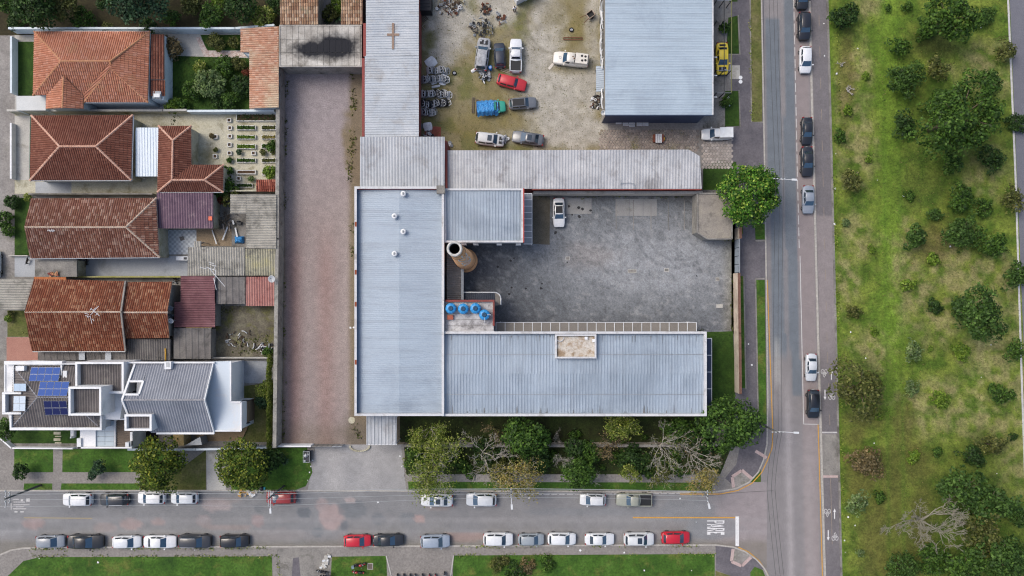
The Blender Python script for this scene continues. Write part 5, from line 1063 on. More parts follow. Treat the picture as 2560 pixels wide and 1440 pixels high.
blk(157, 927, 167, 944, 5.9, 6.6, M_gut, 'air_conditioner'); blk(170, 929, 186, 940, 5.9, 6.1, plain('window_dark', '#1c2226', .2), 'window')
blk(39, 915, 60, 927, 6.2, 6.9, W, 'roof_box')
blk(5, 981, 52, 985.5, 5.2, 6.9, W, 'window_frame'); blk(5, 1031, 52, 1036, 5.2, 6.9, W, 'window_frame'); blk(5, 986, 13, 1030.5, 5.2, 6.9, W, 'window_frame'); blk(13.5, 986, 33, 1030.5, 5.2, 6.2, M_char, 'bay_roof')
blk(254, 990, 312, 1048, 2.5, 4.6, mat('terrace_screed', ['#b3b3ae', '#c3c2bb'], .6, .9, .15, 6, .1, stain='#9a9a92'), 'terrace'); blk(254, 1046, 313, 1050, 4.6, 5.3); blk(200, 1075, 239, 1118, .2, 3.6, plain('bright_white_roof', '#f4f5f6', .7), 'entrance_roof'); blk(287, 1051, 326, 1117, .2, 3.5, M_char, 'porch_body')
roof(T, [face4(287, 1051, 326, 1117, (3.7, 3.7, 3.7, 3.7))], mat('brown_house_tiles', ['#6d6156', '#7d7064'], .4, .75, .2, 8, .0), kind='wave', pitch=.3, along=(1, 0), name='porch_roof')
blk(286, 1049, 288.5, 1117, 3.4, 4.0); blk(193, 1117.5, 330, 1121, .1, 3.9); blk(325, 1080, 331, 1117, .1, 4.0); blk(192, 1096, 202, 1121, .1, 3.9, W, 'gate_pillar')
blk(331, 1078, 395, 1115, .1, .2, M_void, 'garage_floor'); blk(433, 1085, 459, 1114, .2, 2.6, mat('cream_mosaic', ['#d8c08a', '#b89a62', '#e2d0a4'], 2.5, .8, .25, 6, .1), 'mosaic_roof'); blk(396, 1085, 432, 1113, .1, .25, M_fibrod, 'garage_grille')
for k in range(5):
    for j in range(2):
        blk(239.5 + j * 23.3, 1052 + k * 13.2, 262 + j * 23.3, 1064.4 + k * 13.2, 3.3, 3.4, mat('skylight_glass', ['#b0bfc9', '#bdcad2'], .4, .15, .05, 6, .0), 'skylight_pane')
blk(239, 1051, 286, 1117.5, 3.0, 3.28, M_galv, 'skylight_frame')
# solar panels
M_pv = plain('solar_cell_blue', '#2a529c', .5, 0, .15); M_pvd = plain('solar_cell_navy', '#1f2858', .55, 0, .15)
def array(label, q, nx, ny, m, h0, h1):
    V = thing('solar_array', label, 'solar panel', P(q[3][0], q[3][1], h1))
    def bl(u, v, dz=0):
        x = (q[0][0]*(1-u)+q[1][0]*u)*(1-v)+(q[3][0]*(1-u)+q[2][0]*u)*v; y = (q[0][1]*(1-u)+q[1][1]*u)*(1-v)+(q[3][1]*(1-u)+q[2][1]*u)*v; h = h0*(1-v)+h1*v; p = P(x, y, h); p.z += dz; return p
    for i in range(nx):
        for j in range(ny):
            u0, u1, v0, v1 = i/nx, (i+1)/nx, j/ny, (j+1)/ny; e_ = .006; o_ = MB(); c = [bl(u0+e_,v0+e_), bl(u1-e_,v0+e_), bl(u1-e_,v1-e_), bl(u0+e_,v1-e_)]
            o_.add([(p.x,p.y,p.z-.04) for p in c]+[(p.x,p.y,p.z) for p in c], [(4,7,6,5)[::-1] if False else (7,6,5,4),(0,1,5,4),(1,2,6,5),(2,3,7,6),(3,0,4,7)]); pn = o_.part('panel', M_gut, V)
            g = .009; gv = .016; MB().add([bl(u0+g,v0+gv,.008), bl(u0+g,v1-gv,.008), bl(u1-g,v1-gv,.008), bl(u1-g,v0+gv,.008)], [(0,1,2,3)]).part('cells', m, pn)
    for v in (.25, .75): MB().bar(bl(-.02, v, -.08), bl(1.02, v, -.08), .05, .05).part('rail', M_galv, V)
array('upper blue solar array of eight panels on the modern house', [(78, 918), (152, 918), (146, 953), (71, 953)], 4, 2, M_pv, 6.5, 7.0); array('middle blue solar array of eight panels on the modern house', [(100, 954), (174, 954), (167, 990), (93, 990)], 4, 2, M_pv, 7.0, 7.5); array('dark navy solar array of six panels on the modern house', [(108, 1002), (166, 1002), (171, 1037), (113, 1038)], 3, 2, M_pvd, 7.5, 6.95)
array('small white solar water panel pair, upper one', [(35, 959), (65, 959), (65, 978), (35, 978)], 2, 1, plain('pale_collector_glass', '#b5cbe0', .3, 0, .3), 7.25, 7.25); array('larger white solar water panel pair, lower one', [(34, 990), (64, 990), (63, 1028), (33, 1028)], 2, 2, plain('white_collector_glass', '#cddae6', .3, 0, .3), 7.3, 7.2)
# the twin house to the right, grey roof
T = thing('modern_house', 'white house with blue-grey pitched roof and flat rear roof', 'house', P(450, 1000, 0)); e, r1 = 5.9, 8.6
prism_px([(343, 911), (574, 908), (574, 1008), (600, 1008), (600, 1074), (396, 1076), (340, 1040)], e - .3).part('wall', W, T)
roof(T, [[P(374, 907, e), P(534, 906, e), P(512, 1000, r1), P(343, 1000, r1)], [P(339, 907, e), P(374, 907, e), P(359, 953, e + 1.35), P(324, 953, e + 1.35)], [P(311, 985, r1 - .4), P(348, 985, r1 - .4), P(343, 1000, r1), P(306, 1000, r1)], [P(306, 1000, r1), P(512, 1000, r1), P(536, 1082, e), P(379, 1082, e), P(321, 1037, e + 1.4)]], M_slate, M_cap_g, [(P(306, 1000, r1), P(512, 1000, r1))], kind='wave', pitch=.36)
MB().prism([P(314, 985, 6)[:2], P(348, 985, 6)[:2], P(359, 953, 6)[:2], P(326, 953, 6)[:2]], 4.0, 4.2).part('well_floor', M_void, T)
for a, b, ha, hb in (((324, 953), (359, 953), e + 1.35, e + 1.35), ((359, 953), (348, 986), e + 1.35, r1 - .4), ((348, 986), (311, 986), r1 - .4, r1 - .4), ((339, 907), (306, 1000), e, r1), ((306, 1000), (321, 1037), r1, e + 1.4), ((534, 906), (512, 1000), e, r1), ((512, 1000), (536, 1082), r1, e), ((392, 1083), (536, 1083), e, e), ((311, 986), (306, 1000), r1 - .4, r1)):
    MB().bar(P(*a, ha + .1), P(*b, hb + .1), .26 if a[0] < 480 else .12, .3).part('roof_edge', W, T)
f = MB(); slab_px(f, 300, 905, 536, 908.5, e - .5, e + .45); f.part('parapet', W, T); f = MB(); slab_px(f, 411, 904, 427, 923, e, e + 1.0); f.part('chimney_box', W, T); f = MB(); slab_px(f, 415, 906, 424, 918, e + .9, e + 1.02); f.part('chimney_void', M_galv, T)
MB().prism(pxs([(534, 904), (577, 903), (577, 1005), (603, 1005), (603, 1077), (535, 1077), (513, 1000)], 5.9), 5.6, 6.0, True).part('flat_roof', mat('blue_white_flat_roof', ['#c6d2dc', '#d4dde4'], .2, .7, .06, 6, .05, stain='#dcd8d2', sscale=.2), T)
for a, b in (((577, 903), (577, 1005)), ((577, 1005), (603, 1005)), ((603, 1005), (603, 1077)), ((603, 1077), (536, 1077))): MB().bar(P(*a, 6.08), P(*b, 6.08), .18, .2).part('roof_edge', W, T)
blk2 = lambda x0, y0, x1, y1, z0, z1, m, nm: (lambda f: (slab_px(f, x0, y0, x1, y1, z0, z1), f.part(nm, m, T)))(MB())
blk2(605, 1003, 619, 1056, .2, 3.0, mat('brown_pergola_roof', ['#7d6a55', '#8d7a64'], 1, .85, .2, 6, .1), 'pergola_roof'); blk2(604, 1001, 621, 1003, 2.4, 3.2, M_steeld, 'pergola_beam'); blk2(604, 1057, 621, 1059, 2.4, 3.2, M_steeld, 'pergola_beam')
f = MB().prism(pxs([(476, 1086), (602, 1080), (606, 1062), (619, 1060), (600, 1103), (500, 1106)], 1.0), .15, .3); f.part('deck', mat('brown_tiled_deck', ['#8d7658', '#a08a6c'], .8, .85, .25, 6, .2), T)
MB().prism(pxs([(462, 1114), (500, 1092), (505, 1112)], 2.4), .2, 2.4, True).part('gate_roof', M_galv, T)
wall_line('garden_wall', [(334, 1118), (500, 1118), (590, 1116), (690, 1113)], 1.5, .2, M_tileyard, 'grey-blue street wall of the grey-roofed modern house', cop=M_wallb)
wall_line('garden_wall', [(0, 1080), (18, 1098), (40, 1117), (192, 1118)], .9, .2, M_white, 'low white street wall of the solar-panelled house')
for k, (x0, y0, x1, y1) in enumerate(((136, 1079, 153, 1086), (139, 1089, 155, 1092), (136, 1095, 153, 1102), (139, 1105, 155, 1108))): tag(MB().prism(pxs(rect(x0, y0, x1, y1)), ZB, ZB + .06).top('stepping_stone', M_conc_y), 'stepping stone in the lawn, ' + ('nearest the house', 'second from the house', 'third from the house', 'nearest the street wall')[k], 'paving stone', 'stepping stones before the solar house')
V = thing('garden_bench', 'white upright garden bench slab on the front lawn', 'bench', P(180, 1085, ZB)); f = MB(); slab_px(f, 176, 1076, 184, 1095, ZB, .8); f.part('block', W, V); f = MB(); slab_px(f, 175, 1092, 178, 1096, ZB, 1.3); f.part('back', W, V)
V = thing('air_conditioner', 'white air conditioner box at the porch wall end', 'air conditioner', P(315, 1112, 3.5)); f = MB(); slab_px(f, 313, 1106, 322, 1117, 4.02, 4.7); f.part('case', M_gut, V); f = MB(); slab_px(f, 323, 1104, 328, 1115, 4.02, 4.5); f.part('fan_grille', M_galv, V)
V = thing('patio_stairs', 'dark stair well with rail behind the flat white roof', 'stairs', P(584, 955, ZB)); f = MB(); slab_px(f, 579, 905, 587, 1001, ZB, .4); f.part('well', plain('teal_dark', '#26343c', .6), V)
for k in range(6): f = MB(); slab_px(f, 586, 955 + k * 8, 602, 961 + k * 8, ZB, .4 + k * .2); f.part('step', M_fibrod, V)
MB().tube([P(596, 905, 1.2), P(596, 1000, 1.4)], .04, 6).part('rail', M_steelw, V)
# back-yard odds and ends by house 3
def tarp_lump(name, label, px, py, rx, ry, h, m, cat='tarpaulin', seed=1):
    c = P(px, py); f = MB(); N = 16; rg = random.Random(seed)
    for j in range(N + 1):
        for i in range(N + 1):
            u, v = i / N * 2 - 1, j / N * 2 - 1; d = max(abs(u), abs(v)) ** 4; z = ZB + h * (1 - d) + (rg.random() - .5) * .10 * (1 - d) + .02
            f.v.append((c.x + u * rx / SPX * (1 + .08 * (rg.random() - .5)), c.y + v * ry / SPX * (1 + .1 * (rg.random() - .5)), z))
    f.f = [(j*(N+1)+i, j*(N+1)+i+1, (j+1)*(N+1)+i+1, (j+1)*(N+1)+i) for j in range(N) for i in range(N)]
    V = thing(name, label, cat, (c.x, c.y, ZB)); f.part('cover', m, V); return V
M_tarp = mat('blue_tarpaulin', ['#2f7fc0', '#4a9ad8', '#2668a8'], 2.2, .4, .25, 5, .4, co='Object'); tarp_lump('tarpaulin', 'bright blue tarpaulin bundle in the cluttered back yard', 600, 600, 12, 9, .6, M_tarp)
for k, (x0, y0, x1, y1, w, lb) in enumerate(((532,575,545,611,.16,'long white plank leaning at the soil patch'),(572,565,560,601,.2,'white plank with blue film in the back yard'),(583,551,588,562,.25,'short white board beside the black seat'),(590,570,597,596,.22,'white board leaning on the blue bundle'),(559,560,565,582,.12,'brown timber in the back yard, left one'),(574,555,577,578,.12,'brown timber in the back yard, right one'))):
    V = thing('plank', lb, 'plank', P(x0, y0, ZB)); a, b = P(x0, y0), P(x1, y1); MB().bar((a.x, a.y, ZB + .15), (b.x, b.y, ZB + .4), w, .06).part('board', M_gut if k < 4 else M_cap_w, V)
V = thing('floor_mat', 'dark grey mat lying on the checkered yard', 'mat', P(456, 596, ZB)); MB().prism(pxs([(449, 594), (459, 590), (463, 599), (453, 603)]), ZB + .009, ZB + .03).part('mat', M_fibrod, V)
V = thing('broken_chair', 'black broken seat in the cluttered back yard', 'chair', P(600, 558, ZB)); q = P(600, 558); MB().box(q.x - .3, q.y - .25, .4, q.x + .3, q.y + .25, .5).part('seat', M_steeld, V); MB().box(q.x - .3, q.y + .2, .5, q.x + .3, q.y + .28, 1.0).part('backrest', M_steeld, V)
for sx in (-.26, .26):
    for sy in (-.2, .2): MB().box(q.x + sx - .02, q.y + sy - .02, ZB, q.x + sx + .02, q.y + sy + .02, .4).part('leg', M_steeld, V)
clut = MB(); 
for k in range(60):
    q = P(RNG.uniform(532, 575), RNG.uniform(530, 575)); an = RNG.random() * 3.1; L = RNG.uniform(.15, .7); clut.bar((q.x, q.y, ZB + .05 + RNG.random() * .2), (q.x + math.cos(an) * L, q.y + math.sin(an) * L, ZB + .1 + RNG.random() * .4), RNG.uniform(.05, .2), .06)
tag(clut.top('yard_clutter', mat('dark_clutter', ['#3a332c', '#6b5f50', '#8d8478'], 3, .9, .3, 5, .2), kind='stuff'), 'dark jumble of scrap wood in the back yard', 'clutter')
V = thing('rooftop_box', 'orange plastic sheet scrap on the edge of the plum roof', 'scrap', P(527, 546, 3.2)); f = MB(); slab_px(f, 521, 541, 530, 551, 3.2, 3.3); f.part('sheet', plain('orange_plastic', '#d8603a', .5), V)
V = thing('outdoor_sink', 'white sink and counter at the carport edge', 'sink', P(455, 646, ZB)); f = MB(); slab_px(f, 440, 641, 469, 651, ZB, .95); f.part('counter', M_gut, V); f = MB(); slab_px(f, 459, 643, 467, 649, .95, .97); f.part('basin', M_steeld, V)
for px, py, nm, lb in ((74, 653, 'dog', 'black dog standing on the tiled front yard'), (222, 656, 'dog', 'black dog in the shade of the tiled drive')):
    q = P(px, py); pts = [(-.45, 0, .42), (-.2, 0, .45), (.15, 0, .47), (.3, 0, .52), (.42, 0, .62), (.55, 0, .6)]; V = thing(nm, lb, 'dog', (q.x, q.y, ZB)); an = 1.2 if px < 100 else 1.5
    def rt(p): return (q.x + p[0] * math.cos(an) - p[1] * math.sin(an), q.y + p[0] * math.sin(an) + p[1] * math.cos(an), p[2] + ZB)
    f = MB().tube([rt(p) for p in pts], [.09, .13, .15, .12, .1, .05], 8)
    for lx, ly in ((-.35, .08), (-.35, -.08), (.2, .08), (.2, -.08)): f.tube([rt((lx, ly, .42)), rt((lx - .04, ly, .22)), rt((lx, ly, 0))], [.06, .04, .03], 6)
    f.tube([rt((-.45, 0, .45)), rt((-.65, .05, .55))], [.03, .015], 5); f.tube([rt((.4, .06, .66)), rt((.38, .09, .76))], [.03, .01], 4); f.tube([rt((.4, -.06, .66)), rt((.38, -.09, .76))], [.03, .01], 4)
    f.part('body', plain('black_fur', '#1e1c1c', .8), V, True)
# ------------------------------------------------------------------ vehicles
M_glass = plain('car_glass', '#2b3845', .06, 0, .8); M_glass2 = plain('car_glass_blue', '#39536b', .06, 0, .8); M_tyre = plain('tyre_rubber', '#1b1b1c', .9); M_rim = plain('alloy_rim', '#a9adb2', .35, .5)
M_lampw = plain('headlamp_lens', '#d8e0e6', .15, 0, .6); M_lampr = plain('tail_lamp_lens', '#8f1f1f', .2, 0, .5); M_trim = plain('black_trim', '#202124', .6)
STY = {  # L, W, hood z, belt z, roof z, windscreen base/top, rear roof edge, rear glass base (fractions of L from the middle, + = front)
 'hatch': (4.0, 1.74, .92, .96, 1.47, .265, .10, -.375, -.455), 'sedan': (4.45, 1.76, .90, .95, 1.44, .225, .07, -.22, -.345), 'suv': (4.3, 1.84, 1.05, 1.08, 1.66, .25, .115, -.40, -.465),
 'wagon': (4.2, 1.70, .90, .94, 1.42, .215, .08, -.40, -.465), 'pickup': (5.1, 1.86, 1.08, 1.12, 1.72, .225, .115, -.09, -.125), 'van': (4.35, 1.66, .92, .98, 1.75, .235, .12, -.47, -.48), 'square': (3.95, 1.64, .90, .93, 1.40, .20, .09, -.385, -.46)}
CARS = {}
def car_parts(style, extra=()):
    L, W, zh, zb, zr, wf, wt, rt, rb = STY[style]; hx = L / 2; parts = []
    def wid(x): s = abs(x) / hx; return W / 2 * (1 - .19 * max(0, (s - .55) / .45) ** 2.2) * (1 - .10 * max(0, (s - .93) / .07) ** 2)
    def ztop(x):
        s = x / L
        if style == 'pickup' and s < rb: return .98
        if s > wf: return zh - .26 * ((s - wf) / (.5 - wf)) ** 1.6
        if s < rb: return zb - .10 * ((rb - s) / (.5 + rb + 1e-6)) ** 1.5
        return zb
    xs = [hx * t for t in (-1, -.97, -.9, -.78, -.6, -.4, -.2, 0, .2, .4, .55, .7, .82, .92, .975, 1)]
    f = MB(); n = 9
    for x in xs:
        w = wid(x); zt = ztop(x); k = 1.0 if abs(x) < hx * .95 else .97
        if abs(x) >= hx * .999: zt = min(zt, .62)
        for y, z in ((-.90*w, .22), (-w*k, .38), (-w*k, .62), (-w*.965, zt - .05), (-w*.82, zt), (0, zt + .035), (w*.82, zt), (w*.965, zt - .05), (w*k, .62), (w*k, .38), (.90*w, .22)): f.v.append((x, y, z))
    n = 11; f.f = [(i*n+j, (i+1)*n+j, (i+1)*n+j+1, i*n+j+1) for i in range(len(xs) - 1) for j in range(n - 1)] + [tuple(range(n)), tuple((len(xs)-1)*n + j for j in range(n - 1, -1, -1))]
    parts.append(('body', f.mesh('car_body', None, True), 'paint', None))
    # cabin
    xf, xt, xr, xb = wf * L, wt * L, rt * L, rb * L; yb = W / 2 * .93; yr = W / 2 * .74; c = MB(); z0 = zb - .04
    bot = [(xf, -yb*.9), (xf + .05, 0), (xf, yb*.9), ((xf+xb)/2, yb), (xb, yb*.9), (xb - .03, 0), (xb, -yb*.9), ((xf+xb)/2, -yb)]
    tp_ = [(xt, -yr*.93), (xt + .04, 0), (xt, yr*.93), ((xt+xr)/2, yr), (xr, yr*.92), (xr - .02, 0), (xr, -yr*.92), ((xt+xr)/2, -yr)]
    c.v = [(x, y, z0) for x, y in bot] + [(x, y, zr - .05) for x, y in tp_] + [((x - (xt+xr)/2) * .9 + (xt+xr)/2, y * .88, zr) for x, y in tp_]
    c.f = [(i, (i+1)%8, 8+(i+1)%8, 8+i) for i in range(8)] + [(8+i, 8+(i+1)%8, 16+(i+1)%8, 16+i) for i in range(8)] + [tuple(range(16, 24))]
    parts.append(('cabin', c.mesh('car_cabin', None, True), 'paint', None))
    def glass(nm, q, key='glass', out=.012):
        q = [Vector(p) for p in q]; nrm = (q[1] - q[0]).cross(q[2] - q[0]).normalized(); cen = sum(q, Vector()) / 4
        if nrm.dot(cen - Vector(((xf+xb)/2, 0, zb))) < 0: nrm = -nrm
        g = MB().add([p + nrm * out for p in q], [(0, 1, 2, 3)]); parts.append((nm, g.mesh('car_' + nm), key, None))
    def lp(a, b, t): return tuple(a[i] + (b[i] - a[i]) * t for i in range(3))
    B = lambda i: c.v[i]; Tt = lambda i: c.v[8 + i]
    def panel(i, j, nm, key, t0, t1, s0, s1):
        a0, a1 = lp(B(i), Tt(i), t0), lp(B(i), Tt(i), t1); b0, b1 = lp(B(j), Tt(j), t0), lp(B(j), Tt(j), t1); glass(nm, [lp(a0, b0, s0), lp(a0, b0, s1), lp(a1, b1, s1), lp(a1, b1, s0)], key)
    def pane(i, k, j, nm, key, t0, t1, s0):
        g = MB(); V6 = []
        for t in (t0, t1):
            a, m2, b = lp(B(i), Tt(i), t), lp(B(k), Tt(k), t), lp(B(j), Tt(j), t); V6 += [lp(a, m2, s0), m2, lp(b, m2, s0)]
        o_ = Vector((1 if B(k)[0] > 0 else -1, 0, .8)).normalized() * .015
        g.add([Vector(p) + o_ for p in V6], [(0, 1, 4, 3), (1, 2, 5, 4)]); parts.append((nm, g.mesh('car_' + nm), key, None))
    pane(0, 1, 2, 'windscreen', 'glass2', .04, .97, .08)
    if style != 'van': pane(4, 5, 6, 'rear_window', 'glass', .15, .94, .14)
    for i, j in ((2, 3), (0, 7)): panel(i, j, 'front_window', 'glass', .22, .9, .12, .92)
    if style not in ('van', 'pickup'):
        for i, j in ((3, 4), (7, 6)): panel(i, j, 'rear_door_window', 'glass', .22, .9, .06, .78)
    for sx in (-.30, .305):
        for sy in (-1, 1):
            r_ = .31 if style in ('suv', 'pickup') else .285; cx, cy = sx * L, sy * (W / 2 - .10)
            w_ = MB().lathe((cx, cy - .10, r_), [(r_*.62, 0), (r_*.95, 0), (r_, .03), (r_, .17), (r_*.95, .20), (r_*.62, .20)], 18, 'y'); parts.append(('wheel', w_.mesh('car_wheel', None, True), 'tyre', None))
            h_ = MB().lathe((cx, cy - .085 + (.0), r_), [(.02, 0), (r_*.62, .01), (r_*.64, .165), (.02, .17)], 14, 'y'); parts.append(('rim', h_.mesh('car_rim', None, True), 'rim', len(parts) - 1))
    for sy in (-1, 1):
        m_ = MB().box(xf - .28, sy * (W / 2 - .03), zb + .02, xf - .10, sy * (W / 2 + .16), zb + .15); parts.append(('mirror', m_.mesh('car_mirror'), 'paint', None))
        zz = ztop(hx * .93); h_ = MB().add([(hx*.985, sy*W*.20, zz - .16), (hx*.995, sy*W*.34, zz - .2), (hx*.90, sy*W*.435, zz - .03), (hx*.86, sy*W*.40, zz + .01), (hx*.94, sy*W*.22, zz - .02)], [(0, 1, 2, 3, 4) if sy < 0 else (4, 3, 2, 1, 0)]); parts.append(('headlight', h_.mesh('car_headlight'), 'lampw', None))
        tz = .80 if style not in ('suv', 'pickup', 'van') else .9; t_ = MB().box(-hx - .012, sy * W * .30, tz - .1, -hx + .14, sy * W * .452, tz + .08); parts.append(('tail_light', t_.mesh('car_tail_light'), 'lampr', None))
    parts.append(('front_bumper', MB().box(hx - .10, -W*.33, .30, hx + .025, W*.33, .46).mesh('car_bumper'), 'trim', None)); parts.append(('number_plate', MB().box(-hx - .03, -.2, .5, -hx - .005, .2, .62).mesh('car_plate'), 'lampw', None))
    if style == 'pickup':
        x0, x1 = -hx * .96, xb - .06; z = 1.0
        parts.append(('load_bed', MB().box(x0 + .06, -W*.41, .75, x1, W*.41, z + .045).mesh('car_bed'), 'trim', None))
        for sy in (-1, 1): parts.append(('bed_rail', MB().box(x0, sy*W*.41, .8, x1, sy*W*.47, 1.16).mesh('car_rail'), 'paint', None))
        parts.append(('tailgate', MB().box(x0 - .02, -W*.46, .5, x0 + .06, W*.46, 1.16).mesh('car_gate'), 'paint', None))
    for ex in extra:
        if ex == 'sunroof': parts.append(('sunroof', MB().box(xt - .85, -yr*.62, zr - .02, xt - .2, yr*.62, zr + .012).mesh('car_sunroof'), 'glass', None))
        if ex == 'blackroof': parts.append(('roof_panel', MB().box(xr + .1, -yr*.80, zr - .03, xt - .12, yr*.80, zr + .012).mesh('car_roof'), 'trim', None))
        if ex == 'rails':
            for sy in (-1, 1): parts.append(('roof_rail', MB().box(xr + .1, sy*yr*.92 - .03, zr - .05, xt - .15, sy*yr*.92 + .03, zr + .05).mesh('car_rrail'), 'rim', None))
        if ex == 'canopy':
            x0, x1 = -hx*.95, xb + .05; q = MB(); q.v = [(x0, -W*.45, 1.1), (x1, -W*.45, 1.1), (x1, W*.45, 1.1), (x0, W*.45, 1.1), (x0 + .1, -W*.39, 1.72), (x1, -W*.39, 1.74), (x1, W*.39, 1.74), (x0 + .1, W*.39, 1.72)]; q.f = [(4,5,6,7),(0,1,5,4),(1,2,6,5),(2,3,7,6),(3,0,4,7)]; parts.append(('canopy', q.mesh('car_canopy'), 'paint', None))
            for px_, py_ in ((x0 + .45, -.32), (x0 + .95, -.35), (x0 + .4, .22), (x0 + .85, .3)): parts.append(('roof_disc', MB().lathe((px_, py_, 1.73), [(.17, 0), (.17, .02), (0, .022)], 14).mesh('car_disc'), 'trim', None))
            for yy, sx_ in ((-.1, .1), (.15, -.1), (.0, -.25)): parts.append(('emblem', MB().box(xt - 1.0 + sx_, yy - .09, zr, xt - .8 + sx_, yy + .07, zr + .01).mesh('car_emblem'), 'brown', None))
            parts.append(('hood_ring', MB().lathe((xf + .42, 0, zh + .0), [(.2, .0), (.2, .03), (.15, .03), (.15, .0)], 16).mesh('car_ring'), 'rim', None))
        if ex == 'enginebay':
            parts.append(('engine_bay', MB().box(xf + .28, -W*.29, .6, hx*.84, W*.29, zh + .03).mesh('car_engine'), 'trim', None))
            for px_, py_, a_, b_ in ((xf + .35, -.2, .3, .2), (xf + .6, .25, .2, .3), (xf + .7, -.3, .15, .3)): parts.append(('engine_part', MB().box(px_, py_, zh, px_ + a_, py_ + b_, zh + .1).mesh('car_enginepart'), 'rim', None))
        if ex == 'gutted': parts.append(('rear_opening', MB().box(-hx*.86, -W*.24, .5, xb - .12, W*.24, zb + .05).mesh('car_open'), 'trim', None))
        if ex == 'cargo': parts.append(('cargo_box', MB().add([(-hx*.98,-W*.47,.9),(xf-1.25,-W*.47,.9),(xf-1.25,W*.47,.9),(-hx*.98,W*.47,.9),(-hx*.96,-W*.44,1.86),(xf-1.2,-W*.44,1.86),(xf-1.2,W*.44,1.86),(-hx*.96,W*.44,1.86)], [(4,5,6,7),(0,1,5,4),(1,2,6,5),(2,3,7,6),(3,0,4,7)]).mesh('car_cargo'), 'paint', None))
    return parts
GROUPS = {}
def car(style, px, py, heading, col, label, Lpx=None, extra=(), group=None, z=.01, rough=.28, cat='car', name='parked_car', metal=0.0, glass=None, coat=.5, dirt=.12):
    key = (style, tuple(extra))
    if key not in CARS: CARS[key] = car_parts(style, extra)
    q = P(px, py, .8); T = thing(name, label, cat, (q.x + RNG.uniform(-.06, .06), q.y + RNG.uniform(-.06, .06), z), group, math.radians(heading + RNG.uniform(-1.4, 1.4)))
    if Lpx: s = Lpx / SPX / STY[style][0]; T.scale = (s, (s + 1) / 2 if .9 < s < 1.1 else s, (s + 1) / 2)
    if col == '#ffd21a' and 'car_paint_ffd21a_m' not in MATS: paint('car_paint_ffd21a_m', 'ffe040', .45, .3, 0, .08)
    pm = paint('car_paint_' + col.strip('#') + ('_m' if rough > .4 else ''), col, rough, coat if rough < .4 else 0, metal, dirt)
    M = {'paint': pm, 'glass': M_glass, 'glass2': M_glass2, 'tyre': M_tyre, 'rim': M_rim, 'lampw': M_lampw, 'lampr': M_lampr, 'trim': M_trim, 'brown': plain('brown_emblem', '#6b4a30', .7)}
    ob = []
    for nm, me, mk, pi in CARS[key]:
        ob.append(link(nm, me, T if pi is None else ob[pi], M[mk]))
    return T
g = 'cars parked along the right street'
WH, SV, BK, NV, RD, GY = '#e4e6e8', '#aab0b6', '#24262a', '#2a2f3a', '#b81e28', '#6d7076'
for a in [('hatch', 2006, -12, BK, 'dark car cut off by the top edge in the right street', 70), ('suv', 2010, 66, '#23252c', 'black car second from the top in the right street', 68), ('hatch', 2014, 149, '#dfe2e6', 'white hatchback alone near the top of the right street', 66), ('sedan', 2018, 327, '#222429', 'black car with a white line above its windscreen', 68), ('sedan', 2019, 404, '#26282e', 'black saloon showing a red tail lamp', 73), ('sedan', 2021, 499, '#8f98a4', 'grey-blue saloon level with the round street tree', 69), ('sedan', 2029, 919, '#ccd2d8', 'silver saloon beside the cycle path arrows', 68), ('hatch', 2034, 1011, '#1d2026', 'black hatchback last in the parking lane', 70)]:
    car(a[0], a[1], a[2], -90 + (1 if a[2] > 600 else 0), a[3], a[4], a[5], group=g)
g = 'cars parked on the upper side of the lower street'
for a in [('suv', 193, 1248, WH, 'white car leftmost on the upper side of the lower street', 72, ()), ('suv', 285, 1248, '#2b2d30', 'black car with roof rails on the upper side of the street', 70, ('rails',)), ('hatch', 377, 1246, '#e8eaeb', 'white car just right of the black one on the upper side', 68, ()), ('hatch', 459, 1245, '#dfe3e6', 'white hatchback below the concrete drive', 67, ()), ('hatch', 701, 1244, '#9c3230', 'dull red car under the utility pole', 73, ()), ('sedan', 1093, 1250, '#d9dcde', 'white saloon with a dark patch on its roof under bare branches', 79, ('sunroof',)), ('hatch', 1204, 1250, '#cfd4d8', 'silver-white car second under the street trees', 75, ()), ('hatch', 1481, 1250, '#dde0e2', 'white car half under green leaves', 64, ())]:
    car(a[0], a[1], a[2], 180, a[3], a[4], a[5], a[6], g)
car('pickup', 1585, 1249, 180, '#9a9d90', 'olive-grey pickup truck with dark empty bed', 89, (), g, cat='pickup', name='parked_pickup')
g = 'cars parked on the lower side of the lower street'
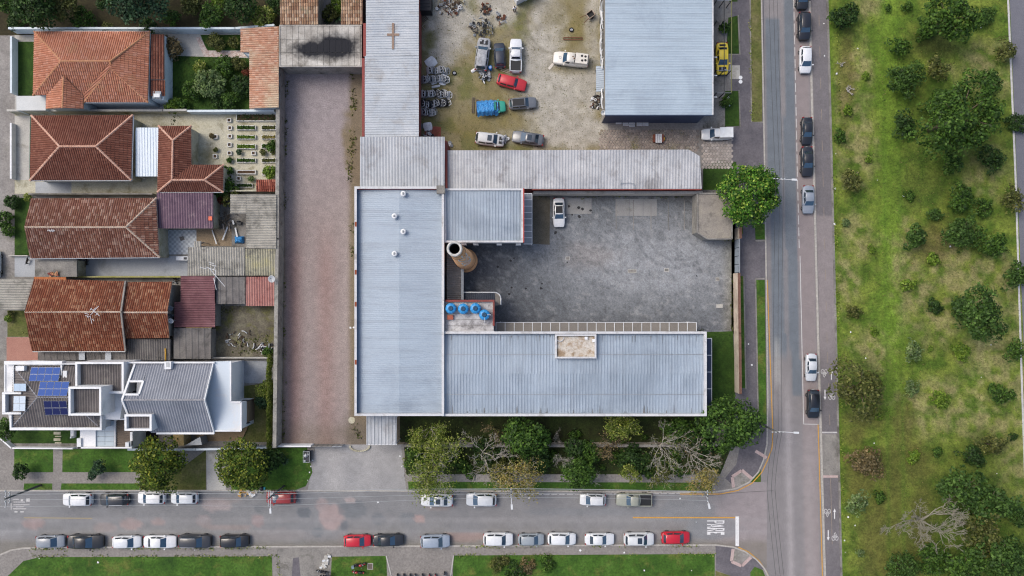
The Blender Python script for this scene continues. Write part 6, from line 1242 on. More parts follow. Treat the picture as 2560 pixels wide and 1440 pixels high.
for a in [('hatch', 126, 1355, '#8d949c', 'grey-blue hatchback leftmost on the lower side', 70, ()), ('sedan', 213, 1355, '#26282a', 'black glossy saloon second on the lower side', 87, ()), ('hatch', 317, 1355, '#dde1e4', 'white hatchback between the black saloon and a white saloon', 70, ()), ('sedan', 399, 1354, '#e6e8ea', 'white saloon beside the dark wagon on the lower side', 80, ()), ('suv', 487, 1352, '#3a3c40', 'dark grey car right of the white saloon', 79, ('rails',)), ('suv', 586, 1352, '#202225', 'black car alone before the cobbled entrance', 70, ()), ('hatch', 894, 1353, '#c42433', 'bright red hatchback in front of a black saloon', 67, ()), ('sedan', 971, 1351, '#2b2d31', 'black saloon right behind the red hatchback', 75, ()), ('suv', 1088, 1353, '#9aa6b5', 'silver-blue car with dark windscreen by the motorcycle bay', 73, ()), ('suv', 1246, 1349, '#e2e5e7', 'large white car at the left of the white group', 74, ()), ('hatch', 1328, 1349, '#99a2a8', 'small silver car between two white ones', 64, ()), ('hatch', 1404, 1348, '#e4e7e9', 'white hatchback right of the small silver car', 70, ()), ('sedan', 1498, 1349, '#dfe3e5', 'white saloon next to the sunroof car', 73, ()), ('suv', 1597, 1347, '#d5d9db', 'pale car with a big dark sunroof', 75, ('sunroof', 'rails')), ('hatch', 1689, 1345, '#c02030', 'red hatchback nearest the stop line', 70, ())]:
    car(a[0], a[1], a[2], 0, a[3], a[4], a[5], a[6], g)
car('hatch', -14, 660, 90, '#d5e2e8', 'pale car cut off by the left edge', 66, z=ZB)
car('sedan', 1397, 531, -89, '#e8eaeb', 'white saloon with a black roof in the courtyard', 72, ('blackroof',), z=ZB)
car('van', 1791, 336, 180, '#e3e6e6', 'white delivery van on the pale hexagon paving', 74, ('cargo',), z=ZB + .04, cat='van', name='parked_van')
# scrapyard
g = 'vehicles in the scrapyard'
car('pickup', 1290, 139, 90, '#d8dce0', 'white pickup with dark bed in the scrapyard', 84, (), g, ZB, cat='pickup', name='parked_pickup'); car('hatch', 1250, 139, 92, '#2c3342', 'dusty navy car beside the white pickup', 62, (), g, ZB, .5)
car('square', 1280, 206, -16, '#c0343c', 'red boxy hatchback parked at an angle in the scrapyard', 73, (), g, ZB, .4); car('wagon', 1306, 259, 3, '#70757c', 'grey car with a black roof in the scrapyard', 68, ('blackroof',), g, ZB)
car('sedan', 1320, 345, 172, '#62676e', 'grey saloon with sunroof and paper on its windscreen', 78, ('sunroof',), g, ZB); car('pickup', 1427, 148, 174, '#ddd9cf', 'cream pickup with hard canopy and black discs on top', 88, ('canopy',), g, ZB, .35, cat='pickup', name='parked_pickup')
car('suv', 1225, 349, -6, '#c9cbcc', 'wrecked white car with sunroof and torn-off front', 72, ('sunroof', 'enginebay', 'gutted'), g, ZB, .5, name='wrecked_car'); car('sedan', 1806, 146, -88, '#ffd21a', 'bright yellow stripped car with open engine bay', 78, ('enginebay', 'gutted'), g, ZB, .45, name='wrecked_car')
car('wagon', 1207, 135, 82, '#a5a8ac', 'crumpled grey stripped car body in the scrapyard', 82, ('enginebay', 'gutted'), g, ZB, .7, name='wrecked_car', dirt=.5)
car('hatch', 1232, 267, 4, '#3fa890', 'teal car mostly hidden under the blue tarpaulin', 62, (), g, ZB, .5)
q = P(1222, 269, 1.0); T = thing('tarpaulin', 'wrinkled blue tarpaulin spread over the teal car', 'tarpaulin', (q.x, q.y, ZB), None, math.radians(4)); f = MB(); NX_, NY_ = 30, 18; rg = random.Random(3)
for j in range(NY_ + 1):
    for i in range(NX_ + 1):
        x = -1.75 + 3.1 * i / NX_ ; y = -1.12 + 2.24 * j / NY_; ay = abs(y) / 1.12; z = 1.56 if -1.5 < x < .75 else 1.15
        z -= max(0, ay - .62) * 2.2; z = max(z, .35) + (rg.random() - .5) * .10; f.v.append((x + (rg.random() - .5) * .06, y * (1.0 + .05 * math.sin(i)), z + .05))
f.f = [(j*(NX_+1)+i, j*(NX_+1)+i+1, (j+1)*(NX_+1)+i+1, (j+1)*(NX_+1)+i) for j in range(NY_) for i in range(NX_)]
link('cover', f.mesh('tarp_cover'), T, M_tarp)
# car doors in rows
def door_mesh():
    o = MB(); fr = [(-.5, .05), (.5, .05), (.52, .62), (.38, .64), (.1, 1.12), (-.5, 1.14), (-.54, .62)]
    o.add([(x, -.04, z) for x, z in fr] + [(x, .04, z) for x, z in fr], [])
    o = MB(); lo = [(-.52, .05), (.5, .05), (.54, .64), (-.56, .64)]
    o.add([(x, -.06, z) for x, z in lo] + [(x, .07, z) for x, z in lo], [(0,1,2,3),(7,6,5,4),(0,4,5,1),(1,5,6,2),(2,6,7,3),(3,7,4,0)])
    fr = MB()
    for a, b in (((-.54, .64), (-.46, 1.14)), ((-.46, 1.14), (.1, 1.12)), ((.1, 1.12), (.5, .64)), ((-.05, .64), (-.05, 1.12))): fr.bar((a[0], 0, a[1]), (b[0], 0, b[1]), .07, .07)
    return o.mesh('door_panel'), fr.mesh('door_frame'), MB().box(.2, -.08, .5, .36, -.055, .55).mesh('door_handle'), MB().add([(-.45, .01, .66), (.44, .01, .66), (.06, .01, 1.08), (-.42, .01, 1.1)], [(0, 1, 2, 3)]).mesh('door_glass')
ORD = ['first', 'second', 'third', 'fourth', 'fifth', 'sixth', 'seventh', 'eighth', 'ninth', 'tenth', 'eleventh', 'twelfth', 'thirteenth', 'fourteenth']; CN = {'#d5d8db': 'white', '#c6cbd0': 'silver', '#2b2e33': 'black', '#8d949b': 'grey', '#e2e4e6': 'white', '#3a3e45': 'dark', '#aeb5bb': 'silver', '#22252a': 'black', '#d0d4d8': 'silver'}
DM = door_mesh(); DC = ['#d5d8db', '#c6cbd0', '#2b2e33', '#8d949b', '#e2e4e6', '#3a3e45', '#aeb5bb', '#22252a', '#d0d4d8']
rows = [(1066, 1112, 178, 6, 'first'), (1052, 1112, 200, 11, 'second'), (1050, 1116, 237, 11, 'third'), (1050, 1112, 261, 11, 'fourth'), (1050, 1080, 282, 8, 'fifth')]; dn = 0
for x0, x1, y, n, rw in rows:
    for k in range(n):
        px = x0 + (x1 - x0) * k / max(1, n - 1) + RNG.uniform(-1, 1); py = y + RNG.uniform(-2, 2); q = P(px, py)
        col = DC[(dn * 5 + k) % len(DC)]; dn += 1; dark = col in ('#2b2e33', '#3a3e45', '#22252a')
        T = thing('salvaged_panel', f'upright {CN[col]} car door, {ORD[k]} from the left in the {rw} row', 'car door', (q.x, q.y, ZB), f'car doors in the {rw} row')
        T.rotation_euler = (RNG.uniform(.6, 1.0), 0, math.pi / 2 + RNG.uniform(-.22, .22))
        pm = paint('door_paint_' + col.strip('#'), col, .45, .2, 0, .3); link('panel', DM[0], T, pm); link('window_frame', DM[1], T, pm if k % 2 else M_gut); link('handle', DM[2], T, M_trim)
        if k % 3 == 0: link('glass', DM[3], T, M_glass)
def hood(px, py, rz, col, label, w=1.35, l=1.1, nm='car_bonnet', z=ZB, group=None, tilt=.12):
    f = MB(); N = 8
    for j in range(N + 1):
        for i in range(N + 1):
            u, v = i / N * 2 - 1, j / N * 2 - 1; f.v.append((u * l / 2 * (1 - .15 * v * v), v * w / 2 * (1 - .1 * max(0, u) ** 2), .12 + .10 * (1 - u * u * .6 - v * v * .7)))
    f.f = [(j*(N+1)+i, j*(N+1)+i+1, (j+1)*(N+1)+i+1, (j+1)*(N+1)+i) for j in range(N) for i in range(N)]
    q = P(px, py); T = thing(nm, label, 'car panel', (q.x, q.y, z), group, math.radians(rz)); T.rotation_euler.x = tilt; link('panel', f.mesh('hood_panel', None, True), T, paint('door_paint_' + col.strip('#'), col, .45, .2, 0, .3))
hood(1078, 157, 40, '#d5d8db', 'crumpled white bonnet on top of the first door row', 1.5, 1.6); hood(1108, 200, 80, '#d9dfe6', 'white rear hatch panel at the right end of the second door row', 1.0, 1.7); hood(1070, 317, 10, '#e2e4e6', 'white panel beside the red floor slab', 1.2, 1.3); hood(1090, 217, 12, '#d0d4d8', 'white bumper strip below the second door row', .35, 1.3); hood(1086, 209, 20, '#e2e4e6', 'upper white bumper strip below the second door row', .3, .9); hood(1049, 316, 80, '#2b2e33', 'dark panel at the shed edge beside the white panel', 1.0, .9)
sheet('concrete_pad', [(1062, 330), (1085, 316), (1103, 318), (1102, 342), (1062, 342)], z3, mat('red_floor_slab', ['#85493e', '#97584a'], .8, .9, .25, 6, .2))
# scrap
M_scrap = [plain('scrap_black', '#24262a', .6), plain('scrap_grey', '#8f9499', .5), plain('scrap_rust', '#6b4230', .9), plain('scrap_white', '#cfd2d4', .6), plain('scrap_brown', '#4d4034', .9)]
def scrap(label, px, py, r_, n, pal, hmax=.8, seed=0, flatk=1.0, name='scrap_heap'):
    rg = random.Random(seed + int(px)); T = thing(name, label, 'scrap', P(px, py, ZB))
    for k in range(n):
        d = rg.random() ** .6 * r_; an = rg.random() * 6.28; q = P(px + d * math.cos(an), py + d * math.sin(an) * flatk); z = ZB + .08 + rg.random() * hmax * (1 - d / r_ * .7)
        L = rg.uniform(.25, .9); a2 = rg.random() * 6.28; tz = rg.uniform(-.2, .2); dx, dy = math.cos(a2) * L / 2, math.sin(a2) * L / 2
        f = MB(); t_ = rg.random()
        if t_ < .45: f.bar((q.x - dx, q.y - dy, z), (q.x + dx, q.y + dy, max(z + tz, ZB + .06)), rg.uniform(.06, .16), rg.uniform(.04, .12))
        elif t_ < .75: f.tube([(q.x - dx, q.y - dy, z), (q.x + dx * .2 + dy * .3, q.y + dy * .2 - dx * .3, z + .12), (q.x + dx, q.y + dy, z)], rg.uniform(.03, .08), 6)
        else: f.lathe((q.x, q.y, z - .05), [(.0, .0), (.22, 0), (.24, .06), (.14, .1), (.1, .06)], 12)
        f.part('piece', M_scrap[rg.choice(pal)], T)
    return T
scrap('black heap of scrapped engine frames above the grey wreck', 1204, 72, 30, 60, [0, 0, 0, 1, 4], .9); scrap('rusty axle pile at the top of the scrapyard', 1213, 24, 15, 22, [2, 2, 4, 0], .5); scrap('rusty parts beside the black heap', 1250, 48, 16, 16, [2, 2, 4, 1], .4); scrap('brown tangle of scrap at the top left of the yard', 1125, 14, 42, 80, [2, 4, 4, 1, 3], .7, flatk=.6); scrap('crumpled silver foil heap below the grey wreck', 1212, 190, 16, 46, [1, 3, 1, 0], .6); scrap('mixed parts heap at the warehouse corner', 1492, 258, 17, 40, [3, 2, 4, 0, 1], .6); scrap('small scatter of light parts at the shed corner', 1072, 338, 12, 14, [3, 1, 0], .4); scrap('pale parts on the ground at the red wall corner', 1118, 366, 12, 14, [3, 1, 1], .4); scrap('torn front frame lying before the wrecked white car', 1262, 350, 9, 16, [0, 1, 3], .5)
scrap('dark clutter of boards and pots in the mossy back yard', 660, 868, 26, 40, [0, 4, 1, 3, 2], .5, flatk=.6); scrap('pale broken slabs in the mossy back yard', 600, 845, 40, 26, [1, 3, 4], .15, flatk=.5); scrap('scattered rubbish on the grey passage beside the rust brown house', 440, 700, 9, 10, [0, 1, 4], .4)
for k, (px, py, rz, lb) in enumerate(((1186, 176, 30, 'white slatted grille piece below the grey wreck'), (1195, 167, 50, 'second white grille piece touching the grey wreck'))): hood(px, py, rz, '#e2e4e6', lb, .45, 1.1, 'car_grille')
def wheel_flat(px, py, label, m=M_tyre, rim=M_rim, r_=.33):
    q = P(px, py); T = thing('loose_wheel', label, 'wheel', (q.x, q.y, ZB)); MB().lathe((q.x, q.y, ZB), [(r_*.6, .2), (r_*.9, .22), (r_, .17), (r_, .05), (r_*.9, 0)], 22).part('tyre', m, T, True); MB().lathe((q.x, q.y, ZB), [(r_*.62, .2), (r_*.55, .12), (r_*.25, .14), (r_*.2, .18), (0, .18)], 18).part('rim', rim, T, True)
wheel_flat(1428, 76, 'single wheel with pale rim lying in the grass'); wheel_flat(1136, 184, 'dark wheel with a white hub near the door rows')
q = P(1226, 173); T = thing('barrel', 'blue plastic barrel with white ring between wreck and navy car', 'barrel', (q.x, q.y, ZB)); MB().lathe((q.x, q.y, ZB), [(.27, 0), (.29, .1), (.27, .3), (.29, .5), (.27, .78), (.24, .8)], 20).part('drum', plain('bright_blue_plastic', '#2a7fd0', .4), T, True); MB().lathe((q.x, q.y, ZB + .79), [(.24, 0), (.12, .015), (0, .015)], 18).part('lid', plain('blue_lid', '#2f6fc0', .4), T, True); MB().lathe((q.x, q.y, ZB + .81), [(.15, 0), (.15, .02), (.09, .02), (.09, 0)], 16).part('ring', M_gut, T)
q = P(1475, 41); T = thing('hand_cart', 'small black hand cart with bent rusty handle bars', 'cart', (q.x, q.y, ZB), None, .65)
for nm, b_, m_ in (('tray', (-.5, -.4, .35, .5, .4, .42), M_trim), ('side', (-.55, -.45, .35, -.5, .45, .8), M_cap_w), ('side', (.5, -.45, .35, .55, .45, .8), M_cap_w), ('side', (-.5, .4, .35, .5, .45, .8), M_cap_w), ('side', (-.5, -.45, .35, .5, -.4, .8), M_cap_w)): link(nm, MB().box(*b_).mesh('cart_' + nm), T, m_)
for sy in (-.3, .3): link('handle', MB().bar((-.5, sy, .6), (-1.6, sy * 1.6, .9), .06, .06).mesh('cart_handle'), T, M_scrap[2])
for sy in (-.5, .5): link('wheel', MB().lathe((0, sy - .04, .25), [(.02, 0), (.25, 0), (.25, .08), (.02, .08)], 14, 'y').mesh('cart_wheel'), T, M_tyre)
def frame_flat(name, label, px, py, rz, w, l, m, n=3, cat='pallet', z=ZB + .05):
    q = P(px, py); T = thing(name, label, cat, (q.x, q.y, z), None, math.radians(rz))
    for k in range(n): y = -w / 2 + w * k / max(1, n - 1); link('slat', MB().box(-l/2, y - .05, .03, l/2, y + .05, .09).mesh('slat'), T, m)
    for sx in (-l/2 + .05, l/2 - .05): link('bearer', MB().box(sx - .05, -w/2, -.02, sx + .05, w/2, .028).mesh('bearer'), T, m)
M_wood = plain('grey_wood', '#9a9184', .9); M_woodd = plain('dark_wood', '#6b6158', .9)
frame_flat('pallet', 'narrow timber frame under the white pickup tail', 1265, 178, -18, .45, 1.5, M_wood); frame_flat('timber_rack', 'two dark timbers left of the tarpaulin, outer pair', 1183, 264, 88, .25, 2.3, M_woodd, 2, 'timber'); frame_flat('timber_rack', 'two dark timbers touching the tarpaulin, inner pair', 1193, 269, 88, .25, 2.3, M_woodd, 2, 'timber'); frame_flat('timber_rack', 'rusty bars in the grass above the cream pickup', 1432, 98, 0, .3, 2.8, M_scrap[2], 2, 'timber'); frame_flat('window_frame', 'grey square frame leaning at the shed edge', 1064, 68, 40, .7, .7, M_wood, 2, 'frame'); frame_flat('window_frame', 'dark panel with a pale lower edge at the shed edge', 1061, 48, 35, .7, .9, M_woodd, 4, 'frame')
q = P(1378, 166); T = thing('board', 'pale board on the ground before the cream pickup', 'board', (q.x, q.y, ZB), None, math.radians(50)); link('panel', MB().box(-.55, -.18, 0, .55, .18, .05).mesh('board'), T, plain('cream_board', '#d6cfc4', .8))
# blocks, pallet table and bumpers by the warehouse
k = 0
for px, py in ((1546, 309), (1563, 308), (1564, 313), (1579, 310), (1579, 315.5), (1598, 308), (1598, 313.5), (1613, 308), (1613, 313.5)):
    a, b = P(px - 7, py + 2.3), P(px + 7, py - 2.3); T = thing('white_block', 'white block laid along the dark warehouse wall, ' + ['farthest left', 'second, upper row', 'second, lower row', 'third, upper row', 'third, lower row', 'fourth, upper row', 'fourth, lower row', 'last, upper row', 'last, lower row'][k], 'block', (a.x, a.y, ZB), 'white blocks by the warehouse'); k += 1
    MB().box(a.x, a.y, ZB, b.x, b.y, ZB + .22).part('block', M_gut, T); MB().box(a.x + .1, (a.y + b.y) / 2 - .03, ZB + .222, b.x - .1, (a.y + b.y) / 2 + .03, ZB + .24).part('groove', M_conc, T)
q = P(1644, 348); T = thing('pallet_stack', 'stack of bricks under three white boards on the hexagon paving', 'pallet', (q.x, q.y, ZB)); MB().box(q.x - .75, q.y - .55, ZB, q.x + .75, q.y + .55, ZB + .6).part('brick_stack', M_brickwall, T)
for dx in (-.32, 0, .32): MB().box(q.x + dx - .14, q.y - .7, ZB + .6, q.x + dx + .14, q.y + .6, ZB + .68).part('board', M_gut, T)
MB().box(q.x + .72, q.y - .3, ZB, q.x + .95, q.y + .2, ZB + .4).part('yellow_box', plain('yellow_box', '#c9a23a', .7), T)
def bumper_mesh():
    f = MB(); pts = [(-.22, -.8), (-.05, -.72), (0, -.4), (0.02, 0), (0, .4), (-.05, .72), (-.22, .8)]
    for x, y in pts: f.v += [(x, y, 0), (x + .05, y, .12), (x + .02, y, .32), (x - .06, y, .36)]
    f.f = [(i*4+j, (i+1)*4+j, (i+1)*4+j+1, i*4+j+1) for i in range(6) for j in range(3)]; return f.mesh('bumper', None, True)
BMP = bumper_mesh(); k = 0
for lev in range(3):
    for j in range(13):
        py = 8 + j * 20 + lev * 5 + RNG.uniform(-3, 3)
        if 160 < py < 236 or py > 278: continue
        h = .3 + lev * 1.1 + RNG.uniform(-.2, .3); y = (760 - py) / SPX * (HCAM - h) / HCAM; k += 1; col = ['#e2e4e6', '#d5d8db', '#2b2e33', '#e2e4e6', '#aeb5bb'][(j + lev * 2) % 5]
        T = thing('car_bumper', f'{CN[col]} car bumper at the warehouse wall, {ORD[j]} spot from the top in the ' + ('lowest', 'middle', 'highest')[lev] + ' tier', 'bumper', (13.62 - lev * .06, y, h), 'bumpers against the warehouse wall', math.pi + RNG.uniform(-.1, .1)); T.rotation_euler.y = RNG.uniform(-.3, .3); link('bumper', BMP, T, paint('door_paint_' + col.strip('#'), col, .45, .2, 0, .3))
# white boxes at the top edge
for px, py, lb in ((1308, -12, 'white trailer box cut off by the top edge, front one'), (1330, -22, 'white trailer box cut off by the top edge, rear one')):
    q = P(px, py); T = thing('white_box', lb, 'box', (q.x, q.y, ZB), None, math.radians(28)); link('box', MB().box(-1.6, -.9, 0, 1.6, .9, 1.5).mesh('trailer_box'), T, M_white); link('lid', MB().box(-1.65, -.95, 1.503, 1.65, .95, 1.58).mesh('trailer_lid'), T, M_gut)
# motorcycles
def moto_parts():
    pr = []
    for x, nm in ((-.62, 'wheel'), (.66, 'wheel')):
        pr.append((nm, MB().lathe((x, -.06, .3), [(.2, 0), (.27, 0), (.31, .04), (.31, .08), (.27, .12), (.2, .12)], 18, 'y').mesh('moto_tyre', None, True), 'tyre', None)); pr.append(('rim', MB().lathe((x, -.03, .3), [(.03, 0), (.2, .02), (.2, .04), (.03, .06)], 14, 'y').mesh('moto_rim'), 'rim', len(pr) - 1))
    pr.append(('frame', MB().tube([(-.62, 0, .3), (-.2, 0, .4), (.15, 0, .35), (.45, 0, .85)], .06, 6).mesh('moto_frame'), 'trim', None)); pr.append(('engine', MB().box(-.18, -.14, .28, .2, .14, .55).mesh('moto_engine'), 'trim', None))
    t = MB().tube([(-.05, 0, .78), (.12, 0, .86), (.3, 0, .86), (.42, 0, .8)], [.10, .17, .16, .08], 10); t.v = [(x, y * 1.0, z) for x, y, z in t.v]; pr.append(('tank', t.mesh('moto_tank', None, True), 'paint', None))
    pr.append(('seat', MB().tube([(-.78, 0, .85), (-.5, 0, .82), (-.05, 0, .78)], [.08, .13, .13], 8).mesh('moto_seat', None, True), 'trim', None)); pr.append(('handlebar', MB().tube([(.36, -.36, 1.0), (.45, -.14, 1.02), (.45, .14, 1.02), (.36, .36, 1.0)], .025, 6).mesh('moto_bar'), 'trim', None))
    for sy in (-.08, .08): pr.append(('fork', MB().tube([(.45, sy, .98), (.66, sy, .3)], .03, 6).mesh('moto_fork'), 'rim', None))
    for sy in (-.3, .3): pr.append(('mirror', MB().box(.38, sy - .06, 1.06, .42, sy + .06, 1.13).mesh('moto_mirror'), 'rim', None))
    pr.append(('headlamp', MB().lathe((.52, 0, .88), [(.0, -.05), (.08, -.04), (.09, .05), (0, .06)], 10).mesh('moto_lamp'), 'rim', None)); pr.append(('mudguard', MB().tube([(.48, 0, .62), (.66, 0, .65), (.85, 0, .56)], [.06, .08, .05], 6).mesh('moto_guard'), 'paint', None)); pr.append(('tail', MB().box(-.95, -.09, .76, -.72, .09, .86).mesh('moto_tail'), 'paint', None)); return pr
MP = moto_parts()
def moto(px, py, rz, col, label, box=None):
    q = P(px, py); T = thing('motorcycle', label, 'motorcycle', (q.x, q.y, ZB + .01), 'motorcycles beside the lower street', math.radians(rz)); T.rotation_euler.x = .1; ob = []
    for nm, me, mk, pi in MP: ob.append(link(nm, me, T if pi is None else ob[pi], {'tyre': M_tyre, 'rim': M_rim, 'trim': M_trim, 'paint': paint('moto_' + col.strip('#'), col, .3)}[mk]))
    if box: link('luggage_box', MB().box(-1.05, -.2, .87, -.7, .2, 1.2).mesh('moto_box'), T, plain('luggage_' + box.strip('#'), box, .4))
moto(901, 1407, 8, '#b02030', 'red and black motorcycle with grey-blue box on the lawn', '#7d909a'); moto(897, 1427, 176, '#a81e28', 'red motorcycle below the boxed one on the lawn'); moto(808, 1426, 170, '#2a2c30', 'black motorcycle beside the rubble strip', '#30343a'); moto(818, 1438, 175, '#303338', 'black motorcycle cut by the lower edge near the rubble strip')
for k, px in enumerate((994, 1010, 1025, 1037, 1056, 1073, 1090, 1111)):
    moto(px, 1447 - (5 if k == 7 else 0), 92 + RNG.uniform(-6, 6), ['#26282c', '#2b2d31', '#202226', '#8a8d92', '#2a2c30', '#b01c26', '#b8202a', '#232529'][k], ['black motorcycle leftmost in the cut-off row', 'black motorcycle second in the cut-off row', 'dark motorcycle third in the cut-off row', 'grey motorcycle fourth in the cut-off row', 'black motorcycle left of the two red ones', 'left one of the two red motorcycles in the row', 'right one of the two red motorcycles in the row', 'black motorcycle rightmost in the cut-off row'][k])
# ------------------------------------------------------------------ vegetation
LEAF = {
 'dark': leaf_mat('dark_leaves', ['#243c1a', '#2e4a20', '#3a5826', '#496630', '#1f3416']),
 'park': leaf_mat('park_leaves', ['#334f20', '#405e28', '#4d6c30', '#5c7c3a', '#2c4419']),
 'street': leaf_mat('street_tree_leaves', ['#33481a', '#445c1e', '#5a7224', '#74862c', '#28390f', '#93993c']),
 'mid': leaf_mat('green_leaves', ['#304c1c', '#3e5e22', '#4e702a', '#5f8034', '#294218']),
 'blue': leaf_mat('blue_green_leaves', ['#28422e', '#335038', '#436244', '#557452', '#213626']),
 'lime': leaf_mat('lime_leaves', ['#5a7a24', '#6c8a2c', '#7c9838', '#4c6a1e', '#8aa044']),
 'gold': leaf_mat('yellow_green_leaves', ['#70862f', '#869640', '#9ba654', '#5a7024', '#48601f', '#adb06a']),
 'autumn': leaf_mat('autumn_leaves', ['#9a9050', '#a89c60', '#868644', '#9a8454', '#b8ac74', '#787f40']),
 'olive': leaf_mat('olive_leaves', ['#4a5228', '#5c6430', '#6e743c', '#3c4420', '#7d7f4c']),
 'tipped': leaf_mat('pale_tipped_leaves', ['#2c5418', '#38661c', '#4a7a24', '#60902e', '#244a14', '#9ab44e']),
 'pale': leaf_mat('pale_leaves', ['#587040', '#68804c', '#78905c', '#4c6436', '#88986c']),
 'red': leaf_mat('red_leaves', ['#5a2a22', '#7a3a2c', '#8f4a34', '#4a4424']),
 'brown': leaf_mat('dry_leaves', ['#6d5f40', '#7f7050', '#5a5236', '#8d8060'])}
M_bark = mat('grey_brown_bark', ['#5d5144', '#75685a'], 2, .95, .3, 6, .4, co='Object'); M_barkw = mat('pale_bark', ['#a8a296', '#c2bdb2', '#8f887c'], 2, .95, .25, 6, .3, co='Object')
M_twig = mat('grey_twig_bark', ['#8a8676', '#9c9888', '#75715f'], 2, .95, .25, 6, .3, co='Object')
def rnd_dir(rg, n): d = rg.normal(size=(n, 3)); return d / np.linalg.norm(d, axis=1, keepdims=True)
def crown_np(seed, R, rz, leaf, dens=1.0, clump=.30, hollow=.55, ragged=.22, aspect=.62, up=.35, flat=1.0):
    rg = np.random.default_rng(seed); nc = int(5.0 / clump ** 2)
    d = rnd_dir(rg, nc * 3); d = d[d[:, 2] > -.2][:nc]; nc = len(d)
    ang = np.arctan2(d[:, 1], d[:, 0]); ph = rg.random(4) * 6.28
    rag = 1 + ragged * (np.sin(2 * ang + ph[0]) * .5 + np.sin(3 * ang + ph[1]) * .35 + np.sin(5 * ang + ph[2]) * .3)
    fac = hollow + (1 - hollow) * rg.random(nc) ** .6; cr = clump * R * (.65 + .7 * rg.random(nc))
    c = d * np.array([R, R * flat, rz]) * (fac * (1 - clump * .75) * rag)[:, None]; cn = c
    area = 4 * math.pi * cr ** 2 * .6; per = np.maximum(6, (area / (leaf * leaf * aspect) * .62 * dens)).astype(int)
    idx = np.repeat(np.arange(nc), per); n = len(idx)
    dd = rnd_dir(rg, n); dd[:, 2] = np.abs(dd[:, 2]) * .9 - .12 + up * .2; dd += .35 * d[idx]; dd /= np.linalg.norm(dd, axis=1, keepdims=True)
    pos = c[idx] + dd * (cr[idx] * (.55 + .5 * rg.random(n)))[:, None]
    nr = dd + .75 * rnd_dir(rg, n) + np.array([0, 0, .25]); nr /= np.linalg.norm(nr, axis=1, keepdims=True)
    t1 = np.cross(nr, rnd_dir(rg, n)); t1 /= np.linalg.norm(t1, axis=1, keepdims=True) + 1e-6; t2 = np.cross(nr, t1)
    s = leaf * (.6 + .8 * rg.random(n))[:, None]; a = t1 * s * .5; b = t2 * s * .5 * aspect
    V = np.stack([pos - a, pos + b + nr * s * .06, pos + a, pos - b + nr * s * .06], 1).reshape(-1, 3); F = np.arange(n * 4).reshape(-1, 4)
    return V, F
CROWNS = {}
def crown_mesh(kind, seed, R, rz, leaf, **kw):
    key = (kind, seed, round(R, 2), round(rz, 2))
    if key not in CROWNS:
        V, F = crown_np(seed, R, rz, leaf, **kw); CROWNS[key] = np_mesh('crown_' + kind, V, F)
    return CROWNS[key]
def trunk_mb(h, r, R, seed, n=6):
    rg = random.Random(seed); f = MB(); f.tube([(0, 0, -.1), (rg.uniform(-.1, .1), rg.uniform(-.1, .1), h * .5), (rg.uniform(-.2, .2), rg.uniform(-.2, .2), h)], [r * 1.25, r, r * .75], 8)
    for k in range(n):
        an = k * 6.28 / n + rg.uniform(-.4, .4); f.tube([(0, 0, h * .8), (math.cos(an) * R * .3, math.sin(an) * R * .3, h + R * .25), (math.cos(an) * R * .65, math.sin(an) * R * .65, h + R * .45)], [r * .6, r * .35, r * .12], 5)
    return f
NTREE = [0]
def tree(px, py, rpx, kind, label, h=None, name='tree', cat='tree', leaf=None, group=None, rzf=.75, z=ZB, **kw):
    NTREE[0] += 1; R = rpx / SPX; small = R < 1.4
    th = h if h is not None else (R * .9 if not small else .15)
    zc = th + (R * rzf * .35 if not small else R * .25)
    q = P(px, py, zc + R * .25); k = (HCAM - zc) / HCAM; R = R * k
    lf = leaf or (.20 if R < .8 else .26 if R < 1.6 else .34 if R < 3 else .42)
    T = thing(name, label, cat, (q.x, q.y, z), group, NTREE[0] * 1.7)
    if 'seed' in kw: sd_ = kw.pop('seed')
    else: sd_ = NTREE[0] if not small else NTREE[0] % 5
    if small:
        Rq = 1.0 ; me = crown_mesh(kind, sd_, Rq, Rq * rzf, lf / R if R > .3 else .5, **kw)
    else: me = crown_mesh(kind, sd_, R, R * rzf, lf, **kw)
    o = link('foliage' if small else 'crown', me, T, LEAF[kind]); o.location = (0, 0, zc - z * 0)
    if small: o.scale = (R, R, R); o.location = (0, 0, max(.1, zc))
    tm = trunk_mb(zc if not small else max(.2, zc), max(.04, R * .045), R * .9, NTREE[0], 6 if not small else 4)
    link('trunk' if not small else 'stem', tm.mesh('trunk', None, True), T, M_bark)
    return T
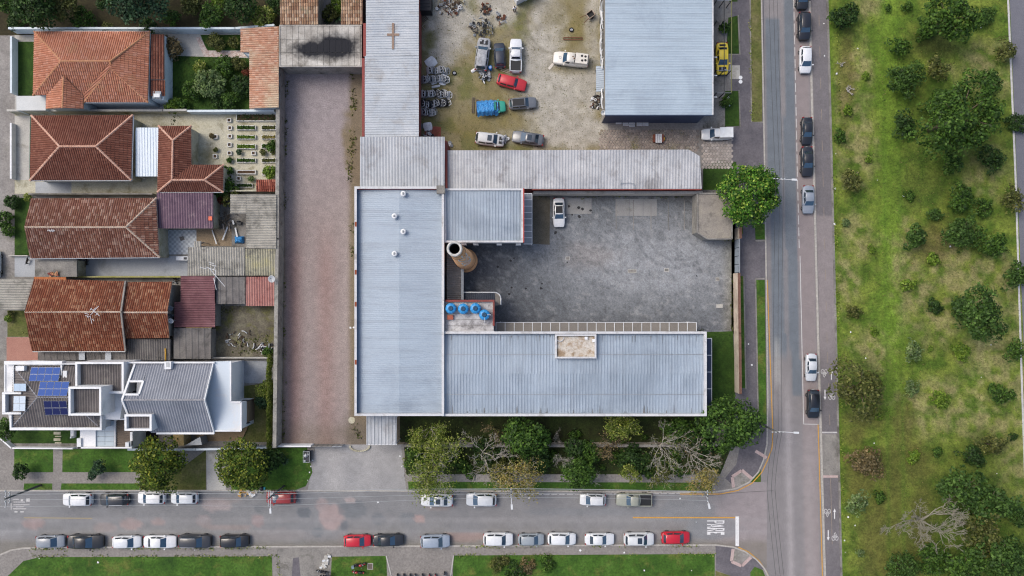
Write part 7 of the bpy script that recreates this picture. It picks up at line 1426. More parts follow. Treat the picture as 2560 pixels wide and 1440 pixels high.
def branch_tree(px, py, rpx, label, seed, m=None, h=5.0, leaves=None, ldens=0, levels=4, lean=(0, 0), r0=.12, cat='tree', name='bare_tree', n0=5, spread=1.0):
    rg = random.Random(seed); R = rpx / SPX; f = MB(); tips = []
    def grow(p, d, L, r, lev):
        mid = p + d * L * .5 + Vector((rg.uniform(-.12, .12), rg.uniform(-.12, .12), rg.uniform(-.05, .08))) * L; e_ = p + d * L + Vector((rg.uniform(-.1, .1), rg.uniform(-.1, .1), 0)) * L
        f.tube([p, mid, e_], [r, r * .8, r * .55], 5 if lev < 2 else 4, cap=lev >= levels)
        if lev >= levels: tips.append(e_); return
        if lev >= 1: tips.append(mid)
        for k in range(rg.choice((2, 3)) if lev else n0):
            nd = d + Vector((rg.uniform(-1, 1), rg.uniform(-1, 1), rg.uniform(-.3, .45))) * (.85 if lev else 1.4) * spread; nd.normalize()
            if nd.z < -.1: nd.z *= .2
            grow(p + (e_ - p) * rg.uniform(.55, 1.0), nd, L * rg.uniform(.55, .8), max(.016, r * .58), lev + 1)
    q = P(px, py, h + R * .3); grow(Vector((0, 0, -.1)), Vector((lean[0] * .15, lean[1] * .15, 1)).normalized(), h * .55, r0, 0)
    mx = max(math.hypot(v[0], v[1]) for v in f.v); s = R * (HCAM - h) / HCAM / mx
    f.v = [(x * s, y * s, z) for x, y, z in f.v]; tips = [Vector((t.x * s, t.y * s, t.z)) for t in tips]
    T = thing(name, label, cat, (q.x, q.y, ZB)); link('branches', f.mesh('branches', None, True), T, m or M_barkw)
    if leaves:
        rn = np.random.default_rng(seed); tp_ = np.array([t[:] for t in tips]); n = int(ldens); idx = rn.integers(0, len(tp_), n); pos = tp_[idx] + rn.normal(size=(n, 3)) * np.array([.28, .28, .22]) * max(.7, R / 3)
        nr = rnd_dir(rn, n) + np.array([0, 0, .5]); nr /= np.linalg.norm(nr, axis=1, keepdims=True); t1 = np.cross(nr, rnd_dir(rn, n)); t1 /= np.linalg.norm(t1, axis=1, keepdims=True); t2 = np.cross(nr, t1); s_ = .24 * (.6 + .8 * rn.random(n))[:, None]
        V = np.stack([pos - t1 * s_ * .5, pos + t2 * s_ * .33, pos + t1 * s_ * .5, pos - t2 * s_ * .33], 1).reshape(-1, 3); link('leaves', np_mesh('sparse_leaves', V, np.arange(n * 4).reshape(-1, 4)), T, LEAF[leaves])
    return T
# street trees
tree(1878, 484, 78, 'tipped', 'big round pale-tipped tree at the kerb of the right street', 3.2, rzf=.85, hollow=.55, clump=.24, ragged=.05, leaf=.36, dens=1.5)
tree(1820, 1062, 80, 'mid', 'dense green tree at the street corner', 3.5, rzf=.8, hollow=.6, clump=.28, seed=77, leaf=.4); tree(388, 1163, 70, 'street', 'yellow-green street tree before the modern house', 3.0, rzf=.7, clump=.26, hollow=.5, leaf=.36); tree(604, 1167, 68, 'street', 'rounder yellow-green street tree beside the drive', 3.0, rzf=.75, clump=.26, hollow=.6, leaf=.36, seed=41)
tree(672, 1150, 36, 'dark', 'dark shrub shaded by the yellow-green tree', .8, leaf=.3); tree(52, 1180, 22, 'dark', 'small dark round tree on the left pavement', 1.2, leaf=.25); tree(246, 1168, 19, 'blue', 'small loose tree on the front lawn, upper half', 1.2, leaf=.24); tree(231, 1188, 13, 'blue', 'small loose tree on the front lawn, lower half', 1.0, leaf=.24); tree(12, 1072, 28, 'mid', 'feathery green tree at the left end of the solar house', 1.8, leaf=.3)
# row of trees south of the factory
tree(1312, 1092, 62, 'mid', 'full dark green tree in the middle of the factory tree row', 3.0, clump=.28, seed=91); tree(1340, 1150, 40, 'dark', 'dark green bush below the full tree of the row', 1.2); tree(1445, 1190, 48, 'mid', 'green tree hanging over the white car', 2.5, clump=.28, hollow=.4); tree(1475, 1132, 32, 'mid', 'bright green bush between bare branches', 1.2); tree(1440, 1128, 34, 'dark', 'dark bush left of the bright green bush', 1.0)
tree(1697, 1078, 38, 'mid', 'green bush at the factory wall near the corner tree', 1.6); tree(1665, 1068, 18, 'mid', 'small green bush in clumps under the wing wall', .8); tree(1745, 1110, 40, 'dark', 'dark bush next to the corner tree', 1.5); tree(1215, 1130, 40, 'dark', 'low dark bush under thin branches at the middle', .6, hollow=.3); tree(1590, 1150, 45, 'dark', 'low dark bush under the yellow tree', .6, hollow=.3); tree(1040, 1150, 36, 'mid', 'green bush at the drive edge of the row', .6, hollow=.3); tree(1250, 1180, 34, 'olive', 'olive bush by the pavement in the row', .6, hollow=.3)
branch_tree(1068, 1085, 66, 'sparse yellow-green tree touching the hall corner', 5, None, 5, 'gold', 3600, n0=7); branch_tree(1098, 1172, 100, 'wide sparse yellow tree over the first white car', 12, None, 5.5, 'gold', 4200, n0=8, levels=5); branch_tree(1085, 1160, 40, 'green-yellow sapling inside the wide sparse tree', 18, None, 4, 'gold', 1200); branch_tree(1205, 1145, 95, 'pale branching tree with few leaves', 21, None, 5.5, 'olive', 350, n0=7, levels=5); branch_tree(1288, 1200, 78, 'sparse brown-yellow tree over the kerb', 23, None, 5, 'autumn', 2600, n0=7, levels=5); branch_tree(1232, 1082, 34, 'thin brown leafless tree under the wing wall', 24, M_bark, 4, 'brown', 250)
branch_tree(1398, 1098, 26, 'small white leafless tree near the wing wall', 31, None, 4.5, n0=7, levels=4, r0=.09); branch_tree(1408, 1160, 34, 'white leafless tree above the pavement', 35, None, 4.5, n0=8, levels=5, r0=.1); branch_tree(1480, 1205, 34, 'white branch sticking out beside the green tree', 36, None, 4, n0=4)
branch_tree(1562, 1085, 54, 'dense yellow-green tree in front of the wing', 42, None, 5, 'gold', 4200, n0=8); branch_tree(1545, 1120, 55, 'brown thin tree around the yellow-green one', 45, M_bark, 4.5, 'brown', 500, n0=6, levels=5); branch_tree(1575, 1188, 34, 'small yellow tree by the pavement', 46, None, 3.5, 'gold', 1100); branch_tree(1665, 1130, 95, 'large tangled leafless tree left of the corner tree', 51, None, 6, 'olive', 400, n0=8, levels=5, r0=.13); branch_tree(1742, 1150, 76, 'grey leafless tree against the corner tree', 55, M_barkw, 5, 'brown', 200, n0=7, levels=5); branch_tree(1768, 1190, 58, 'sparse orange-yellow tree at the corner pavement', 58, None, 4.5, 'autumn', 1700, n0=6); branch_tree(1655, 1195, 44, 'sparse olive tree by the kerb before the corner', 59, None, 4, 'olive', 800, n0=6)
# undergrowth filling the strip between wall and pavement
V0, F0 = crown_np(501, 1.0, .6, .34, dens=.8, clump=.35); Vs = []; Fs = []; b_ = 0; rgu = random.Random(9)
for k in range(75):
    px, py = rgu.uniform(1012, 1815), rgu.choice((rgu.uniform(1116, 1188), rgu.uniform(1085, 1110)))
    q = P(px, py); s = rgu.uniform(.5, 1.25); an = rgu.random() * 6.28; R_ = np.array([[math.cos(an), -math.sin(an), 0], [math.sin(an), math.cos(an), 0], [0, 0, 1]]); sel = rgu.randint(0, len(F0) // 2); Fk = F0[sel:sel + len(F0) // 2]; Vk = V0[Fk.ravel()]
    Vs.append((Vk * s) @ R_.T + np.array([q.x, q.y, .35])); n_ = len(Vk); Fs.append(np.arange(n_).reshape(-1, 4) + b_); b_ += n_
tag(link('undergrowth', np_mesh('undergrowth', np.concatenate(Vs), np.concatenate(Fs)), None, LEAF['mid']), 'tangled green undergrowth below the row of street trees', 'undergrowth', kind='stuff')
# woodland above the houses
for a in [(80, 8, 66, 'dark', 'big dark tree at the upper left corner'), (12, 5, 30, 'mid', 'lighter green tree in the very corner'), (205, 46, 30, 'mid', 'green tree above the left hip of the orange roof'), (150, 8, 44, 'olive', 'grey-olive tree between the corner trees'), (265, -15, 40, 'dark', 'dark tree cut by the top edge'), (335, -28, 84, 'blue', 'largest blue-green tree above the orange roof'), (428, 44, 22, 'mid', 'small round bush right of the largest blue-green tree'), (526, 40, 34, 'mid', 'loose green tree above the back garden'), (598, 16, 44, 'dark', 'dark conical tree above the back garden'), (655, 40, 34, 'gold', 'bright yellow-green tree beside the old tile roof'), (270, 70, 16, 'olive', 'tiny yellowish bush at the wall foot'), (368, 66, 24, 'dark', 'dark bush at the wall foot'), (545, 4, 18, 'lime', 'lime bush at the top edge'), (480, 10, 30, 'olive', 'thin olive bush near the top edge'), (690, 15, 26, 'dark', 'dark bush squeezed beside the old tile roof'), (40, 55, 24, 'dark', 'dark bush at the wall corner')]:
    tree(a[0], a[1], a[2], a[3], a[4], None if a[2] > 35 else .8, hollow=.5)
# gardens
for a in [(500, 170, 20, 'gold', 'yellow-green bush in the left of the back garden'), (560, 165, 28, 'mid', 'green bush in the middle of the back garden'), (595, 160, 20, 'olive', 'olive bush near the pale orange roof'), (525, 212, 42, 'pale', 'loose pale shrub in the lower back garden'), (480, 225, 26, 'mid', 'green shrub left in the lower back garden'), (432, 263, 22, 'lime', 'bright bush at the foot of the back garden'), (456, 262, 18, 'mid', 'green bush beside the bright one at the garden foot'), (575, 252, 26, 'mid', 'green bush above the pale wall'), (545, 255, 20, 'dark', 'dark bush above the pale wall'), (616, 182, 12, 'red', 'dark red bush beside the pale orange roof'), (540, 106, 24, 'olive', 'olive bush on the upper garden lawn'), (430, 118, 30, 'brown', 'brownish bare shrub beside the dark red annex'), (600, 215, 30, 'dark', 'dark shrub right in the lower back garden'), (585, 106, 16, 'olive', 'thin bush by the outbuilding corner'),
          (675, 430, 19, 'lime', 'lime shrub in the corner planter'), (563, 472, 30, 'mid', 'tall green vine between the two dark red roofs'), (580, 495, 28, 'olive', 'olive vine spilling over the fibre-cement roof'), (568, 428, 15, 'mid', 'upper end of the green vine'), (552, 497, 14, 'red', 'rusty brown vine patch below the rear house'), (598, 381, 8, 'blue', 'round blue-green shrub in a pot'), (680, 365, 16, 'mid', 'leafy shrub filling a wall planter'), (628, 447, 8, 'pale', 'small pale shrub near the lowest planter'), (658, 381, 9, 'olive', 'potted olive shrub left of the wall'), (684, 381, 8, 'olive', 'potted olive shrub at the wall'), (574, 400, 8, 'mid', 'potted green plant in the pot column'), (540, 375, 6, 'olive', 'withered potted plant in the concrete yard'), (530, 340, 7, 'brown', 'dry branching potted plant in the concrete yard'),
          (12, 548, 22, 'mid', 'green hedge bush beside the brown house lawn'), (22, 575, 18, 'mid', 'lower hedge bush beside the brown house lawn'), (30, 505, 20, 'dark', 'dark hedge bush with red flowers'), (70, 494, 12, 'gold', 'small yellow bush at the brown roof corner'), (404, 612, 7, 'gold', 'yellow bush at the brown roof eave, upper'), (405, 627, 7, 'mid', 'green bush at the brown roof eave, lower'), (20, 796, 10, 'lime', 'lime weed at the left edge plot'), (660, 975, 26, 'gold', 'yellow-green shrub by the hedge behind the modern house'), (660, 1000, 24, 'blue', 'blue-green shrub in a pot by the hedge'), (668, 880, 14, 'mid', 'green plant in the mossy yard corner'), (845, 14, 20, 'lime', 'yellow-green bush between the buff roofs'), (825, 34, 22, 'olive', 'olive bush between the buff roofs'), (1238, 175 + 900, 1, 'mid', ''), (1810, 70, 14, 'mid', 'weedy bush under the steel frame, upper'), (1815, 255, 16, 'mid', 'weedy bush under the steel frame, lower'), (28, 782, 8, 'olive', 'dry weed at the left edge plot')]:
    if a[4]: tree(a[0], a[1], a[2], a[3], a[4], .3, 'shrub', 'shrub')
# hedge along the yard wall
T = thing('hedge', 'narrow yellow-green hedge climbing the yard wall', 'hedge', P(686, 1000, ZB))
V, F = crown_np(300, 1.0, 1.0, .2, dens=1.5, clump=.5); Vs = []; Fs = []; b_ = 0
for k in range(26):
    q = P(684 + RNG.uniform(-2, 2), 893 + k * 8.6); s = RNG.uniform(.5, .75); Vs.append(V * np.array([s * .6, s, 1.1]) + np.array([q.x - ORG[T].x, q.y - ORG[T].y, 1.6])); Fs.append(F + b_); b_ += len(V)
link('foliage', np_mesh('hedge', np.concatenate(Vs), np.concatenate(Fs)), T, LEAF['gold'])
for BI, ((a, b), kind) in enumerate(zip(BEDS, ['dark', 'mid', 'lime', 'lime', 'mid', None, 'dark', 'olive', 'autumn', 'mid', 'olive', None])):
    if not kind: continue
    T = thing('vegetable_row', 'low ' + {'dark': 'dark green', 'mid': 'green', 'lime': 'bright green', 'olive': 'olive', 'autumn': 'yellowed'}[kind] + ' vegetables growing in the ' + beds[BI][4], 'plants', ((a.x + b.x) / 2, (a.y + b.y) / 2, ZB + .2), 'vegetables in the planters')
    n = 110; rg = np.random.default_rng(int(a.x * 100) % 999); w, d_ = (b.x - a.x) / 2 - .1, (b.y - a.y) / 2 - .1
    pos = np.stack([rg.uniform(-w, w, n * 2), rg.uniform(-d_, d_, n * 2), rg.uniform(.05, .32, n * 2)], 1); nr = rnd_dir(rg, n * 2) + np.array([0, 0, 1.2]); nr /= np.linalg.norm(nr, axis=1, keepdims=True); t1 = np.cross(nr, rnd_dir(rg, n * 2)); t1 /= np.linalg.norm(t1, axis=1, keepdims=True); t2 = np.cross(nr, t1)
    link('leaves', np_mesh('vegetables', np.stack([pos - t1 * .11, pos + t2 * .07, pos + t1 * .11, pos - t2 * .07], 1).reshape(-1, 3), np.arange(n * 8).reshape(-1, 4)), T, LEAF[kind])
for a in [(1240, 1412, 22, 'olive', 'low olive bush on the lower lawn, left of the brown one'), (1262, 1402, 14, 'olive', 'low dull bush on the lower lawn beside the olive one'), (1320, 1415, 24, 'brown', 'wider brown bush on the lower lawn'), (1370, 1410, 24, 'mid', 'low green bush on the lower lawn, right of the brown one'), (1290, 1432, 30, 'dark', 'dark low bush at the lower edge of the lawn')]: tree(a[0], a[1], a[2], a[3], a[4], .0, 'shrub', 'shrub', rzf=.22, dens=.4)
# agaves
def agave(px, py, r_, label):
    q = P(px, py, .6); f = MB(); n = 16
    for k in range(n):
        an = k * 6.283 / n + RNG.uniform(-.2, .2); L = r_ * RNG.uniform(.7, 1.1); dx, dy = math.cos(an), math.sin(an); w = .09
        f.add([(-dy * w * .6, dx * w * .6, .3), (dy * w * .6, -dx * w * .6, .3), (dx * L * .5 + dy * w, dy * L * .5 - dx * w, .6), (dx * L * .5 - dy * w, dy * L * .5 + dx * w, .6), (dx * L, dy * L, .55)], [(0, 1, 2, 3), (3, 2, 4)])
    T = thing('agave', label, 'plant', (q.x, q.y, ZB)); link('leaves', f.mesh('agave'), T, LEAF['blue'])
agave(689, 1145, 1.1, 'spiky blue-green agave beside the round street tree'); agave(712, 1152, .8, 'smaller agave next to the big one'); agave(843, 45, 1.1, 'spiky agave between the buff roofs'); agave(820, 52, .7, 'small agave at the concrete shed edge')
# park
PK = [(2113, 41, 36, 'dark'), (2376, 41, 68, 'mid'), (2312, 80, 26, 'mid'), (2464, 42, 26, 'dark'), (2253, 117, 28, 'mid'), (2268, 196, 47, 'blue'), (2341, 170, 33, 'olive'), (2411, 290, 104, 'mid'), (2350, 262, 40, 'mid'), (2478, 203, 32, 'dark'), (2262, 312, 34, 'dark'), (2482, 398, 35, 'dark'), (2380, 404, 32, 'mid'), (2514, 126, 30, 'olive'), (2540, 307, 26, 'dark'), (2130, 452, 32, 'olive'), (2165, 190, 11, 'lime'), (2119, 275, 14, 'lime'), (2171, 399, 10, 'lime'), (2268, 17, 15, 'mid'), (2100, 340, 18, 'mid'),
      (2405, 495, 34, 'mid'), (2460, 517, 26, 'mid'), (2338, 535, 20, 'dark'), (2289, 593, 31, 'dark'), (2405, 581, 46, 'blue'), (2440, 590, 28, 'mid'), (2487, 614, 34, 'mid'), (2333, 648, 18, 'lime'), (2451, 782, 70, 'blue'), (2400, 770, 26, 'blue'), (2338, 767, 20, 'dark'), (2542, 690, 34, 'dark'), (2532, 502, 34, 'olive'), (2283, 877, 28, 'pale'), (2185, 829, 12, 'lime'), (2405, 880, 25, 'lime'), (2326, 872, 8, 'lime'), (2539, 877, 28, 'mid'), (2155, 975, 74, 'olive'), (2280, 970, 22, 'pale'), (2500, 985, 30, 'mid'), (2352, 998, 25, 'lime'), (2115, 557, 12, 'pale'), (2178, 622, 12, 'lime'), (2272, 712, 18, 'lime'), (2135, 780, 20, 'olive'),
      (2195, 1041, 12, 'lime'), (2165, 1155, 46, 'brown'), (2285, 1143, 18, 'lime'), (2145, 1260, 33, 'pale'), (2200, 1243, 16, 'mid'), (2433, 1137, 32, 'dark'), (2483, 1113, 36, 'olive'), (2532, 1092, 13, 'dark'), (2410, 1225, 60, 'dark'), (2480, 1260, 60, 'blue'), (2455, 1330, 60, 'olive'), (2256, 1420, 42, 'dark'), (2335, 1398, 44, 'mid'), (2548, 1290, 34, 'dark'), (2500, 1395, 66, 'dark'), (2420, 1420, 55, 'mid'), (2552, 1400, 44, 'dark'), (2345, 1130, 14, 'mid'), (2150, 1382, 12, 'pale'), (2275, 490, 14, 'mid'), (2220, 20, 10, 'mid')]
WORDS = {'dark': 'dark green', 'mid': 'green', 'blue': 'blue-green', 'lime': 'lime green', 'olive': 'olive', 'pale': 'pale green', 'brown': 'grey-brown'}
seen = {}
for a in PK:
    x, y, r_, kd = a; sz = 'huge' if r_ > 90 else 'large' if r_ > 50 else 'medium' if r_ > 27 else 'small' if r_ > 15 else 'tiny'
    side = 'at the far road' if x > 2505 else 'beside the cycle path' if x < 2180 else 'in the middle of the meadow' if x < 2360 else 'in the right half of the meadow'
    near = 'at the top' if y < 120 else 'level with the yellow car' if y < 240 else 'level with the warehouse end' if y < 420 else 'level with the round street tree' if y < 560 else 'level with the courtyard gate' if y < 720 else 'level with the long wing' if y < 900 else 'level with the cycle symbols' if y < 1060 else 'level with the corner tree' if y < 1180 else 'level with the lower street' if y < 1350 else 'at the bottom'
    lb = f"{sz} {WORDS[kd]} {'shrub' if r_ < 27 else 'tree'} {side}, {near}".replace('in the middle of the meadow', 'amid the meadow').replace('in the right half of the meadow', 'right in the meadow')
    if lb in seen: seen[lb] += 1; lb += [', second one', ', third one', ', fourth one'][seen[lb] - 2]
    else: seen[lb] = 1
    loose = kd in ('brown', 'olive', 'pale'); kd = {'blue': 'park', 'dark': 'park' if (x + y) % 3 else 'dark'}.get(kd, kd)
    tree(x, y, r_, kd, lb, None if r_ > 50 else (.9 if r_ > 27 else .2), 'tree' if r_ >= 27 else 'shrub', 'tree' if r_ >= 27 else 'shrub', hollow=.4, clump=.22 if r_ > 50 else .28, ragged=.5, dens=.55 if loose else .9, z=.1, rzf=.6)
branch_tree(2362, 1335, 135, 'large pale leafless tree at the bottom of the meadow', 96, M_twig, 5.5, n0=7, levels=6, r0=.13, spread=1.1); branch_tree(2110, 160, 18, 'small dead pale branch in the upper meadow', 73, None, .6, n0=4, levels=3, r0=.05); branch_tree(2125, 225, 16, 'fallen dead branch below the small one', 74, None, .5, n0=4, levels=3, r0=.05); branch_tree(2150, 1385, 10, 'dead twig at the lower meadow edge', 75, None, .5, n0=3, levels=2, r0=.05)
# grass blades over the lawns and the meadow: one uncountable mass
def inside(pts, X, Y):
    c = np.zeros(X.shape, bool); n = len(pts)
    for i in range(n):
        x0, y0 = pts[i]; x1, y1 = pts[(i + 1) % n]; t = ((y0 > Y) != (y1 > Y)) & (X < (x1 - x0) * (Y - y0) / ((y1 - y0) or 1e-9) + x0); c ^= t
    return c
def grass(areas, seed, m, name, label):
    rg = np.random.default_rng(seed); PS = []
    for pts, dens, tall, z in areas:
        xs = [p[0] for p in pts]; ys = [p[1] for p in pts]; x0, x1 = max(min(xs), -80), min(max(xs), 2640); y0, y1 = max(min(ys), -80), min(max(ys), 1520)
        if x1 <= x0 or y1 <= y0: continue
        n = int((x1 - x0) * (y1 - y0) / SPX ** 2 * dens); X = rg.uniform(x0, x1, n); Y = rg.uniform(y0, y1, n); k = inside(pts, X, Y); X, Y = X[k], Y[k]
        PS.append(np.stack([(X - NX) / SPX, (NY - Y) / SPX, np.full(len(X), z), np.full(len(X), tall)], 1))
    p = np.concatenate(PS); n = len(p); an = rg.random(n) * 6.28; w = p[:, 3] * rg.uniform(.5, 1.1, n); d = np.stack([np.cos(an), np.sin(an), np.zeros(n)], 1); e = np.stack([-np.sin(an), np.cos(an), np.zeros(n)], 1); b = p[:, :3]
    tip = b + d * (w * 1.1)[:, None] + np.stack([np.zeros(n), np.zeros(n), w * .8], 1); V = np.stack([b + e * (w * .35)[:, None], b - e * (w * .35)[:, None], tip], 1).reshape(-1, 3)
    o = link(name, np_mesh(name, V, np.arange(n * 3).reshape(-1, 3)), None, m); tag(o, label, 'grass', kind='stuff')
M_gr = leaf_mat('grass_blades', ['#2f4a15', '#3c5a1a', '#4a6822', '#586630', '#284012'])
grass(GRASS_AREAS, 5, M_gr, 'grass', 'short green grass on lawns and verges')
grass([([(2070, -60), (2514, -60), (2570, 1500), (2106, 1500)], 5.0, .16, .1)], 6, leaf_mat('meadow_blades', ['#3f561b', '#506028', '#6c693a', '#85794c', '#374e1a', '#5c6630']), 'meadow_grass', 'uneven green and dry grass of the meadow')
grass([([(1050, -40), (1505, -40), (1505, 374), (1120, 374), (1110, 340), (1050, 340)], 3.5, .16, ZB)], 8, leaf_mat('weed_blades', ['#5c5f2c', '#6f6b3a', '#857a48', '#525f28', '#85723c']), 'yard_weeds', 'sparse weeds and dry grass of the scrapyard')
# weeds along walls, kerbs and in cracks
def weeds(lines, seed, m, label, spread=.25, per=3.0, size=.16):
    rg = np.random.default_rng(seed); PS = []
    for (x0, y0), (x1, y1), z in lines:
        L = math.hypot(x1 - x0, y1 - y0) / SPX; n = int(L * per * 6); t = rg.random(n); k = vnoise(t * L * .5, t * 0 + seed + x0, seed) > .45; t = t[k]; n = len(t)
        PS.append(np.stack([(x0 + (x1 - x0) * t - NX) / SPX + rg.normal(0, spread, n), (NY - (y0 + (y1 - y0) * t)) / SPX + rg.normal(0, spread, n), np.full(n, z) + rg.random(n) * .12], 1))
    p = np.concatenate(PS); n = len(p); nr = rnd_dir(rg, n) + np.array([0, 0, .8]); nr /= np.linalg.norm(nr, axis=1, keepdims=True); t1 = np.cross(nr, rnd_dir(rg, n)); t1 /= np.linalg.norm(t1, axis=1, keepdims=True); t2 = np.cross(nr, t1); s = size * (.5 + rg.random(n))[:, None]
    o = link('weeds', np_mesh('weeds', np.stack([p - t1 * s, p + t2 * s * .6, p + t1 * s, p - t2 * s * .6], 1).reshape(-1, 3), np.arange(n * 4).reshape(-1, 4)), None, m); tag(o, label, 'weeds', kind='stuff')
weeds([((714, 200), (708, 700), ZB), ((708, 700), (704, 1100), ZB), ((720, 172), (890, 172), ZB), ((884, 320), (872, 460), ZB), ((882, 560), (882, 640), ZB), ((870, 1045), (905, 1100), ZB), ((708, 820), (716, 1000), ZB), ((880, 170), (886, 300), ZB)], 3, LEAF['olive'], 'weeds along the edges of the gravel yard')
weeds([((1735, 492), (1735, 580), ZB), ((1745, 590), (1830, 602), ZB), ((1830, 690), (1830, 825), ZB), ((1390, 832), (1760, 826), ZB), ((1345, 492), (1740, 492), ZB)], 4, LEAF['olive'], 'weeds along the edges of the courtyard', .18, 2.0, .12)
weeds([((80, 1372), (690, 1369), ZB), ((80, 1389), (690, 1389), ZB), ((690, 1372), (700, 1440), ZB), ((1150, 1366), (1780, 1364), ZB), ((1135, 1387), (1785, 1384), ZB), ((560, 1228), (780, 1228), ZB), ((2090, 0), (2102, 420), .1), ((2084, 420), (2112, 1440), .1), ((1008, 1120), (1018, 1220), ZB), ((1874, 0), (1880, 305), ZB)], 5, LEAF['gold'], 'weeds growing along kerbs and paving edges', .14, 2.2, .11)
weeds([((545, 870), (690, 840), ZB), ((545, 885), (690, 870), ZB), ((20, 790), (75, 830), ZB), ((540, 780), (600, 772), ZB), ((440, 290), (470, 480), ZB)], 6, LEAF['olive'], 'weeds in the neglected back yards', .35, 2.5, .14)
# ------------------------------------------------------------------ poles, wires, small things
M_pole = plain('concrete_pole', '#5d605f', .9); M_wire = plain('wire_aluminium', '#b5b8ba', .4, .3); M_wired = plain('wire_black', '#2b2c2e', .6)
def pole(label, bx, by, h, lamp=None, trans=False, arms=(), m=M_pole, r_=.17):
    q = P(bx, by); T = thing('utility_pole', label, 'utility pole', (q.x, q.y, ZB)); MB().tube([(q.x, q.y, 0), (q.x, q.y, h)], [r_, r_ * .6], 10).part('post', m, T, True)
    for k, (dx, dy, z, L) in enumerate(arms):
        a = (q.x - dx * L / 2, q.y - dy * L / 2, z); b = (q.x + dx * L / 2, q.y + dy * L / 2, z); ar = MB().bar(a, b, .1, .12).part('crossarm', M_galv, T)
        for t in (0.05, .35, .65, .95): MB().lathe((a[0] + (b[0]-a[0])*t, a[1] + (b[1]-a[1])*t, z + .06), [(.05, 0), (.07, .06), (.04, .14), (.06, .2), (0, .24)], 8).part('insulator', M_gut, ar)
    if lamp:
        dx, dy, L, z = lamp; e_ = (q.x + dx * L, q.y + dy * L, z + .25); MB().tube([(q.x, q.y, z - .3), (q.x + dx * L * .5, q.y + dy * L * .5, z + .15), e_], .04, 6).part('lamp_arm', M_steelw, T)
        n_ = Vector((-dy, dx, 0)); f = MB(); c0 = Vector(e_); f.bar(c0 - Vector((dx, dy, 0)) * .1, c0 + Vector((dx, dy, 0)) * .6, .26, .14); f.part('lamp_head', M_gut, T)
    if trans: MB().lathe((q.x + .15, q.y - .55, h - 3.2), [(.0, 0), (.3, 0), (.32, .1), (.32, .85), (.28, .95), (0, .98)], 16).part('transformer', plain('transformer_grey', '#b5b9bb', .5), T, True); 
    if trans:
        for k in range(3): MB().lathe((q.x - .05 + .2 * k, q.y - .55, h - 2.25), [(.05, 0), (.07, .1), (.04, .25), (0, .28)], 8).part('bushing', M_gut, T)
        MB().box(q.x - .5, q.y - .35, h - 3.0, q.x - .1, q.y + .2, h - 2.3).part('control_box', M_steelw, T)
    return T
pole('utility pole with transformer over the red car', 711, 1214, 7.2, (0.05, -1, 1.6, 6.2), True, [(0, 1, 6.9, 2.2), (0, 1, 6.0, 1.6)])
pole('leaning-looking dark pole at the left end of the lower street', 104, 1212, 7.8, None, False, [(0, 1, 7.5, 2.4), (0, 1, 6.7, 1.6)])
pole('lamp pole behind the sparse yellow trees', 1277, 1200, 7.4, (.05, -1, 1.7, 6.8), False, [(0, 1, 7.2, 1.2)]); pole('lamp pole near the PARE lettering', 1733, 1206, 7.6, (.2, -1, 1.2, 7.0), False, [(0, 1, 7.4, 1.6)])
pole('lamp pole hidden by the round street tree', 1897, 470, 8.0, (1, -.05, 1.9, 7.4), False, [(1, 0, 7.8, 1.6)], m=M_pole); pole('lamp pole at the upper street corner', 1893, 1056, 8.0, (1, -.05, 2.4, 7.4), False, [(1, 0, 7.8, 1.6)])
def wire(label, pts, r_=.022, m=M_wire, sag=.35, name='overhead_wire'):
    T = thing(name, label, 'wire', pts[0]); out = []
    for a, b in zip(pts, pts[1:]):
        a, b = Vector(a), Vector(b)
        for k in range(9): t = k / 8; p = a.lerp(b, t); p.z -= sag * 4 * t * (1 - t); out.append(p)
    MB().tube(out, r_, 4).part('cable', m, T)
def W3(px, py, h): p = P(px, py); return Vector((p.x, p.y, h))
for k, (dy, h, lb) in enumerate(((1.0, 7.2, 'upper'), (-.1, 7.2, 'middle'), (-1.0, 7.2, 'lower'), (.3, 5.8, 'thick lowest'))):
    wire(f'{lb} overhead wire along the lower street', [W3(-60, 1214, h) + Vector((0, dy, 0)), W3(104, 1212, h + .6) + Vector((0, dy, 0)), W3(711, 1214, h) + Vector((0, dy, 0)), W3(1277, 1200, h) + Vector((0, dy * .6, 0)), W3(1733, 1206, h + .3) + Vector((0, dy * .6, 0))], .03 if k == 3 else .018)
for k, (dx, h, lb) in enumerate(((-.5, 7.9, 'left'), (.1, 7.9, 'middle'), (.6, 7.9, 'right'))):
    wire(f'{lb} black overhead wire along the right street', [W3(1880, -60, h) + Vector((dx, 0, 0)), W3(1897, 470, h) + Vector((dx, 0, 0)), W3(1893, 1056, h) + Vector((dx, 0, 0)), W3(1880, 1190, h - .5) + Vector((dx, 0, 0)), W3(1912, 1500, h) + Vector((dx, 0, 0))], .02, M_wired)
wire('black wire crossing from the lamp pole to the street corner', [W3(1733, 1206, 7.4), W3(1880, 1190, 8.3)], .02, M_wired)
# steel frame beside the warehouse
T = thing('steel_frame', 'dark steel post frame in front of the warehouse end', 'frame', P(1800, 120, ZB))
for py in (20, 70, 190, 245, -40):
    for px in (1779, 1797, 1815): q = P(px, py); MB().tube([(q.x, q.y, ZB), (q.x, q.y, 2.6)], .07, 6).part('post', M_steeld, T)
for px in (1797, 1815): MB().bar((*P(px, -40)[:2], 2.6), (*P(px, 245)[:2], 2.6), .09, .09).part('rail', M_steeld if px < 1800 else plain('olive_rail', '#7d7f50', .7), T)
for py in (20, 190, 245): MB().bar((*P(1779, py)[:2], 2.55), (*P(1815, py)[:2], 2.55), .06, .06).part('beam', M_galv, T)
q = P(1838, 212); T = thing('street_sign', 'pole with two small round pale signs by the path', 'sign', (q.x, q.y, ZB)); MB().tube([(q.x, q.y, ZB), (q.x, q.y, 2.4)], .03, 6).part('post', M_galv, T)
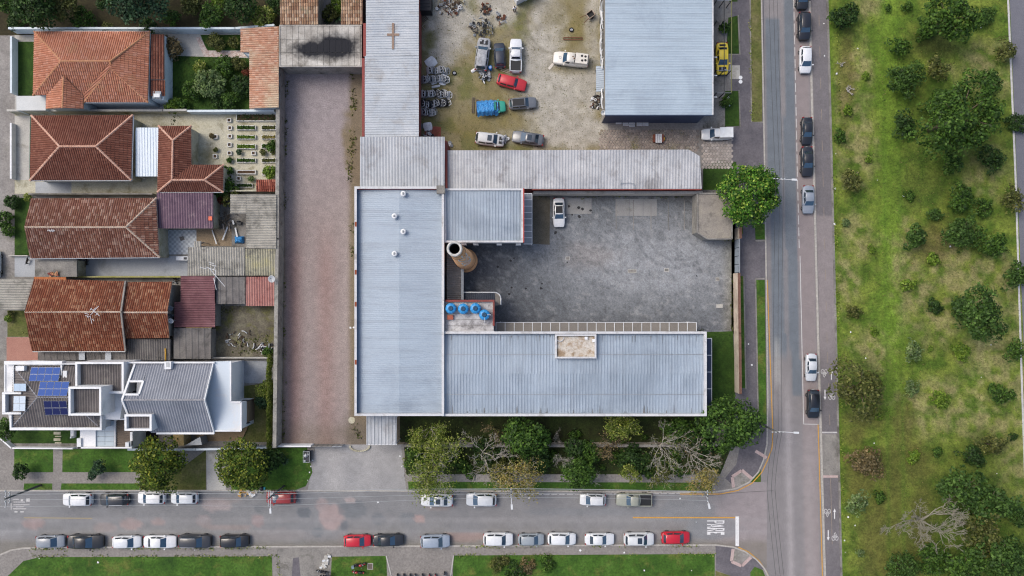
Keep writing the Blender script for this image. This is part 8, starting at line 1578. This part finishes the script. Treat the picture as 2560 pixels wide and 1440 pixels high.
for dy in (-.3, .3): MB().lathe((q.x, q.y + dy, 2.4), [(.0, 0), (.27, 0), (.27, .03), (0, .035)], 20).part('sign_disc', M_steelw, T)
for k, py in enumerate((152, 197, 250)): q = P(1790, py, 4); V = thing('wall_lamp', 'thin white lamp arm on the warehouse end, ' + ('upper', 'middle', 'lower')[k] + ' one', 'lamp', (28.0, q.y, 4.0)); MB().tube([(27.9, q.y, 5.4), (29.0, q.y, 5.5)], .04, 6).part('arm', M_steelw, V); MB().box(28.9, q.y - .06, 5.42, 29.25, q.y + .06, 5.5).part('lamp_head', M_steelw, V)
# person in the scrapyard
q = P(1286, 29); T = thing('person', 'person in a white shirt and dark trousers walking in the scrapyard', 'person', (q.x, q.y, ZB), None, math.radians(-60))
bm = MB(); SK = [('torso', [(0,0,.92),(0,0,1.05),(.02,0,1.25),(.03,0,1.42),(.03,0,1.50)], [.15,.14,.17,.16,.07])]
body_ = MB().tube([(0,0,.88),(0,0,1.0),(.02,0,1.2),(.03,0,1.38),(.03,0,1.46),(.04,0,1.53)], [.15,.14,.17,.18,.09,.06], 12)
for sy in (-1, 1):
    body_.tube([(.03, sy*.13, 1.40), (.02, sy*.24, 1.36), (-.02*sy, sy*.27, 1.12), (.10+.1*sy, sy*.24, .90), (.13+.1*sy, sy*.23, .84)], [.08,.062,.05,.04,.03], 8)
    for k in range(4): body_.tube([(.13+.1*sy, sy*.23 + (k-1.5)*.02, .84), (.15+.1*sy, sy*.23 + (k-1.5)*.022, .79), (.15+.1*sy, sy*.225 + (k-1.5)*.022, .75)], [.011,.010,.008], 5)
    body_.tube([(.13+.1*sy, sy*.21, .84), (.17+.1*sy, sy*.20, .80)], [.012, .009], 5)
    body_.tube([(0, sy*.09, .92), (.05*sy, sy*.10, .70), (.10*sy, sy*.10, .48), (.04*sy, sy*.10, .12), (.04*sy, sy*.10, .06)], [.11,.095,.07,.05,.05], 10); body_.tube([(.0*sy - .04 + .04*sy, sy*.10, .05), (.17 + .04*sy, sy*.11, .04)], [.05, .04], 8)
body_.tube([(.04,0,1.52),(.05,0,1.57),(.055,0,1.63),(.05,0,1.70),(.045,0,1.745),(.04,0,1.76)], [.055,.085,.098,.095,.06,.01], 12); body_.tube([(.14,0,1.63),(.168,0,1.615),(.145,0,1.60)], [.012,.016,.01], 6)
for sy in (-1, 1): body_.tube([(.05, sy*.095, 1.65), (.045, sy*.11, 1.63), (.05, sy*.097, 1.60)], [.015,.02,.012], 6)
link('body', body_.mesh('person_body', None, True), T, plain('skin', '#a9785c', .7))
sh = MB().tube([(0,0,.90),(0,0,1.0),(.02,0,1.2),(.03,0,1.38),(.03,0,1.47)], [.17,.16,.19,.20,.10], 14)
for sy in (-1, 1): sh.tube([(.03, sy*.12, 1.40), (.02, sy*.25, 1.36), (-.02*sy, sy*.275, 1.14)], [.095,.082,.072], 10)
link('shirt', sh.mesh('shirt', None, True), T, plain('white_shirt', '#e6e7e8', .8)); tr = MB()
for sy in (-1, 1): tr.tube([(0, sy*.07, .95), (.05*sy, sy*.10, .70), (.10*sy, sy*.10, .48), (.04*sy, sy*.10, .10)], [.135,.11,.085,.075], 10)
link('trousers', tr.mesh('trousers', None, True), T, plain('dark_trousers', '#23252c', .8)); link('hair', MB().tube([(.03,0,1.66),(.025,0,1.72),(.03,0,1.765),(.03,0,1.78)], [.10,.10,.065,.01], 12).mesh('hair', None, True), T, plain('dark_hair', '#1a1614', .7)); ey = MB()
for sy in (-.035, .035): ey.box(.143, sy - .012, 1.635, .152, sy + .012, 1.648)
link('eyes', ey.mesh('eyes'), T, M_void); link('mouth', MB().box(.138, -.025, 1.575, .147, .025, 1.583).mesh('mouth'), T, plain('lips', '#7d4a40', .6))
# litter, debris at the pole, rubble
lt = MB(); rg = random.Random(4)
for px, py in [(2192,451),(2090,185),(2143,122),(2450,70),(2175,1128),(2184,1107),(2130,1165),(2490,1183),(2119,1292),(2136,1313),(2124,1052),(2374,616),(2125,830),(2257,490),(2163,895),(2475,862),(2451,943),(2112,1380),(2087,472),(2088,385),(1700,1246),(1450,1375),(1560,1380),(1610,1425),(1728,1425),(100,1395),(247,1405),(488,1374),(1878,912),(1870,860),(877,819),(885,818),(1740,1305),(1306,1240),(1322,1245),(2085,560),(2058,60),(2060,140),(1820,245),(1823,265),(945,1255),(782,1150),(775,1180),(770,1200),(778,1165),(1000,1140),(1006,1165),(1020,1120),(2144,1250),(2110,1350)]:
    q = P(px, py); a = rg.random() * 3; s = rg.uniform(.10, .24); z = .16 if px > 2060 or py < 1226 or py > 1370 else .03
    lt.add([(q.x + math.cos(a + k * 1.57) * s * rg.uniform(.5, 1), q.y + math.sin(a + k * 1.57) * s * rg.uniform(.5, 1), z + rg.uniform(0, .06)) for k in range(4)], [(0, 1, 2, 3)])
tag(lt.top('litter', plain('white_litter', '#e2e4e4', .8), kind='stuff'), 'scattered white paper litter on grass and street', 'litter')
T = thing('rubbish_heap', 'heap of cardboard and bags at the kerb beside the red car', 'rubbish', P(625, 1237, .02))
for k in range(26):
    px, py = 600 + rg.random() * 40, 1228 + rg.random() * 14; q = P(px, py); a = rg.random() * 3; L = rg.uniform(.15, .5); f = MB(); f.bar((q.x, q.y, .08 + rg.random() * .2), (q.x + math.cos(a) * L, q.y + math.sin(a) * L, .1 + rg.random() * .25), rg.uniform(.15, .4), .05); f.part('piece', [M_cap_w, M_gut, plain('cardboard', '#b08a52', .9), M_conc, plain('yellow_waste', '#c9a02c', .8)][k % 5], T)
q = P(655, 1220); T = thing('rubbish_bag', 'dark rubbish bag with turquoise scrap on the verge', 'rubbish', (q.x, q.y, ZB)); MB().lathe((q.x, q.y, ZB), [(.3, 0), (.36, .15), (.28, .35), (.1, .42), (0, .4)], 12).part('bag', plain('black_bag', '#24262c', .4), T, True); MB().box(q.x + .25, q.y - .15, ZB, q.x + .55, q.y + .15, ZB + .2).part('scrap', plain('turquoise_scrap', '#2fa0b0', .5), T)
T = thing('rubble', 'white rubble strip beside the motorcycles', 'rubble', P(818, 1400, ZB))
for k in range(60):
    t = rg.random(); q = P(822 - 14 * t + rg.uniform(-6, 6), 1384 + 34 * t); s = rg.uniform(.08, .22); f = MB(); f.box(q.x - s, q.y - s * .7, ZB - .02, q.x + s, q.y + s * .7, ZB + s); f.v = [(x + rg.uniform(-.05, .05), y + rg.uniform(-.05, .05), z + rg.uniform(-.03, .03)) for x, y, z in f.v]; f.part('stone', M_conc if k % 3 else M_gut, T)
q = P(772, 1135); T = thing('rubbish_cage', 'dark wire rubbish cage full of bags by the gravel drive', 'rubbish bin', (q.x, q.y, ZB)); MB().box(q.x - .4, q.y - .9, ZB, q.x + .4, q.y + .6, ZB + .9).part('load', plain('dark_bags', '#35383e', .5), T)
for dx, dy in ((-.45, -.95), (.45, -.95), (-.45, .65), (.45, .65)): MB().tube([(q.x + dx, q.y + dy, ZB), (q.x + dx, q.y + dy, 1.3)], .04, 6).part('post', M_galv, T)
for a, b in (((-.45, -.95), (.45, -.95)), ((-.45, .65), (.45, .65)), ((-.45, -.95), (-.45, .65)), ((.45, -.95), (.45, .65))): MB().bar((q.x + a[0], q.y + a[1], 1.3), (q.x + b[0], q.y + b[1], 1.3), .06, .06).part('rail', M_galv, T)
for k in range(9): f = MB(); s = .1 + .05 * (k % 3); x, y = q.x + rg.uniform(-.3, .3), q.y + rg.uniform(-.8, .5); f.lathe((x, y, ZB + .9), [(s, 0), (s * 1.1, .08), (s * .5, .16), (0, .17)], 8); f.part('bag', M_gut if k % 2 else M_galv, T, True)
T = thing('inspection_cover', 'square frame on the lawn beside the red motorcycle', 'cover', P(926, 1415, ZB)); a, b = P(919, 1423), P(933, 1407); MB().box(a.x, a.y, ZB, b.x, b.y, ZB + .04).part('frame', M_conc, T); MB().box(a.x + .1, a.y + .1, ZB, b.x - .1, b.y - .1, ZB + .05).part('lid', M_woodd, T)
T = thing('manhole', 'pale round manhole cover at the hall corner', 'cover', P(880, 1050, ZB)); q = P(880, 1050); MB().lathe((q.x, q.y, ZB), [(.5, 0), (.5, .06), (.4, .06), (.4, .03), (0, .03)], 20).part('cover', M_conc_y, T)
T = thing('flower_ring', 'half-round stone flower bed at the gravel drive', 'planter', P(900, 1116, ZB)); f = MB(); 
for k in range(14): an = math.pi * k / 13; q = P(900 + 24 * math.cos(an), 1115 + 12 * math.sin(an)); MB().box(q.x - .14, q.y - .1, ZB, q.x + .14, q.y + .1, ZB + .22).part('stone', M_conc_y, T)
